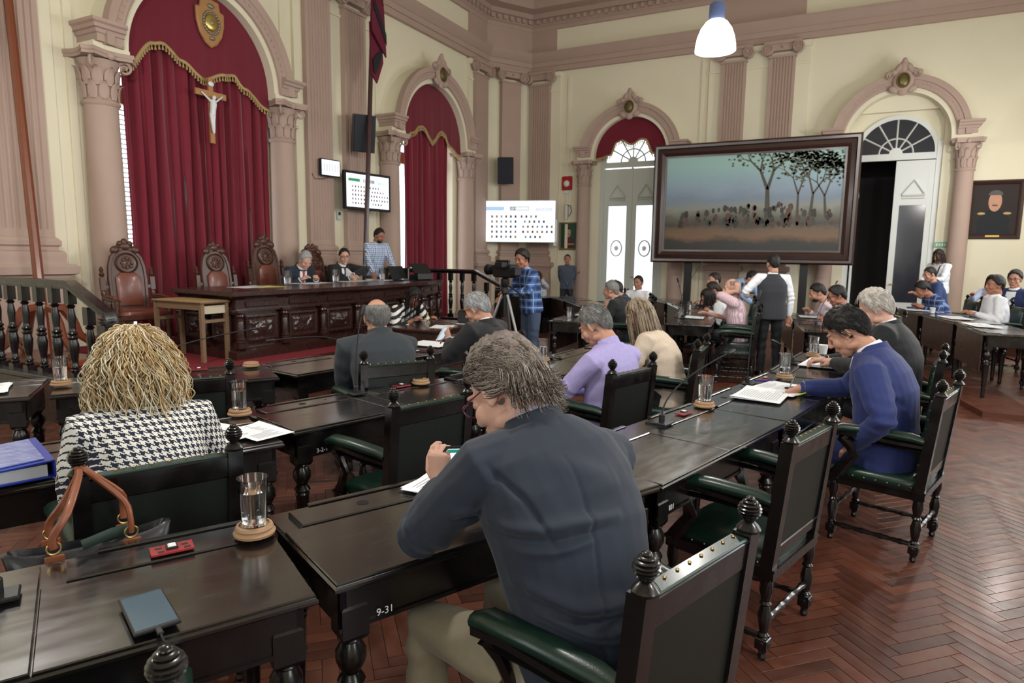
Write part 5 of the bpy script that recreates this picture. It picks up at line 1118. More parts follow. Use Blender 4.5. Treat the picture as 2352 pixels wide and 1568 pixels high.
# ------------------------------------------------------------------ video camera on tripod
tv = thing('video_camera', 'black video camera on a tripod facing the presidium', 'camera', (-4.15, 7.75, 0), face_rz(-.9, .35))
for k, (x, y) in enumerate(((-.32, .3), (.38, .22), (.05, -.42))):
    MB().tube([(x*.1, y*.1, 1.15), (x*.62, y*.62, .5)], .02, 8).tube([(x*.55, y*.55, .6), (x, y, .02)], .013, 8).build('tripod_leg', STEEL, tv); MB().lathe([(.02, 0), (.022, .03), (.012, .04)], 8, (x, y, 0)).build('foot', PLASTB, tv)
MB().lathe([(.03, .85), (.03, 1.15), (.05, 1.17), (.05, 1.22), (.035, 1.25), (.06, 1.3), (.06, 1.36), (.03, 1.38)], 12).build('tripod_head', PLASTB, tv)
MB().box((0, 0, 1.47), (.14, .36, .18), bev=.02).box((0, -.2, 1.46), (.11, .12, .12), bev=.02).box((0, .05, 1.6), (.04, .26, .03), bev=.01).box((0, -.06, 1.585), (.03, .03, .06)).box((0, .15, 1.585), (.03, .03, .06)).build('camera_body', PLASTB, tv, smooth=0)
MB().lathe([(.05, 0), (.055, .12), (.07, .13), (.075, .2), (.06, .2), (.05, .15), (0, .15)], 18, (0, .17, 1.48), rotm('X', -90)).build('lens', METALB, tv); MB().box((-.12, -.05, 1.55), (.09, .14, .08), bev=.01).build('viewfinder', PLASTB, tv, smooth=0); MB().tube([(0, 0, 1.3), (.05, -.3, 1.15), (.08, -.42, 1.12)], .012, 7).build('pan_handle', PLASTB, tv)
# ------------------------------------------------------------------ people: helpers
def V3(*a): return Vector(a)
BENCH = bpy.data.scenes.new('workbench')      # scratch scene for fusing shapes, removed at the end
def np_mesh(name, co, F):
    me = bpy.data.meshes.new(name); F = np.asarray(F, dtype=np.int32); k = F.shape[1]; n = len(F)
    me.vertices.add(len(co)); me.vertices.foreach_set('co', np.asarray(co, dtype=np.float32).ravel())
    me.loops.add(n*k); me.loops.foreach_set('vertex_index', F.ravel()); me.polygons.add(n)
    me.polygons.foreach_set('loop_start', np.arange(0, n*k, k, dtype=np.int32)); me.update(calc_edges=True); me.shade_smooth(); return me
def finish(mb, vox, it=3, fac=.5):
    """fuse overlapping closed shapes into one continuous skin; returns points, normals, quads"""
    me = bpy.data.meshes.new('tmp'); me.from_pydata(mb.v, [], mb.f); o = bpy.data.objects.new('tmp', me); BENCH.collection.objects.link(o)
    r = o.modifiers.new('r', 'REMESH'); r.mode = 'VOXEL'; r.voxel_size = vox
    if it: s = o.modifiers.new('s', 'SMOOTH'); s.iterations = it; s.factor = fac
    vl = BENCH.view_layers[0]; vl.update(); dg = vl.depsgraph; out = o.evaluated_get(dg).to_mesh()
    n = len(out.vertices); co = np.empty(n*3, dtype=np.float32); out.vertices.foreach_get('co', co); co = co.reshape(-1, 3).astype(float); no = np.empty(n*3, dtype=np.float32); out.vertex_normals.foreach_get('vector', no); no = no.reshape(-1, 3).astype(float)
    F = np.empty(len(out.loops), dtype=np.int32); out.loops.foreach_get('vertex_index', F); F = F.reshape(-1, 4); o.evaluated_get(dg).to_mesh_clear(); bpy.data.objects.remove(o); bpy.data.meshes.remove(me); return co, no, F
_dirs = RNG.normal(size=(24, 3)); _dirs /= np.linalg.norm(_dirs, axis=1)[:, None]; _ph = RNG.uniform(0, 6.28, 24)
def pn(X, f, k=0):
    v = 0
    for i in range(6): j = (i+k*6) % 24; v = v+np.sin(X @ (_dirs[j]*f*(1+.35*i))+_ph[j]+k)
    return v/6
def sdist(X, a, b):
    a = np.array(a); b = np.array(b); d = b-a; L = d @ d; t = np.clip(((X-a) @ d)/L, 0, 1); return np.linalg.norm(X-(a+t[:, None]*d), axis=1), t
def to_obj(name, co, F, m, parent, smooth=180):
    me = np_mesh(name, co, F); me.materials.append(m); return link(name, me, parent)
def ik(a, c, l1, l2, pole):
    a, c, pole = Vector(a), Vector(c), Vector(pole); d = c-a; L = d.length
    if L > (l1+l2)*.985: c = a+d.normalized()*(l1+l2)*.985; d = c-a; L = d.length
    x = (l1*l1-l2*l2+L*L)/(2*L); h = math.sqrt(max(0, l1*l1-x*x)); u = d.normalized(); w = pole-u*pole.dot(u); w.normalize(); return a+u*x+w*h, c
def tilt(deg, side=0): a, b_ = math.radians(deg), math.radians(side); return V3(math.sin(b_), math.sin(a)*math.cos(b_), math.cos(a)*math.cos(b_)).normalized()
def pose(stand=False, hip=None, lean=12, bend=8, side=0, tw=0, hp=15, hy=0, hr=0, wrL=None, wrR=None, elL=None, elR=None, poleL=(-.55, -.3, -1), poleR=(.55, -.3, -1), s=1.0, neck=None, shL=None, shR=None, head=None, knL=None, knR=None, anL=None, anR=None, spread=.13, hs=1.0):
    P = {'s': s, 'hs': hs*s}; hip = V3(*(hip or ((0, 0, .95*s) if stand else (0, .27, .55)))); P['hip'] = hip
    d1, d2 = tilt(lean, side), tilt(lean+bend, side); P['chest'] = hip+d1*.27*s; P['neck'] = V3(*neck) if neck else P['chest']+d2*.25*s
    if neck: d2 = (P['neck']-hip).normalized(); P['chest'] = hip.lerp(P['neck'], .54)-V3(0, .045, -.01)
    rv = V3(math.cos(math.radians(tw)), math.sin(math.radians(tw)), 0); P['d2'] = d2
    P['shL'] = V3(*shL) if shL else P['neck']-d2*.055*s-rv*.185*s; P['shR'] = V3(*shR) if shR else P['neck']-d2*.055*s+rv*.185*s
    P['rv'] = (P['shR']-P['shL']).normalized()
    P['head'] = V3(*head) if head else P['neck']+tilt(lean+bend+hp*.45, side)*.15*P['hs']
    P['H'] = Matrix.Rotation(math.radians(hy), 3, 'Z') @ Matrix.Rotation(math.radians(-hp), 3, 'X') @ Matrix.Rotation(math.radians(hr), 3, 'Y')
    for q, wr, el, pole, sg in (('L', wrL, elL, poleL, -1), ('R', wrR, elR, poleR, 1)):
        sh = P['sh'+q]
        if wr is None: wr = (sg*.26, .05, sh.z-.52*s) if stand else (sg*.15, .66, .83)
        if el is None: P['el'+q], P['wr'+q] = ik(sh, wr, .285*s, .26*s, pole)
        else: P['el'+q], P['wr'+q] = V3(*el), V3(*wr)
    for q, kn, an, sg in (('L', knL, anL, -1), ('R', knR, anR, 1)):
        P['hj'+q] = hip+V3(sg*.09*s, 0, -.02)
        if stand: P['kn'+q] = V3(*kn) if kn else V3(sg*.1, hip.y+.02, .5*s); P['an'+q] = V3(*an) if an else V3(sg*.11, hip.y-.03, .08)
        else: P['kn'+q] = V3(*kn) if kn else V3(sg*spread, hip.y+.45*s, .53); P['an'+q] = V3(*an) if an else V3(sg*spread, P['kn'+q].y+.02, .09)
    return P
def head_mb(P, ears=True):
    m = MB()
    m.ell((0, -.012, .028), (.075, .096, .094), 22, 14); m.ell((0, .022, -.03), (.062, .07, .085), 18, 12); m.ell((0, .045, -.075), (.047, .045, .045)); m.ell((0, .074, -.102), (.022, .018, .018))
    m.tube([(0, .09, .022), (0, .102, .0), (0, .113, -.024), (0, .108, -.036)], [.008, .01, .0145, .012], 10); m.ell((0, .113, -.027), (.014, .012, .011))
    for s in (-1, 1):
        m.ell((s*.013, .1, -.032), (.009, .011, .008)); m.ell((s*.03, .08, .03), (.026, .014, .008)); m.ell((s*.038, .062, -.03), (.026, .026, .03)); m.ell((s*.031, .078, .008), (.015, .012, .012)); m.ell((s*.048, .0, -.075), (.02, .035, .022))
        if ears:
            R = Matrix.Rotation(math.radians(s*-22), 3, 'Z'); m.ell((s*.08, -.012, -.002), (.008, .021, .034), 14, 10, R); m.ell((s*.074, -.002, -.012), (.008, .014, .022)); m.ell((s*.081, -.005, -.03), (.008, .01, .011))
    m.ell((0, .093, -.058), (.025, .011, .0055)); m.ell((0, .092, -.068), (.021, .011, .006)); m.ell((0, .086, -.045), (.02, .012, .014))
    m.tube([(0, -.03, -.02), (0, -.035, -.07), (0, -.04, -.13)], [.056, .054, .058], 16)
    k = P['hs']; M = Matrix.Translation(P['head']) @ P['H'].to_4x4() @ Matrix.Scale(k, 4); m.xf(M)
    nk = P['neck']; hd = P['head']+P['H'] @ V3(0, -.03, -.06)*k; m.tube([hd, hd.lerp(nk, .6), nk-P['d2']*.02, nk-P['d2']*.09], [.056*k, .056*k, .062*k, .08*k], 16)
    return m, M
def hand_mb(wr, d, palm, side, curl=.35, k=1.0, spread=.0, thumb=.5, fing=None):
    """a hand from the wrist along d, palm facing 'palm'; side +1 = right hand"""
    d = Vector(d).normalized(); pl = Vector(palm); pl = (pl-d*pl.dot(d)).normalized(); x = d.cross(pl)*1.0; x = x*side*-1      # x points to the thumb side
    def L(a, b_, c): return Vector(wr)+(x*a+d*b_-pl*c)*k
    m = MB(); m.tube([L(0, -.03, 0), L(0, .01, 0), L(0, .05, 0), L(-.002, .09, 0), L(-.004, .1, 0)], [.026*k, .028*k, .038*k, .04*k, .03*k], 12, flat=(1, .48) if abs((d.orthogonal()).dot(pl)) < -1 else None)
    # flatten the palm towards its normal
    m.v = [tuple(Vector(p)-pl*((Vector(p)-Vector(wr)).dot(pl))*(.5*min(1, max(0, (Vector(p)-Vector(wr)).dot(d)/(.04*k))))) for p in m.v]
    for i, (ox, ln) in enumerate(((.03, .072), (.0105, .08), (-.0095, .075), (-.028, .06))):
        c = curl if fing is None else fing[i]; a = 0; p = L(ox*.95, .085, .002); pts = [L(ox*.8, .05, .002), p]; dirx = ox*spread*8
        for seg, fr in enumerate((.45, .32, .23)):
            a += c*(.9, 1.25, .8)[seg]; dd = d*math.cos(a)+pl*math.sin(a)+x*dirx*.12; p = p+dd.normalized()*ln*fr*k; pts.append(p)
        m.capsule(pts, [.0092*k, .0092*k, .0088*k, .008*k, .0066*k], 8)
    t0 = L(.022, .02, -.006); t1 = L(.046, .05, -.006-.02*thumb); t2 = L(.052-.02*thumb, .082, -.01-.032*thumb); t3 = L(.046-.03*thumb, .104, -.012-.038*thumb)
    m.capsule([t0, t1, t2, t3], [.015*k, .0125*k, .0105*k, .008*k], 8); return m
def ringe(c, rv, fv, w, d, n=24, p=2.3):
    return [c+rv*(math.copysign(abs(math.cos(a))**(2/p), math.cos(a))*w)+fv*(math.copysign(abs(math.sin(a))**(2/p), math.sin(a))*d) for a in [2*PI*k/n for k in range(n)]]
def torso_rings(P, g, tab, belly=0):
    """tab: (t along the spine, half width, half depth); t<0 below the hip joint"""
    hip, ch, nk = P['hip'], P['chest'], P['neck']; rings = []; s = P['s']; up0 = (ch-hip).normalized()
    for t, w, d in tab:
        c = hip+up0*t*.3*s if t < 0 else (hip.lerp(ch, t/.52) if t < .52 else ch.lerp(nk, (t-.52)/.48)); ax = up0 if t < .5 else (nk-ch).normalized()
        rv0 = V3(1, 0, 0).lerp(P['rv'], max(0, min(1, t))); rv = (rv0-ax*rv0.dot(ax)).normalized(); fv = ax.cross(rv)
        if belly: c = c+fv*belly*math.exp(-((t-.15)/.25)**2)
        rings.append(ringe(c, rv, fv, w*g*s, d*g*s))
    return rings
JT = [(-.5, .16, .125), (-.45, .18, .145), (-.2, .182, .15), (0, .18, .148), (.25, .175, .145), (.5, .195, .15), (.7, .2, .142), (.85, .185, .118), (.94, .135, .094), (.985, .1, .082), (1.0, .07, .07)]
STB = [(-.3, .16, .125), (-.25, .182, .14), (0, .18, .14), (.25, .165, .132), (.5, .18, .136), (.7, .187, .128), (.85, .172, .106), (.94, .122, .086), (.99, .084, .074), (1.0, .06, .06)]
SLJ = (.082, .074, .067, .06, .056, .05, .045)
SLS = (.074, .066, .059, .053, .05, .044, .04)
def sleeve(m, P, q, rad, upto=1.0, g=1.0):
    a, e, w = P['sh'+q], P['el'+q], P['wr'+q]; s = P['s']*g
    inn = a.lerp(P['neck'], .45)-P['d2']*.03
    ef = a.lerp(e, .97).lerp(w, .03)
    pts = [inn, a, a.lerp(e, .4), a.lerp(e, .8), e]; rr = [rad[0]*.95, rad[0], rad[1], rad[2], rad[3]]
    if upto > .5: k = (upto-.5)*2; pts += [e.lerp(w, .2*k), e.lerp(w, .6*k), e.lerp(w, .95*k)]; rr += [rad[3]*.97, rad[4], rad[6]]
    else:
        pts = [inn, a, a.lerp(e, upto*1.0), a.lerp(e, upto*1.7)]; rr = [rad[0]*.95, rad[0], rad[1]*1.05, rad[1]*1.06]
    m.capsule(pts, [r*s for r in rr], 14)
def wrinkle(X, Nn, P, amp, extra=(), seed=0):
    d = amp*.45*pn(X, 13, seed)+amp*.3*pn(X, 31, seed+1)
    for q in 'LR':
        e = np.array(P['el'+q]); ax = np.array((P['wr'+q]-P['sh'+q]).normalized()); r = np.linalg.norm(X-e, axis=1); t = (X-e) @ ax
        d = d+amp*1.1*np.exp(-(r/.11)**2)*np.sin(t*95+2.2*pn(X, 14, seed+2)); a = np.array(P['sh'+q]); r = np.linalg.norm(X-a-np.array(P['d2'])*-.12, axis=1); d = d+amp*.8*np.exp(-(r/.12)**2)*np.sin((X @ np.array((.6, .3, .7)))*80+2*pn(X, 12, seed))
    h = np.array(P['hip']); r = np.linalg.norm((X-h-np.array((0, 0, .1)))*np.array((.7, .7, 1.6)), axis=1); d = d+amp*.9*np.exp(-(r/.17)**2)*np.sin(X[:, 2]*75+1.8*pn(X, 9, seed+3))
    for ln in extra:
        if len(ln) == 3:
            pl, w, am = ln; best = np.full(len(X), 9.); tt = np.zeros(len(X)); nseg = len(pl)-1; X2 = X*np.array((1, 0, 1))
            for i_ in range(nseg):
                ds, t = sdist(X2, (pl[i_][0], 0, pl[i_][1]), (pl[i_+1][0], 0, pl[i_+1][1])); c_ = ds < best; best[c_] = ds[c_]; tt[c_] = ((i_+t)/nseg)[c_]
            d = d+am*np.exp(-(best/w)**2)*np.sin(PI*np.clip(tt*.9+.05, 0, 1))**.6*np.clip(-Nn[:, 1]*2+.4, 0, 1); continue
        a, b_, w, am = ln
        ds, t = sdist(X, a, b_); d = d+am*np.exp(-(ds/w)**2)*np.sin(PI*np.clip(t*.86+.07, 0, 1))**.6
    return X+Nn*d[:, None]
# hair cap: a sphere pushed inside the skull wherever there is no hair
HL = {'short': [(0, 40), (30, 37), (50, 20), (66, 6), (76, -6), (82, -24), (92, -22), (100, -6), (112, -12), (126, -36), (145, -58), (180, -66)], 'long': [(0, 44), (40, 34), (60, 10), (80, -45), (100, -66), (180, -75)], 'bald': [(0, 95), (60, 60), (72, 12), (82, -22), (92, -20), (100, -6), (112, -12), (126, -36), (145, -58), (180, -66)]}
def hair_cap(style, thick, top=0, rough=.004, crown_bald=0, seed=0, nu=56, nv=36, back=0):
    line = HL[style]; V = []; F = []
    for j in range(nv+1):
        e = -89.4+178.8*j/nv
        for i in range(nu):
            az = -180+360*i/nu; a = abs(az); h = line[-1][1]
            for (a0, h0), (a1, h1) in zip(line, line[1:]):
                if a0 <= a <= a1: h = h0+(h1-h0)*(a-a0)/(a1-a0); break
            h += 4*math.sin(az*.21+seed)+2*math.sin(az*.5+seed*2)
            k = max(0, min(1, (e-h)/9+.5)); k = k*k*(3-2*k)
            if crown_bald: 
                cb = max(0, min(1, (e-(78-crown_bald))/10)) if a > 60 or style == 'bald' else (1 if style == 'bald' else 0); k *= 1-cb
            er, ar = math.radians(e), math.radians(az); d = V3(math.sin(ar)*math.cos(er), math.cos(ar)*math.cos(er), math.sin(er))
            n = rough*(noise.noise(d*6+V3(seed, 0, 0))*1.4+noise.noise(d*15+V3(0, seed, 0)))
            t = thick*(.35+.65*k)+top*max(0, math.sin(er))**2+back*max(0, -math.cos(ar))*math.cos(er)
            f = (1+(t+n)/.088) if k > .02 else .9; f = .9+(f-.9)*min(1, k*1.6)
            q = (max(.02, math.cos(er))**-.62 if e < 0 else 1); q = min(q, 1.75); bk = 1 if e >= 0 else 1-.1*math.sin(er)**2
            V.append((d.x*.076*f*min(q, 1.3)*bk, -.012+d.y*.097*f*q*bk*(1 if d.y < 0 else .96), .028+d.z*.098*f))
    for j in range(nv):
        for i in range(nu): F.append((j*nu+i, j*nu+(i+1) % nu, (j+1)*nu+(i+1) % nu, (j+1)*nu+i))
    F.append(tuple(range(nv*nu, nv*nu+nu))); return V, F
HAIRM = {}
def hair_mat(name, c, c2=None, rough=.5):
    if name not in HAIRM: HAIRM[name] = pm('hair_'+name, c, rough, spec=.4, var=(46, .45)+((c2,) if c2 else ()), bump=(190, .7, .004), stretch=(1, 1, .35), objrand=.0)
    return HAIRM[name]
def strand_obj(name, paths, rad, m, parent, sides=3):
    V = []; F = []; n0 = 0
    for pts in paths:
        n = len(pts); T = np.gradient(pts, axis=0); T /= np.linalg.norm(T, axis=1)[:, None]+1e-9
        a = np.cross(T, np.array((.3, .5, .81))); a /= np.linalg.norm(a, axis=1)[:, None]+1e-9; b_ = np.cross(T, a); tt = np.linspace(0, 1, n)
        r = rad*RNG.uniform(.6, 1.25)*(1-.65*tt**3)*(np.minimum(1, .35+tt*6))
        ring = np.stack([pts+(a*math.cos(2*PI*k/sides)+b_*math.sin(2*PI*k/sides))*r[:, None] for k in range(sides)], 1); V.append(ring.reshape(-1, 3))
        i = np.arange(n-1)[:, None]*sides; k = np.arange(sides)[None, :]; k1 = (k+1) % sides
        F.append(np.stack([i+k, i+k1, i+sides+k1, i+sides+k], -1).reshape(-1, 4)+n0); n0 += n*sides
    return to_obj(name, np.concatenate(V), np.concatenate(F), m, parent)
def scalp_strands(n, style, length, M, thick=.006, lift=.01, curl=.006, freq=26, swirl=0, seed=1, segs=9, up=0, comb=None):
    """short hair lying on the scalp, combed from the crown outwards; head-local paths, returned in person space"""
    r = np.random.default_rng(seed); out = []; line = HL[style]; k = 0; Mx = np.array(M)
    while len(out) < n and k < n*6:
        k += 1; z = r.uniform(-.75, 1); az = r.uniform(-180, 180); a = abs(az); e = math.degrees(math.asin(z)); h = line[-1][1]
        for (a0, h0), (a1, h1) in zip(line, line[1:]):
            if a0 <= a <= a1: h = h0+(h1-h0)*(a-a0)/(a1-a0); break
        if e < h+2 or (style == 'bald' and e > 24): continue
        er, ar = math.radians(e), math.radians(az); d = np.array((math.sin(ar)*math.cos(er), math.cos(ar)*math.cos(er), math.sin(er)))
        flow = np.array((d[0]*.6+swirl, d[1]*.5-.55, -.75-.3*(1-d[2]))); flow = np.array((comb[0]*d[0]+swirl, comb[1], comb[2])) if comb else flow; flow = flow-d*(flow @ d); flow /= np.linalg.norm(flow)+1e-9
        L = length*r.uniform(.6, 1.2); pts = []; p = d.copy(); f = r.uniform(0, 6.28); side = np.cross(d, flow)
        for i in range(segs):
            t = i/(segs-1); q = p/np.linalg.norm(p); rr = 1+(thick+.001+lift*t*(1-.35*t)+up*t*(d[2] > 0)*.5)/.088
            w = curl*math.sin(freq*t*L/.05+f)*t
            g_ = min(1.6, max(.2, math.sqrt(max(0, 1-q[2]**2)))**-.5) if q[2] < 0 else 1; pts.append(np.array((q[0]*.076*min(g_, 1.25), q[1]*.097*g_, q[2]*.096))*rr+np.array((0, -.012, .028))+side*w)
            p = p+flow*(L/.088/segs)+side*r.normal()*.012
        pts = np.array(pts); out.append(pts @ Mx[:3, :3].T+Mx[:3, 3])
    return out
def patch(parent, name, m, bv, P, poly, lift=.004, n=10, frm=None):
    """cloth patch (shirt front, tie, pocket) laid on the front of a garment: poly is a list of (z, x0, x1) rows in chest space"""
    ch, nk = P['chest'], P['neck']; ax = (nk-P['hip']).normalized(); rv = (P['rv']-ax*P['rv'].dot(ax)).normalized(); fv = ax.cross(rv); sgn = 1
    rows = []
    for t, x0, x1 in poly:
        row = []
        for i in range(n+1):
            x = x0+(x1-x0)*i/n; o = P['hip'].lerp(nk, t)+rv*x*P['s']+fv*.5*sgn; h = bv.ray_cast(o, -fv*sgn); c = h[0] if h[0] is not None else P['hip'].lerp(nk, t)+rv*x*P['s']+fv*.1
            row.append(c+fv*sgn*lift)
        rows.append(row)
    V = [p for r in rows for p in r]+[p-fv*.01 for r in rows for p in r]; k = n+1; N1 = len(rows)*k; F = []
    for j in range(len(rows)-1):
        for i in range(n): a = j*k+i; F += [(a, a+1, a+k+1, a+k), (N1+a+k, N1+a+k+1, N1+a+1, N1+a)]
    for j in range(len(rows)-1):
        for i in (0, n): a = j*k+i; F.append((a, a+k, N1+a+k, N1+a))
    for i in range(n):
        for j in (0, len(rows)-1): a = j*k+i; F.append((a, a+1, N1+a+1, N1+a))
    return MB().add(V, F).build(name, m, parent, smooth=60)
def cloth(name, c, rough=.8, var=.12, scale=40, sheen=.1): return pm(name, c, rough, var=(scale, var), bump=(420, .25, .0015), sheen=sheen)
def pattern(name, c1, c2, c3=None, kind='plaid', size=.05, rough=.85):
    m, t, b = nt(name); L = t.links; tc = N(t, 'ShaderNodeTexCoord'); sp = N(t, 'ShaderNodeSeparateXYZ'); L.new(tc.outputs['Object'], sp.inputs[0]); b.inputs['Roughness'].default_value = rough
    def mth(op, a, v=None, v2=None):
        n = N(t, 'ShaderNodeMath', operation=op)
        for i, q in enumerate((a, v, v2)):
            if q is None: continue
            if isinstance(q, (int, float)): n.inputs[i].default_value = q
            else: L.new(q, n.inputs[i])
        return n.outputs[0]
    x, y, z = sp.outputs; col = None
    def mix(f, a, c):
        n = N(t, 'ShaderNodeMix', data_type='RGBA'); L.new(f, n.inputs[0])
        for i, q in ((6, a), (7, c)):
            if isinstance(q, tuple): n.inputs[i].default_value = q
            else: L.new(q, n.inputs[i])
        return n.outputs[2]
    if kind == 'hounds':
        u = mth('MULTIPLY', mth('ADD', x, mth('MULTIPLY', y, .55)), 8/size); v = mth('MULTIPLY', mth('ADD', z, mth('MULTIPLY', y, .35)), 8/size)
        fu, fv = mth('FLOOR', u), mth('FLOOR', v); wu = mth('LESS_THAN', mth('FLOORED_MODULO', fu, 8), 4); wv = mth('LESS_THAN', mth('FLOORED_MODULO', fv, 8), 4)
        tw = mth('LESS_THAN', mth('FLOORED_MODULO', mth('ADD', fu, fv), 4), 2); f = mth('ADD', mth('MULTIPLY', wu, tw), mth('MULTIPLY', wv, mth('SUBTRACT', 1, tw))); col = mix(f, c1, c2)
    elif kind == 'plaid':
        u = mth('FLOORED_MODULO', mth('MULTIPLY', mth('ADD', x, mth('MULTIPLY', y, .4)), 1/size), 1); v = mth('FLOORED_MODULO', mth('MULTIPLY', z, 1/size), 1)
        a, c = mth('LESS_THAN', u, .42), mth('LESS_THAN', v, .42); f = mth('MULTIPLY', mth('ADD', a, c), .5); col = mix(f, c1, c2)
        if c3: g = mth('MAXIMUM', mth('LESS_THAN', mth('ABSOLUTE', mth('SUBTRACT', u, .7)), .05), mth('LESS_THAN', mth('ABSOLUTE', mth('SUBTRACT', v, .7)), .05)); col = mix(g, col, c3)
    elif kind == 'stripe':
        n_ = N(t, 'ShaderNodeTexNoise'); n_.inputs['Scale'].default_value = 5; L.new(tc.outputs['Object'], n_.inputs[0])
        f = mth('LESS_THAN', mth('FLOORED_MODULO', mth('MULTIPLY', mth('ADD', z, mth('ADD', mth('MULTIPLY', x, .55), mth('MULTIPLY', n_.outputs[0], .06))), 1/size), 1), .5); col = mix(f, c1, c2)
    elif kind == 'vstripe': f = mth('LESS_THAN', mth('FLOORED_MODULO', mth('MULTIPLY', mth('ADD', x, mth('MULTIPLY', y, .5)), 1/size), 1), .5); col = mix(f, c1, c2)
    L.new(col, b.inputs['Base Color']); MATS[name] = m; return m
SHOE = pm('black_shoe_leather', S(26, 22, 22), .35, coat=.3)
EYEW = pm('eye_dark', S(34, 24, 20), .2); LIP = [pm('lip_%d' % i, c, .5) for i, c in enumerate((S(178, 104, 96), S(160, 92, 80), S(136, 78, 66), S(116, 66, 56)))]
PEOPLE = {}
def person(key, label, loc, face, P, skin=1, top=None, kind='jacket', sl=1.0, bottom=None, hair=('short', 'black', .014), lod=1, g=1.0, belly=0, collar=None, hands=None, extra=(), amp=.005, brows=True, legs=True, beard=None, facewear=None, seed=0, shirt=None, tie=None, strands=0, lapel=False):
    vb = (.006, .010, .016)[lod]; vh = (.0038, .005, .0075)[lod]; vhd = (.0035, .0045, .007)[lod]; s = P['s']
    hm, M = head_mb(P); co, no, F = finish(hm, vh, 4 if lod == 0 else 3, .5); Vs = [co]; Fs = [F]; n0 = len(co)
    core = MB().loft(torso_rings(P, .82, STB)); 
    for q in 'LR':
        if not legs: break
        core.capsule([P['hj'+q], P['kn'+q], P['an'+q]], [.07*s, .05*s, .035*s], 10)
    c2, _, f2 = finish(core, .03, 1); Vs.append(c2); Fs.append(f2+n0); n0 += len(c2)
    for q, sg in (('L', -1), ('R', 1)):
        h = (hands or {}).get(q, {}); a, e, w = P['sh'+q], P['el'+q], P['wr'+q]
        if h is None: continue
        arm = MB().capsule([a.lerp(e, .5), e, e.lerp(w, .45), w], [.044*s, .039*s, .038*s, .027*s], 12); d = Vector(h['d']) if 'd' in h else (w-e)
        hh = hand_mb(w+(w-e).normalized()*.012, d, h.get('palm', (0, -.1, -1)), sg, h.get('curl', .4), s*h.get('k', 1), h.get('spread', .3), h.get('thumb', .5), h.get('fing')); arm.v += []; k = len(arm.v); arm.v += hh.v; arm.f += [tuple(i+k for i in f) for f in hh.f]
        c2, _, f2 = finish(arm, vhd, 2, .4); Vs.append(c2); Fs.append(f2+n0); n0 += len(c2)
    body = to_obj('person', np.concatenate(Vs), np.concatenate(Fs), SKIN[skin], None); body.location = loc; body.rotation_euler = (0, 0, face_rz(*face)); tag(body, label, 'person', 'people in the chamber'); PEOPLE[key] = body
    # garment
    top = top or cloth('navy_suit', S(34, 38, 52)); tab = JT if kind == 'jacket' else STB; rad = SLJ if kind == 'jacket' else SLS
    m = MB().loft(torso_rings(P, g, tab, belly))
    for q in 'LR': sleeve(m, P, q, rad, sl, g**.5)
    for q in 'LR': m.ell(P['sh'+q].lerp(P['neck'], .06)-P['d2']*.018, (.074*s, .074*s, .066*s))
    co, no, F = finish(m, vb, 5 if lod < 2 else 3, .5); co = wrinkle(co, no, P, amp*(1 if kind == 'jacket' else 1.1), extra, seed)
    gar = to_obj({'jacket': 'jacket', 'shirt': 'shirt', 'blouse': 'blouse', 'vest': 'waistcoat'}.get(kind, 'shirt'), co, F, top, body)
    if kind == 'jacket' and collar is not None and shirt is None: shirt = collar
    need = shirt is not None or tie is not None or lapel
    if need:
        bv = BVHTree.FromPolygons(co.tolist(), F.tolist())
        if shirt is not None: patch(body, 'shirt_front', shirt, bv, P, [(.28, -.008, .008), (.45, -.028, .028), (.65, -.048, .048), (.85, -.062, .062), (.95, -.06, .06)], .003)
        if tie is not None: patch(body, 'necktie', tie, bv, P, [(.3, -.012, .012), (.36, -.03, .03), (.6, -.025, .025), (.86, -.016, .016), (.9, -.02, .02), (.95, -.022, .022)], .008)
    if collar is not None:
        ax = (P['neck']-P['chest']).normalized().lerp((P['head']-P['neck']).normalized(), .4).normalized(); rv = (P['rv']-ax*P['rv'].dot(ax)).normalized(); fv = ax.cross(rv); c = P['neck']+ax*.005
        w = .068*s; rr = []
        for z, k in ((-.03, 1.06), (.018, .98), (.024, .92), (.014, .86), (-.03, .9)): rr.append([p+ax*z-fv*0 for p in ringe(c, rv, fv, w*k, w*k*1.02, 28, 2)])
        MB().loft(rr, False).build('collar', collar, body, smooth=60)
        for q in 'LR':
            if kind == 'jacket' and sl >= 1:
                e, w_ = P['el'+q], P['wr'+q]; d = (w_-e).normalized(); MB().tube([w_-d*.03, w_+d*.008, w_+d*.008, w_-d*.03], [.042*s, .04*s, .034*s, .034*s], 16, cap=False).build('shirt_cuff', collar, body, smooth=60)
    if kind == 'jacket':
        ax = (P['neck']-P['chest']).normalized(); rv = (P['rv']-ax*P['rv'].dot(ax)).normalized(); fv = ax.cross(rv); rr = []
        for z, k, o in ((-.045, 1.42, 0), (-.01, 1.2, -.004), (.026, 1.08, -.006), (.026, 1.0, -.004), (-.03, 1.0, 0)): rr.append([p+ax*z+fv*o+ax*(-.05*max(0, (p-P['neck']).dot(fv)/.08)**1.5) for p in ringe(P['neck'], rv, fv, .074*s*k, .076*s*k, 28, 2)])
        MB().loft(rr, False).build('jacket_collar', top, body, smooth=60)
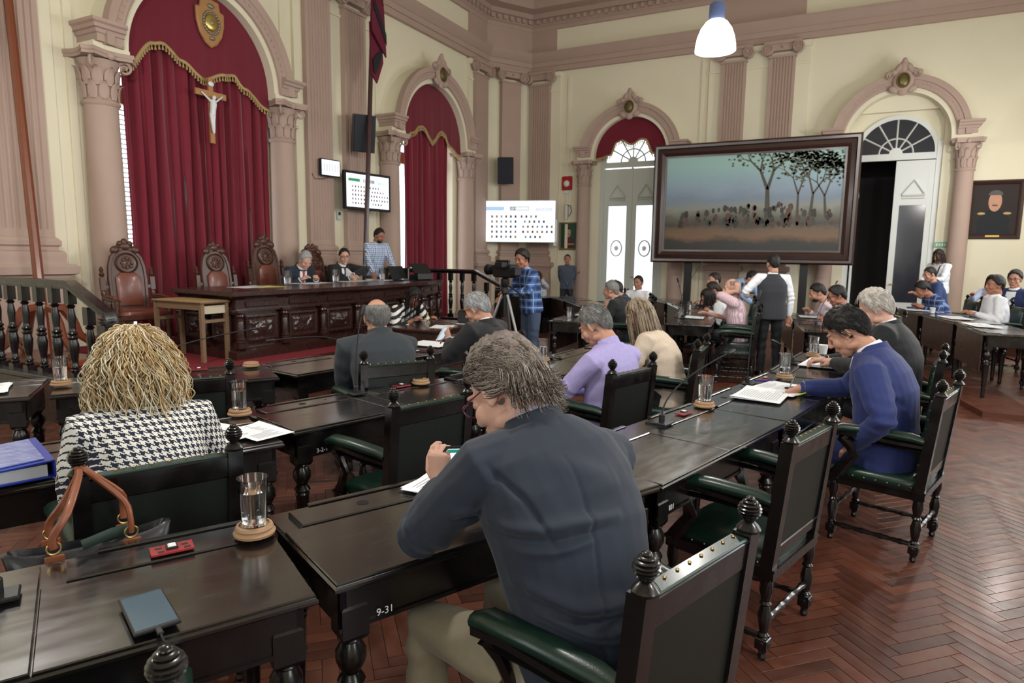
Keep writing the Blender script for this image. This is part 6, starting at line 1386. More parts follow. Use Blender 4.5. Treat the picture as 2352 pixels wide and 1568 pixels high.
    if legs:
        tr = bottom or cloth('charcoal_trousers', S(38, 38, 44)); m = MB(); m.ell(P['hip']+V3(0, 0, -.02), (.165*s*g, .13*s*g, .11*s))
        for q in 'LR': m.capsule([P['hj'+q], P['hj'+q].lerp(P['kn'+q], .5), P['kn'+q], P['kn'+q].lerp(P['an'+q], .5), P['an'+q]+V3(0, 0, .0)], [.092*s*g, .086*s*g, .07*s, .063*s, .056*s], 12)
        co, no, F = finish(m, max(.012, vb*1.4), 3); co = co+no*(.005*np.sin(co[:, 2]*48+2.5*pn(co, 9, seed))*np.exp(-((co[:, 2]-.45)/.25)**2))[:, None]; to_obj('trousers', co, F, tr, body)
        for q in 'LR':
            a = P['an'+q]; f = a-P['kn'+q]; MB().loft([[a+V3(x*w, y, z-.085) for x, z in ((-1, 0), (1, 0), (.9, hgt*.6), (.4, hgt), (-.4, hgt), (-.9, hgt*.6))] for y, w, hgt in ((-.07, .03, .05), (-.04, .04, .09), (.04, .042, .085), (.12, .046, .055), (.18, .04, .045), (.215, .02, .03))]).build('shoe', SHOE, body, smooth=50)
    # face details
    k = P['hs']
    if brows:
        hmat = hair_mat(*hair[1]) if isinstance(hair[1], tuple) else HAIRM.get(hair[1]) or hair_mat('black', S(26, 22, 22))
        for sg in (-1, 1):
            MB().ell((sg*.031, .0895, .009), (.0095, .004, .0052 if P['H'].col[1][2] > -.35 else .002), 10, 6).xf(M).build('eye', EYEW, body)
            MB().tube([(sg*.014, .0955, .027), (sg*.03, .0945, .032), (sg*.045, .084, .028)], .0035, 5, flat=(1, .6)).xf(M).build('eyebrow', hmat, body)
        MB().ell((0, .1015, -.0635), (.02, .004, .0045), 10, 6).xf(M).build('lips', LIP[skin], body)
    if hair is not None:
        style, hc, th = hair[:3]; kw = hair[3] if len(hair) > 3 else {}; hmat = hair_mat(*hc) if isinstance(hc, tuple) else HAIRM.get(hc) or hair_mat('black', S(26, 22, 22))
        Vh, Fh = hair_cap(style, th, seed=seed, **kw); ho = MB().add([M @ Vector(p) for p in Vh], Fh).build('hair', hmat, body, smooth=180)
        if strands: strand_obj('hair_strands', scalp_strands(strands, style, .05, M, th, .006, .002, seed=seed+3), .0016*k, hmat, body)
    if beard:
        V_ = MB().ell((0, .048, -.082), (.051, .049, .044), 18, 10).ell((0, .098, -.047), (.024, .008, .005)); V_.xf(M).build('beard', HAIRM.get(beard) or hair_mat('black', S(26, 22, 22)), body, smooth=60)
    if facewear:
        gmat = pm('spectacle_frame_'+str(facewear), facewear, .35); e = MB()
        for sg in (-1, 1): e.tube([(sg*.034+.024*math.cos(a*PI/9), .107, .006+.019*math.sin(a*PI/9)) for a in range(18)], .0022, 5, close=True); e.tube([(sg*.058, .106, .012), (sg*.078, .06, .012), (sg*.083, -.01, .012)], .002, 5)
        e.tube([(-.01, .109, .01), (0, .112, .013), (.01, .109, .01)], .0022, 5); e.xf(M).build('spectacles', gmat, body)
    return body, M
# ------------------------------------------------------------------ the cast
BLACKH = ('black', S(24, 21, 21)); DKB = ('dark_brown', S(40, 30, 26)); GREY = ('grey', S(112, 112, 114), S(196, 196, 198)); SALT = ('salt_pepper', S(52, 50, 50), S(150, 148, 146)); SILVER = ('silver', S(176, 166, 156), S(226, 220, 212)); BROWNG = ('brown_grey', S(66, 56, 50), S(136, 122, 112)); BLONDE = ('blonde', S(176, 140, 88), S(232, 212, 170)); HILITE = ('highlighted', S(96, 78, 62), S(196, 176, 150))
WSH = cloth('white_shirt', S(226, 228, 234), sheen=0); LTB = cloth('light_blue_shirt', S(176, 186, 214), sheen=0)
NAVY = cloth('dark_navy_suit', S(30, 36, 50)); BLUES = cloth('bright_blue_suit', S(34, 46, 100)); CHAR = cloth('charcoal_suit', S(40, 46, 52)); SLATE = cloth('slate_suit', S(30, 38, 52)); BLK2 = cloth('black_suit', S(24, 25, 29))
KHAKI = cloth('khaki_cotton', S(136, 126, 104)); JEANS = cloth('denim', S(58, 72, 96)); LAV = cloth('lavender_shirt', S(164, 154, 204), sheen=0); CREAMB = cloth('cream_blouse', S(206, 188, 168)); PINKW = cloth('pale_pink_shirt', S(226, 208, 218), sheen=0); PURP = cloth('purple_shirt', S(96, 84, 140)); PALEB = cloth('pale_blue_shirt', S(150, 178, 220), sheen=0); GUARD = cloth('slate_shirt', S(62, 70, 84)); BLUESH = cloth('blue_polo', S(46, 66, 110)); BLACKT = cloth('black_trousers', S(22, 22, 26))
# nearest man, leaning on his desk with a phone in the left hand
Pm = pose(hip=(-.04, .3, .56), s=1.08, hs=1.1, neck=(-.03, .555, 1.185), shL=(-.215, .56, 1.09), shR=(.165, .43, 1.08), head=(-.03, .672, 1.262), hp=38, hy=12, hr=8, elL=(-.3, .755, .855), wrL=(-.135, .865, .925), elR=(.13, .69, .86), wrR=(.02, .88, .87), knL=(-.21, .84, .5), knR=(.12, .84, .5), anL=(-.22, .82, .09), anR=(.13, .8, .09))
EX = [([(-.3, .975), (-.17, 1.0), (-.03, 1.0)], .016, 0.0192), ([(-.3, .95), (-.16, .975), (-.05, .985)], .012, -0.0144), ([(-.27, .93), (-.13, .96)], .012, 0.0128), ([(-.3, .86), (-.2, .80), (-.06, .79), (.03, .84)], .022, 0.0224), ([(-.28, .83), (-.19, .77), (-.06, .755), (.06, .8)], .018, -0.0176), ([(-.27, .8), (-.18, .735), (-.04, .72), (.05, .745)], .02, 0.0208), ([(-.24, .75), (-.15, .70), (-.03, .685)], .016, -0.0160), ([(-.15, 1.13), (0.0, 1.09)], .03, 0.0128), ([(-.12, 1.06), (.03, 1.07)], .025, 0.0112), ([(-.1, 1.14), (-.12, .95), (-.15, .6)], .006, -0.0064), ([(-.255, 1.12), (-.235, 1.05), (-.215, .95)], .007, -0.0128),
      ((-.24, .6, 1.03), (-.33, .74, .97), .016, 0.0100), ((-.22, .62, .99), (-.34, .74, .93), .012, -0.0090), ((-.26, .64, .97), (-.36, .74, .9), .013, 0.0100), ((-.2, .7, .96), (-.32, .8, .9), .012, 0.0080), ((-.36, .72, .9), (-.22, .8, .88), .01, 0.0070), ((-.32, .76, .83), (-.2, .83, .88), .012, 0.0080)]
TEALH = pm('phone_teal_bar', S(40, 150, 130), .4)
man, Mh = person('main', 'man in dark blue-grey suit and khaki trousers reading his phone, nearest to us', (-.272, 1.545, 0), (-.949, .316), Pm, 0, SLATE, bottom=KHAKI, hair=('short', BROWNG, .016, {'top': .01, 'back': .008, 'rough': .006}), lod=0, g=1.12, collar=LTB, hands={'L': {'d': (.08, .25, 1.0), 'palm': (.9, .25, -.1), 'fing': (.55, .75, .8, .85), 'thumb': .2, 'k': 1.05}, 'R': {'curl': .6}}, extra=EX, amp=.0035, seed=2, facewear=S(90, 30, 60))
hm_ = [hair_mat('brown_grey_a', S(92, 78, 70), S(130, 116, 104)), hair_mat('brown_grey_b', S(140, 128, 118), S(190, 180, 170)), hair_mat('brown_grey_c', S(66, 54, 48), S(104, 88, 78))]
st_ = scalp_strands(2600, 'short', .12, Mh, .018, .008, .0035, 9, .12, 5, 13, comb=(.5, -1.0, -.45))
r_ = np.random.default_rng(8); Mx = np.array(Mh)
for k in range(520):        # wavy locks curling over the collar
    az = r_.uniform(118, 242); e = r_.uniform(-40, 12); ar, er = math.radians(az), math.radians(e); d = np.array((math.sin(ar)*math.cos(er), math.cos(ar)*math.cos(er), math.sin(er))); n = 14; L = r_.uniform(.06, .105); ph = r_.uniform(-.6, .6); pts = []
    for i in range(n):
        t = i/(n-1); o = .016+.03*t*t; p = np.array((d[0]*(.08+o), d[1]*(.1+o)-.014, d[2]*.1+.028-L*t+.012*t*t))
        pts.append(p+np.array((.009*math.sin(7*t+ph)*t, .012*math.cos(7*t+ph)*t*t, .009*math.sin(6*t+ph)*t)))
    st_.append(np.array(pts) @ Mx[:3, :3].T+Mx[:3, 3])
for i in range(3): strand_obj('hair_strands', st_[i::3], .0019, hm_[i], man)
phm = thing('mobile_phone', 'mobile phone with lit white screen held by the nearest man', 'phone', (0, 0, 0)); R0 = Matrix.Translation((-.272, 1.545, 0)) @ Matrix.Rotation(face_rz(-.949, .316), 4, 'Z')
phm.matrix_world = R0 @ Matrix.Translation((-.078, .905, 1.0)) @ Matrix.Rotation(math.radians(-12), 4, 'Z') @ Matrix.Rotation(math.radians(38), 4, 'X') @ Matrix.Rotation(math.radians(12), 4, 'Y')
MB().box((0, 0, 0), (.074, .01, .15), bev=.004).build('case', PLASTB, phm, smooth=0); MB().box((0, -.0056, 0), (.066, .001, .136)).build('screen', emis('phone_screen_white', S(236, 244, 250), 1.3), phm, smooth=0); MB().box((0, -.0062, .058), (.066, .001, .018)).build('title_bar', emis('phone_screen_teal', S(30, 140, 120), .9), phm, smooth=0)
# blonde woman in houndstooth jacket
HT = pattern('houndstooth_wool', S(214, 212, 204), S(22, 26, 48), kind='hounds', size=.027)
Pb = pose(hip=(0, .22, .55), s=.98, lean=10, bend=6, hp=18, neck=(.0, .34, 1.09), shL=(-.19, .27, 1.035), shR=(.185, .31, 1.025), head=(0, .41, 1.25), wrL=(-.16, .6, .84), wrR=(.2, .58, .84), poleL=(-.35, -.5, -1), poleR=(.4, -.5, -1), hs=1.05)
wb, Mb = person('blonde', 'woman with long curly blonde hair in houndstooth jacket seen from behind', (-2.075, 1.37, 0), (-.916, .402), Pb, 0, HT, kind='jacket', hair=('long', BLONDE, .01, {'rough': .006}), lod=0, g=1.04, amp=.004, seed=4, bottom=BLACKT, brows=False)
r_ = np.random.default_rng(21); Mx = np.array(Mb); paths = []
for k in range(3400):
    z = .97-1.2*r_.uniform(0, 1)**1.1; az = r_.uniform(-180, 180)
    if abs(az) < 55 and z < .75: continue
    ar = math.radians(az); rr = math.sqrt(1-z*z); d = np.array((math.sin(ar)*rr, math.cos(ar)*rr, z)); p0 = np.array((d[0]*.086, d[1]*.106-.012, d[2]*.106+.03)); p0 = p0 @ Mx[:3, :3].T+Mx[:3, 3]; dw = d @ Mx[:3, :3].T
    n = 30; L = (r_.uniform(.24, .46) if r_.random() < .8 else r_.uniform(.44, .58))*(.78+.22*(1-z)); fr = r_.uniform(16, 30); ph = r_.uniform(0, 6.28); ph2 = r_.uniform(0, 6.28); am = r_.uniform(.005, .014); out_ = r_.uniform(.01, .085); kick = r_.uniform(-.03, .03); pts = []
    h = np.array((dw[0], dw[1]*.9-.1, 0)); h /= np.linalg.norm(h)+1e-6; sd_ = np.cross(h, (0, 0, 1.))
    for i in range(n):
        t = i/(n-1); bulge = math.sin(PI*min(1, t*1.15))**.8
        q = p0+h*(out_*bulge*(.75+.5*(1-abs(z)))+kick*t*t)+np.array((0, 0, .035*math.sin(min(1, t*5)*PI/2)*max(0, z)-L*t**1.1))+sd_*.03*math.sin(2.2*t+ph2)*t
        pts.append(q+(sd_*math.cos(fr*t+ph)+h*math.sin(fr*t+ph)*.9)*am*min(1, t*3.5))
    paths.append(np.array(pts))
HB = [hair_mat('blonde_%d' % i, c, c2, .42) for i, (c, c2) in enumerate(((S(200, 166, 114), S(232, 210, 166)), (S(226, 206, 164), S(246, 238, 216)), (S(160, 124, 80), S(204, 170, 120))))]
for i in range(3): strand_obj('curls', paths[i::3], .0026, HB[i], wb, 3)
# balding man in front row
person('bald', 'balding man in dark charcoal suit in front row seen from behind', (-2.69, 3.5, 0), (-.859, .511), pose(hip=(0, .28, .54), s=1.08, neck=(.02, .40, 1.1), head=(.02, .46, 1.215), hp=8, hy=-6, shL=(-.22, .43, 1.01), shR=(.21, .36, 1.01), wrL=(-.1, .74, .86), wrR=(.1, .74, .86), poleL=(-.25, -.3, -1), poleR=(.25, -.3, -1)), 1, CHAR, hair=('bald', SALT, .01, {'crown_bald': 52}), lod=1, g=1.1, collar=WSH, strands=420, seed=5, amp=.004)
# grey-haired man with a phone
person('phone', 'grey-haired man with spectacles holding a white phone, dark suit', (-2.515, 4.73, 0), (-.995, .1), pose(hip=(0, .2, .55), s=1.05, lean=8, bend=10, hp=26, hy=10, neck=(.0, .22, 1.115), head=(-.01, .3, 1.225), wrL=(-.06, .55, .93), wrR=(.1, .6, .9), poleL=(-1, -.3, -.8)), 1, BLK2, hair=('short', GREY, .012), lod=1, collar=WSH, facewear=S(30, 26, 30), hands={'L': {'d': (.2, .5, .6), 'palm': (.8, -.2, .2), 'curl': .55}, 'R': {'curl': .6}}, strands=500, seed=6)
pw = thing('mobile_phone', 'white phone held up by the grey-haired man in front row', 'phone'); pw.matrix_world = Matrix.Translation((-2.515, 4.73, 0)) @ Matrix.Rotation(face_rz(-.995, .1), 4, 'Z') @ Matrix.Translation((-.02, .66, .99)) @ Matrix.Rotation(math.radians(35), 4, 'X'); MB().box((0, 0, 0), (.085, .01, .17), bev=.003).build('case', WHITE, pw, smooth=0); MB().box((0, -.0056, 0), (.074, .001, .145)).build('screen', emis('phone_screen_pale', S(200, 214, 226), .9), pw, smooth=0)
# man in lavender shirt
person('lav', 'grey-haired man in lavender shirt looking down at his phone', (-1.215, 4.05, 0), (-.964, .268), pose(hip=(0, .2, .55), s=1.06, neck=(.0, .205, 1.11), head=(-.01, .31, 1.215), hp=32, hy=8, shL=(-.2, .18, 1.0), shR=(.2, .16, 1.01), elL=(-.25, .4, .76), wrL=(-.06, .56, .7), elR=(.25, .38, .78), wrR=(.06, .56, .72)), 1, LAV, kind='shirt', hair=('short', SALT, .011), lod=1, g=1.08, collar=LAV, hands={'L': {'palm': (.5, 0, .6), 'curl': .6}, 'R': {'palm': (-.5, 0, .6), 'curl': .6}}, strands=600, seed=7, amp=.006)
pw = thing('mobile_phone', 'phone in the lap of the lavender shirt man', 'phone'); pw.matrix_world = Matrix.Translation((-1.215, 4.05, 0)) @ Matrix.Rotation(face_rz(-.964, .268), 4, 'Z') @ Matrix.Translation((-.03, .65, .76)) @ Matrix.Rotation(math.radians(50), 4, 'X'); MB().box((0, 0, 0), (.075, .01, .15), bev=.003).build('case', STEEL, pw, smooth=0); MB().box((0, -.0056, 0), (.066, .001, .13)).build('screen', MATS.get('pscr') or emis('phone_screen_grey', S(190, 200, 214), .8), pw, smooth=0)
# woman in cream blouse with long hair
wc, Mc = person('cream', 'woman in cream blouse with long straight highlighted hair', (-1.04, 5.355, 0), (-.999, -.043), pose(hip=(0, .24, .54), s=1.02, lean=16, bend=12, hp=24, hy=16, head=(-.01, .53, 1.2), neck=(0, .44, 1.06), wrL=(-.1, .72, .84), wrR=(.12, .7, .84)), 0, CREAMB, kind='blouse', g=1.06, hair=('long', HILITE, .014), lod=1, bottom=BLACKT, seed=8, amp=.007)
def long_hair(Mh, body, L, n, mats, seed, drop=.0, front=45, out=.02, rad=.0032):
    r_ = np.random.default_rng(seed); Mx = np.array(Mh); ps = []
    while len(ps) < n:
        az = r_.uniform(-180, 180); z = r_.uniform(-.3, 1)
        if abs(az) < front and z < .8: continue
        ar = math.radians(az); rr = math.sqrt(1-z*z); d = np.array((math.sin(ar)*rr, math.cos(ar)*rr, z)); pts = []; ll = L*r_.uniform(.8, 1.05); ph = r_.uniform(0, 6.28); hh = np.array((math.sin(ar), math.cos(ar)*1.1, 0))
        for i in range(18):
            t = i/17
            if z > -.2 and t < .3: a = t/.3; dd = d*(1-a)+np.array((hh[0]*1.0, hh[1]*.95, -.1))*a; dd = dd/np.linalg.norm(dd); p = np.array((dd[0]*.08, dd[1]*.101-.012, dd[2]*.1+.03))*(1.06)
            else: p = np.array((hh[0]*.085, hh[1]*.1-.012, .02))*(1.06)
            q = p @ Mx[:3, :3].T+Mx[:3, 3]; tt = max(0, t-.3)/.7; q = q+np.array((0, 0, -ll*tt))+np.array((hh[0], hh[1], 0))*out*tt+np.array((.006*math.sin(5*t+ph), .006*math.cos(4*t+ph), 0)); q[1] -= drop*tt; pts.append(q)
        ps.append(np.array(pts))
    for i, m in enumerate(mats): strand_obj('long_hair', ps[i::len(mats)], rad, m, body, 3)
long_hair(Mc, wc, .5, 700, [hair_mat('hilite_a', S(84, 66, 52), S(130, 108, 86)), hair_mat('hilite_b', S(150, 128, 104), S(206, 190, 168))], 3, .14, 76)
# man in blue suit writing
Pbl = pose(hip=(0, .3, .56), s=1.1, hs=1.02, neck=(.0, .425, 1.145), head=(.0, .565, 1.235), hp=36, hy=4, shL=(-.215, .36, 1.02), shR=(.2, .42, 1.03), elL=(-.34, .24, .8), wrL=(-.2, .42, .6), elR=(.27, .62, .84), wrR=(.1, .83, .835), knL=(-.15, .8, .53), knR=(.15, .8, .53))
person('blue', 'dark-haired man in bright blue suit writing at his desk', (.537, 4.33, 0), (-.962, .274), Pbl, 1, BLUES, hair=('short', BLACKH, .017, {'top': .008, 'rough': .006}), lod=0, g=1.08, collar=WSH, bottom=cloth('blue_trousers', S(30, 40, 84)), hands={'R': {'d': (-.25, .5, -.32), 'palm': (-.5, -.2, -.8), 'fing': (.5, .6, .9, 1.0), 'thumb': .8}, 'L': {'curl': .4}}, strands=900, seed=9, amp=.0045, extra=[((-.25, .3, .98), (-.2, .1, .85), .03, .012), ((-.24, .28, .92), (-.1, .08, .8), .02, -.009), ((-.28, .32, .9), (-.2, .12, .74), .022, .01)])
pen2 = tag(MB().tube([(0, 0, -.05), (0, 0, .08)], [.004, .005], 7).build('pen', STEEL), 'steel pen in the right hand of the blue suit man', 'pen', 'pens'); pen2.matrix_world = Matrix.Translation((.537, 4.33, 0)) @ Matrix.Rotation(face_rz(-.962, .274), 4, 'Z') @ Matrix.Translation((.06, .9, .852)) @ Matrix.Rotation(.35, 4, 'X')
person('white', 'white-haired man in dark suit beside the blue suit man', (.648, 5.735, 0), (-.992, .129), pose(hip=(0, .3, .56), s=1.12, neck=(.0, .39, 1.185), head=(.0, .485, 1.3), hp=24, hy=6, wrL=(-.08, .72, .86), wrR=(.1, .8, .85), poleL=(-1, -.2, -.7)), 0, BLK2, hair=('short', SILVER, .018, {'top': .006}), lod=1, g=1.12, collar=WSH, hands={'L': {'curl': .5, 'palm': (.3, 0, -1)}, 'R': {'curl': .55}}, strands=700, seed=10)
# presidium
XP = -7.78
def pres(key, label, x, y, f, P, **kw): return person(key, label, (x, y, DZ), f, P, lod=1, **kw)
pres('p1', 'grey-haired man in navy suit reading at the presidium desk', -7.98, 7.47, (1, -.12), pose(s=1.04, lean=20, bend=12, hp=34, hy=-14, hip=(0, .2, .55), wrL=(-.1, .66, .85), wrR=(.16, .62, .85)), skin=0, top=NAVY, hair=('short', GREY, .016, {'top': .006}), collar=WSH, shirt=WSH, tie=cloth('red_check_tie', S(170, 60, 70)), hands={'L': {'curl': .5}, 'R': {'curl': .5}}, seed=11)
pres('p2', 'dark-haired man with spectacles and striped tie at the presidium', -8.0, 8.45, (1, -.1), pose(s=1.04, lean=16, bend=6, hp=8, hy=-30, hip=(0, .2, .55), wrL=(-.05, .6, .9), wrR=(.1, .66, .85), poleL=(-1, 0, .3)), skin=0, top=BLK2, hair=('short', BLACKH, .012), collar=WSH, shirt=WSH, tie=cloth('striped_tie', S(50, 50, 66)), facewear=S(20, 20, 22), hands={'L': {'curl': .5, 'd': (.2, .5, -.8)}, 'R': {'curl': .5}}, seed=12)
PLW = pattern('blue_white_plaid', S(222, 228, 238), S(112, 140, 186), S(60, 80, 130), 'plaid', .07)
pres('p3', 'bearded man in blue and white plaid shirt standing at the presidium', -7.78, 9.45, (1, -.35), pose(True, s=1.0, lean=14, bend=6, hp=22, hy=10, hip=(0, -.05, .95), wrL=(-.22, .4, .86), wrR=(.24, .36, .88)), skin=2, top=PLW, kind='shirt', g=1.12, collar=PLW, hair=('short', BLACKH, .014), beard='black', bottom=JEANS, hands={'L': {'d': (0, .5, -.6), 'curl': .4}, 'R': {'d': (0, .5, -.6), 'curl': .4}}, seed=13)
# stenographer
STR = pattern('black_white_stripes', S(220, 218, 214), S(24, 24, 28), None, 'stripe', .085)
ws, Ms = person('steno', 'dark-haired woman in black and white striped top writing', (-5.5, 7.08, 0), (1, -.28), pose(s=1.0, lean=18, bend=12, hp=32, hy=-10, hip=(0, .12, .53), wrL=(-.12, .66, .83), wrR=(.16, .6, .83)), 2, STR, kind='blouse', g=1.08, sl=.86, hair=('long', BLACKH, .016), lod=1, bottom=BLACKT, hands={'R': {'curl': .7}, 'L': {'curl': .3}}, seed=14)
long_hair(Ms, ws, .42, 520, [HAIRM['black']], 5, .1, 78, .02)
tag(MB().tube([(0, 0, -.04), (.03, .02, .11)], [.004, .005], 6).build('pen', pm('yellow_pencil', S(206, 170, 60), .5), None, (-4.78, 6.78, .84)), 'yellow pencil in the stenographer\'s hand', 'pencil', 'pens')
# cameraman
PLB = pattern('blue_dark_plaid', S(66, 104, 168), S(32, 40, 74), S(150, 176, 206), 'plaid', .11)
person('cameraman', 'cameraman in blue plaid shirt and jeans behind the video camera', (-4.02, 8.3, 0), (-.55, -.84), pose(True, s=1.02, lean=8, bend=8, hp=14, hy=20, wrL=(-.1, .42, 1.18), wrR=(.12, .4, 1.1), poleL=(-1, -.2, -.8)), 2, PLB, kind='shirt', g=1.04, hair=('short', BLACKH, .022, {'rough': .008}), lod=1, bottom=JEANS, collar=PLB, seed=15)
# waiter with a tray
wt, _ = person('waiter', 'waiter in dark waistcoat and white sleeves seen from behind', (-1.0, 9.95, 0), (-.35, .94), pose(True, s=1.0, lean=3, bend=3, hp=6, hy=8, wrL=(-.3, .2, 1.13), wrR=(.26, .05, .86), poleL=(-.8, -.8, -.4), hip=(0, 0, .94)), 1, WSH, kind='shirt', hair=('short', BLACKH, .012), lod=1, bottom=BLACKT, collar=WSH, seed=16, hands={'L': {'d': (0, 1, .1), 'palm': (0, 0, 1), 'curl': .1}, 'R': {'curl': .4}})
Pw = pose(True, s=1.0, lean=3, bend=3, hip=(0, 0, .94)); vm = MB().loft(torso_rings(Pw, 1.07, [(-.42, .18, .14), (-.4, .19, .148), (0, .188, .145), (.25, .175, .14), (.5, .19, .145), (.7, .19, .137), (.85, .155, .115), (.96, .1, .092), (1.0, .086, .085)]))
co, no, F = finish(vm, .011, 3); to_obj('waistcoat', co, F, cloth('dark_waistcoat', S(44, 46, 52)), wt)
tr_ = thing('serving_tray', 'round steel tray held by the waiter', 'tray', (0, 0, 0)); tr_.location = (-1.45, 10.04, 1.17); MB().lathe([(.02, 0), (.19, 0), (.21, .02), (.205, .02), (.185, .005), (0, .005)], 28, cap=False).build('tray_dish', STEEL, tr_)
glass((-1.4, 10.0, 1.176), 'tumbler of water on the waiter\'s tray', .6, .95); glass((-1.52, 10.1, 1.176), 'second tumbler on the waiter\'s tray, farther from him', .4, .8)
# guard, usher woman
person('guard', 'guard in slate shirt standing with hands behind his back', (-6.5, 15.5, 0), (.35, -.94), pose(True, s=1.0, lean=1, bend=1, hp=2, wrL=(-.1, -.2, .86), wrR=(.1, -.2, .86), poleL=(-1, -.4, 0), poleR=(1, -.4, 0), hip=(0, 0, .92)), 2, GUARD, kind='shirt', hair=('short', BLACKH, .009), lod=2, bottom=BLACKT, collar=GUARD, seed=17)
person('usher', 'woman in pale patterned blouse resting her head on her hand', (-6.4, 13.75, 0), (.25, -.97), pose(lean=14, bend=8, hp=10, hy=-8, wrL=(-.1, .42, 1.14), wrR=(.2, .55, .82), poleL=(-.6, .6, -1)), 1, pattern('grey_floral', S(198, 198, 204), S(140, 142, 152), None, 'hounds', .06), kind='blouse', hair=('long', DKB, .026, {'rough': .01}), lod=2, seed=18)
# inner far row
def at_seat(key, x, dist): o, c, u, n, z = DESKS[key]; p = c+u*x-n*dist; return (p.x, p.y, z), (n.x, n.y)
def seated(key, dk, x, dist, label, P, turn=0, **kw):
    l, f = at_seat(dk, x, dist); a = math.atan2(f[1], f[0])+math.radians(turn); return person(key, label, l, (math.cos(a), math.sin(a)), P, lod=2, **kw)
SITF = dict(lean=22, bend=10, hp=12)
seated('m1', 'E1', .3, .58, 'grey-haired man in dark suit in side view at inner far row', pose(lean=20, bend=8, hp=8, wrL=(-.1, .72, .9), wrR=(.15, .66, .85), s=1.04), skin=1, top=BLK2, hair=('short', SALT, .016), collar=WSH, seed=20)
seated('m2', 'E2', -.25, .58, 'dark-haired man in navy jacket beside the grey-haired man, far row', pose(**SITF, s=1.02), skin=1, top=NAVY, hair=('short', DKB, .016), collar=WSH, seed=21)
seated('m3', 'E2', .45, .58, 'mostly hidden man with bushy grey hair, far row', pose(lean=26, bend=8, hp=20, s=1.02), skin=0, top=cloth('grey_jacket', S(120, 126, 140)), hair=('short', GREY, .026, {'rough': .012}), seed=22)
person('m4', 'dark-haired man in white shirt turning to look at us', (-3.55, 12.4, 0), (-.1, -1), pose(lean=6, bend=4, hp=4, hy=-4, hip=(0, .27, .52), s=1.02), 2, WSH, kind='shirt', hair=('short', BLACKH, .013), lod=2, collar=WSH, seed=23)
# middle far row
seated('f1', 'F1', .35, .6, 'bald man in striped pink shirt speaking on a telephone', pose(lean=6, bend=6, hp=10, hy=6, s=1.06, wrL=(-.12, .32, 1.2), poleL=(-.3, .6, -1), wrR=(.15, .7, .84)), skin=0, top=pattern('pink_stripe', S(226, 204, 212), S(196, 160, 172), None, 'vstripe', .022), kind='shirt', sl=.46, hair=('bald', ('stubble', S(130, 108, 96)), .003, {'crown_bald': 40}), hands={'L': {'d': (0.1, .1, 1), 'palm': (.9, 0, 0), 'curl': .6}, 'R': {'curl': .3}}, seed=24, g=1.06)
wf, Mf = seated('f2', 'F2', -.25, .56, 'dark-haired woman in white leaning over her desk', pose(lean=30, bend=14, hp=30, s=1.0), skin=1, top=WSH, kind='blouse', hair=('long', BLACKH, .02), seed=25); long_hair(Mf, wf, .2, 220, [HAIRM['black']], 7, .0, 60, .04, .005)
seated('f3', 'F2', .5, .56, 'dark-suited man bending over papers in the middle far row', pose(lean=24, bend=10, hp=24, s=1.04), skin=2, top=NAVY, hair=('short', DKB, .016), collar=WSH, shirt=WSH, seed=26)
person('f4', 'suited man half hidden behind the bald man', (-2.0, 12.9, 0), (-.75, -.66), pose(lean=8, bend=4, hp=6, s=1.08), 0, BLK2, hair=('short', DKB, .014), lod=2, collar=LTB, shirt=LTB, seed=27)
person('f5', 'man in pale blue shirt bending down near the waiter', (-1.9, 12.55, 0), (.85, -.5), pose(True, lean=44, bend=14, hp=18, s=1.04, hip=(0, -.2, .92), wrL=(-.2, .62, .84), wrR=(.2, .62, .84)), 1, PALEB, kind='shirt', hair=('short', BLACKH, .013), lod=2, collar=PALEB, seed=28)
# waiter-side row and raised row
seated('g1', 'G2', .05, .45, 'bearded man in pale pink shirt resting chin on his hand', pose(lean=24, bend=10, hp=22, wrL=(-.02, .42, 1.08), poleL=(-.5, .8, -1), wrR=(.1, .72, .85), s=1.08), skin=1, top=PINKW, kind='shirt', hair=('short', BLACKH, .016), beard='black', seed=29, g=1.08)
seated('g2', 'G1', .25, .45, 'dark-haired man in purple shirt with spectacles', pose(lean=20, bend=8, hp=20, s=1.06), skin=2, top=PURP, kind='shirt', hair=('short', BLACKH, .02), facewear=S(20, 20, 22), seed=30)
PLD = pattern('dark_blue_plaid', S(60, 84, 140), S(26, 32, 56), S(140, 160, 200), 'plaid', .09)
seated('h1', 'H3', .35, .45, 'young man in dark plaid shirt bent over the raised desk', pose(lean=24, bend=12, hp=32, s=1.06), skin=2, top=PLD, kind='shirt', hair=('short', BLACKH, .02), seed=31)
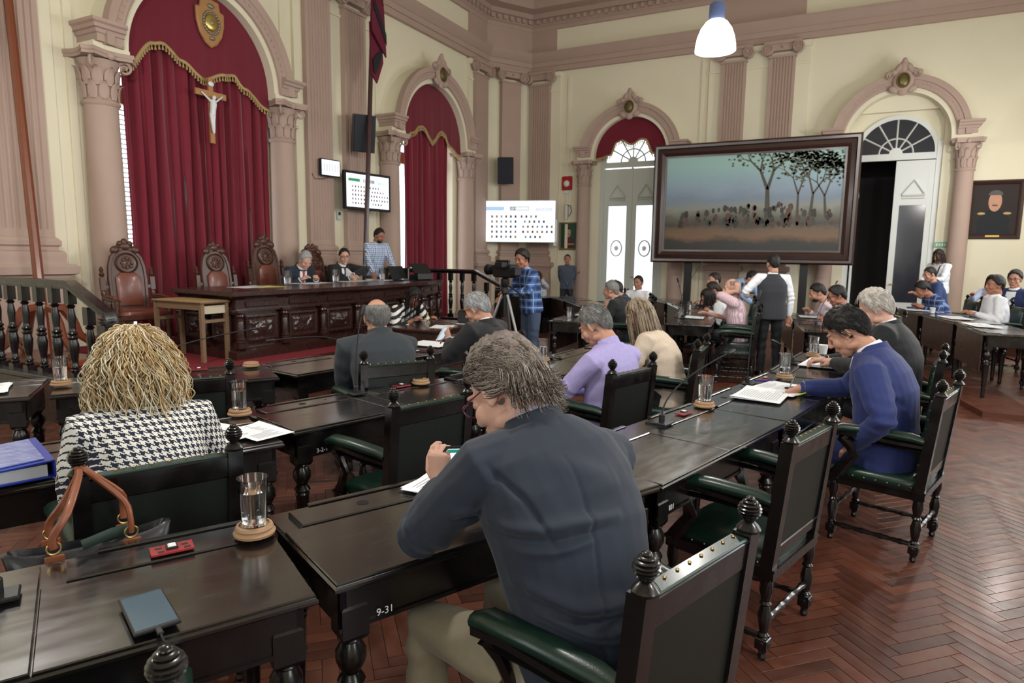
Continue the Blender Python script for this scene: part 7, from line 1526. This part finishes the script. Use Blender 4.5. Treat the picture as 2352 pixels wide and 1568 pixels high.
seated('h2', 'H2', .4, .55, 'man in white shirt sitting upright at the raised desk', pose(lean=2, bend=4, hp=2, hy=8, s=1.08, wrL=(-.1, .55, .84), wrR=(.15, .55, .84)), skin=2, top=WSH, kind='shirt', hair=('short', BLACKH, .02), collar=WSH, seed=32, g=1.1)
person('h3', 'man in blue polo shirt sitting behind the plaid shirt man', (1.75, 14.6, HZ+.16), (-.95, -.3), pose(lean=14, bend=6, hp=18, hy=10, s=1.04), 1, BLUESH, kind='shirt', sl=.46, hair=('short', DKB, .012), lod=2, bottom=JEANS, seed=33)
wp, Mp_ = person('photographer', 'woman in white blouse standing with a black shoulder bag and phone', (1.48, 14.95, HZ+.16), (-.7, -.72), pose(True, s=.96, hp=24, lean=2, bend=4, wrL=(-.06, .36, 1.08), wrR=(.1, .34, 1.08), hy=10), 1, WSH, kind='blouse', g=1.08, hair=('long', DKB, .018), lod=2, seed=34); long_hair(Mp_, wp, .18, 160, [HAIRM['dark_brown']], 9, .03, 60, .02, .006)
hb2 = thing('shoulder_bag', 'black shoulder bag worn by the woman in white', 'bag', (1.34, 14.6, HZ+.16), 0); MB().ell((0, 0, .98), (.16, .1, .16), 16, 10).build('bag_body', BLK, hb2); MB().tube([(.02, -.1, 1.1), (.12, .2, 1.36), (.3, .38, 1.42)], .012, 6).build('strap', BLK, hb2)
wg, Mg = person('girl', 'young woman with dark hair and spectacles by the right wall', (2.5, 15.0, HZ+.16), (-.6, -.8), pose(lean=8, bend=4, hp=6, s=.92, hip=(0, .27, .48)), 2, LTB, kind='blouse', hair=('long', BLACKH, .022), facewear=S(24, 22, 24), lod=2, seed=35); long_hair(Mg, wg, .14, 140, [HAIRM['black']], 11, .02, 60, .02, .006)
person('suitr', 'man in blue blazer and white shirt at right picture edge', (2.42, 12.9, HZ+.08), (-.55, -.83), pose(lean=0, bend=6, hp=6, hy=10, s=1.08, wrL=(-.3, .4, .9), wrR=(.2, .5, .85)), 1, cloth('blue_blazer', S(28, 42, 84)), hair=('short', BLACKH, .018), collar=WSH, shirt=WSH, facewear=S(24, 22, 24), lod=2, seed=36, hands={'R': {'curl': .4}, 'L': {'curl': .4}})

for o_ in list(BENCH.objects): bpy.data.objects.remove(o_)
bpy.data.scenes.remove(BENCH)
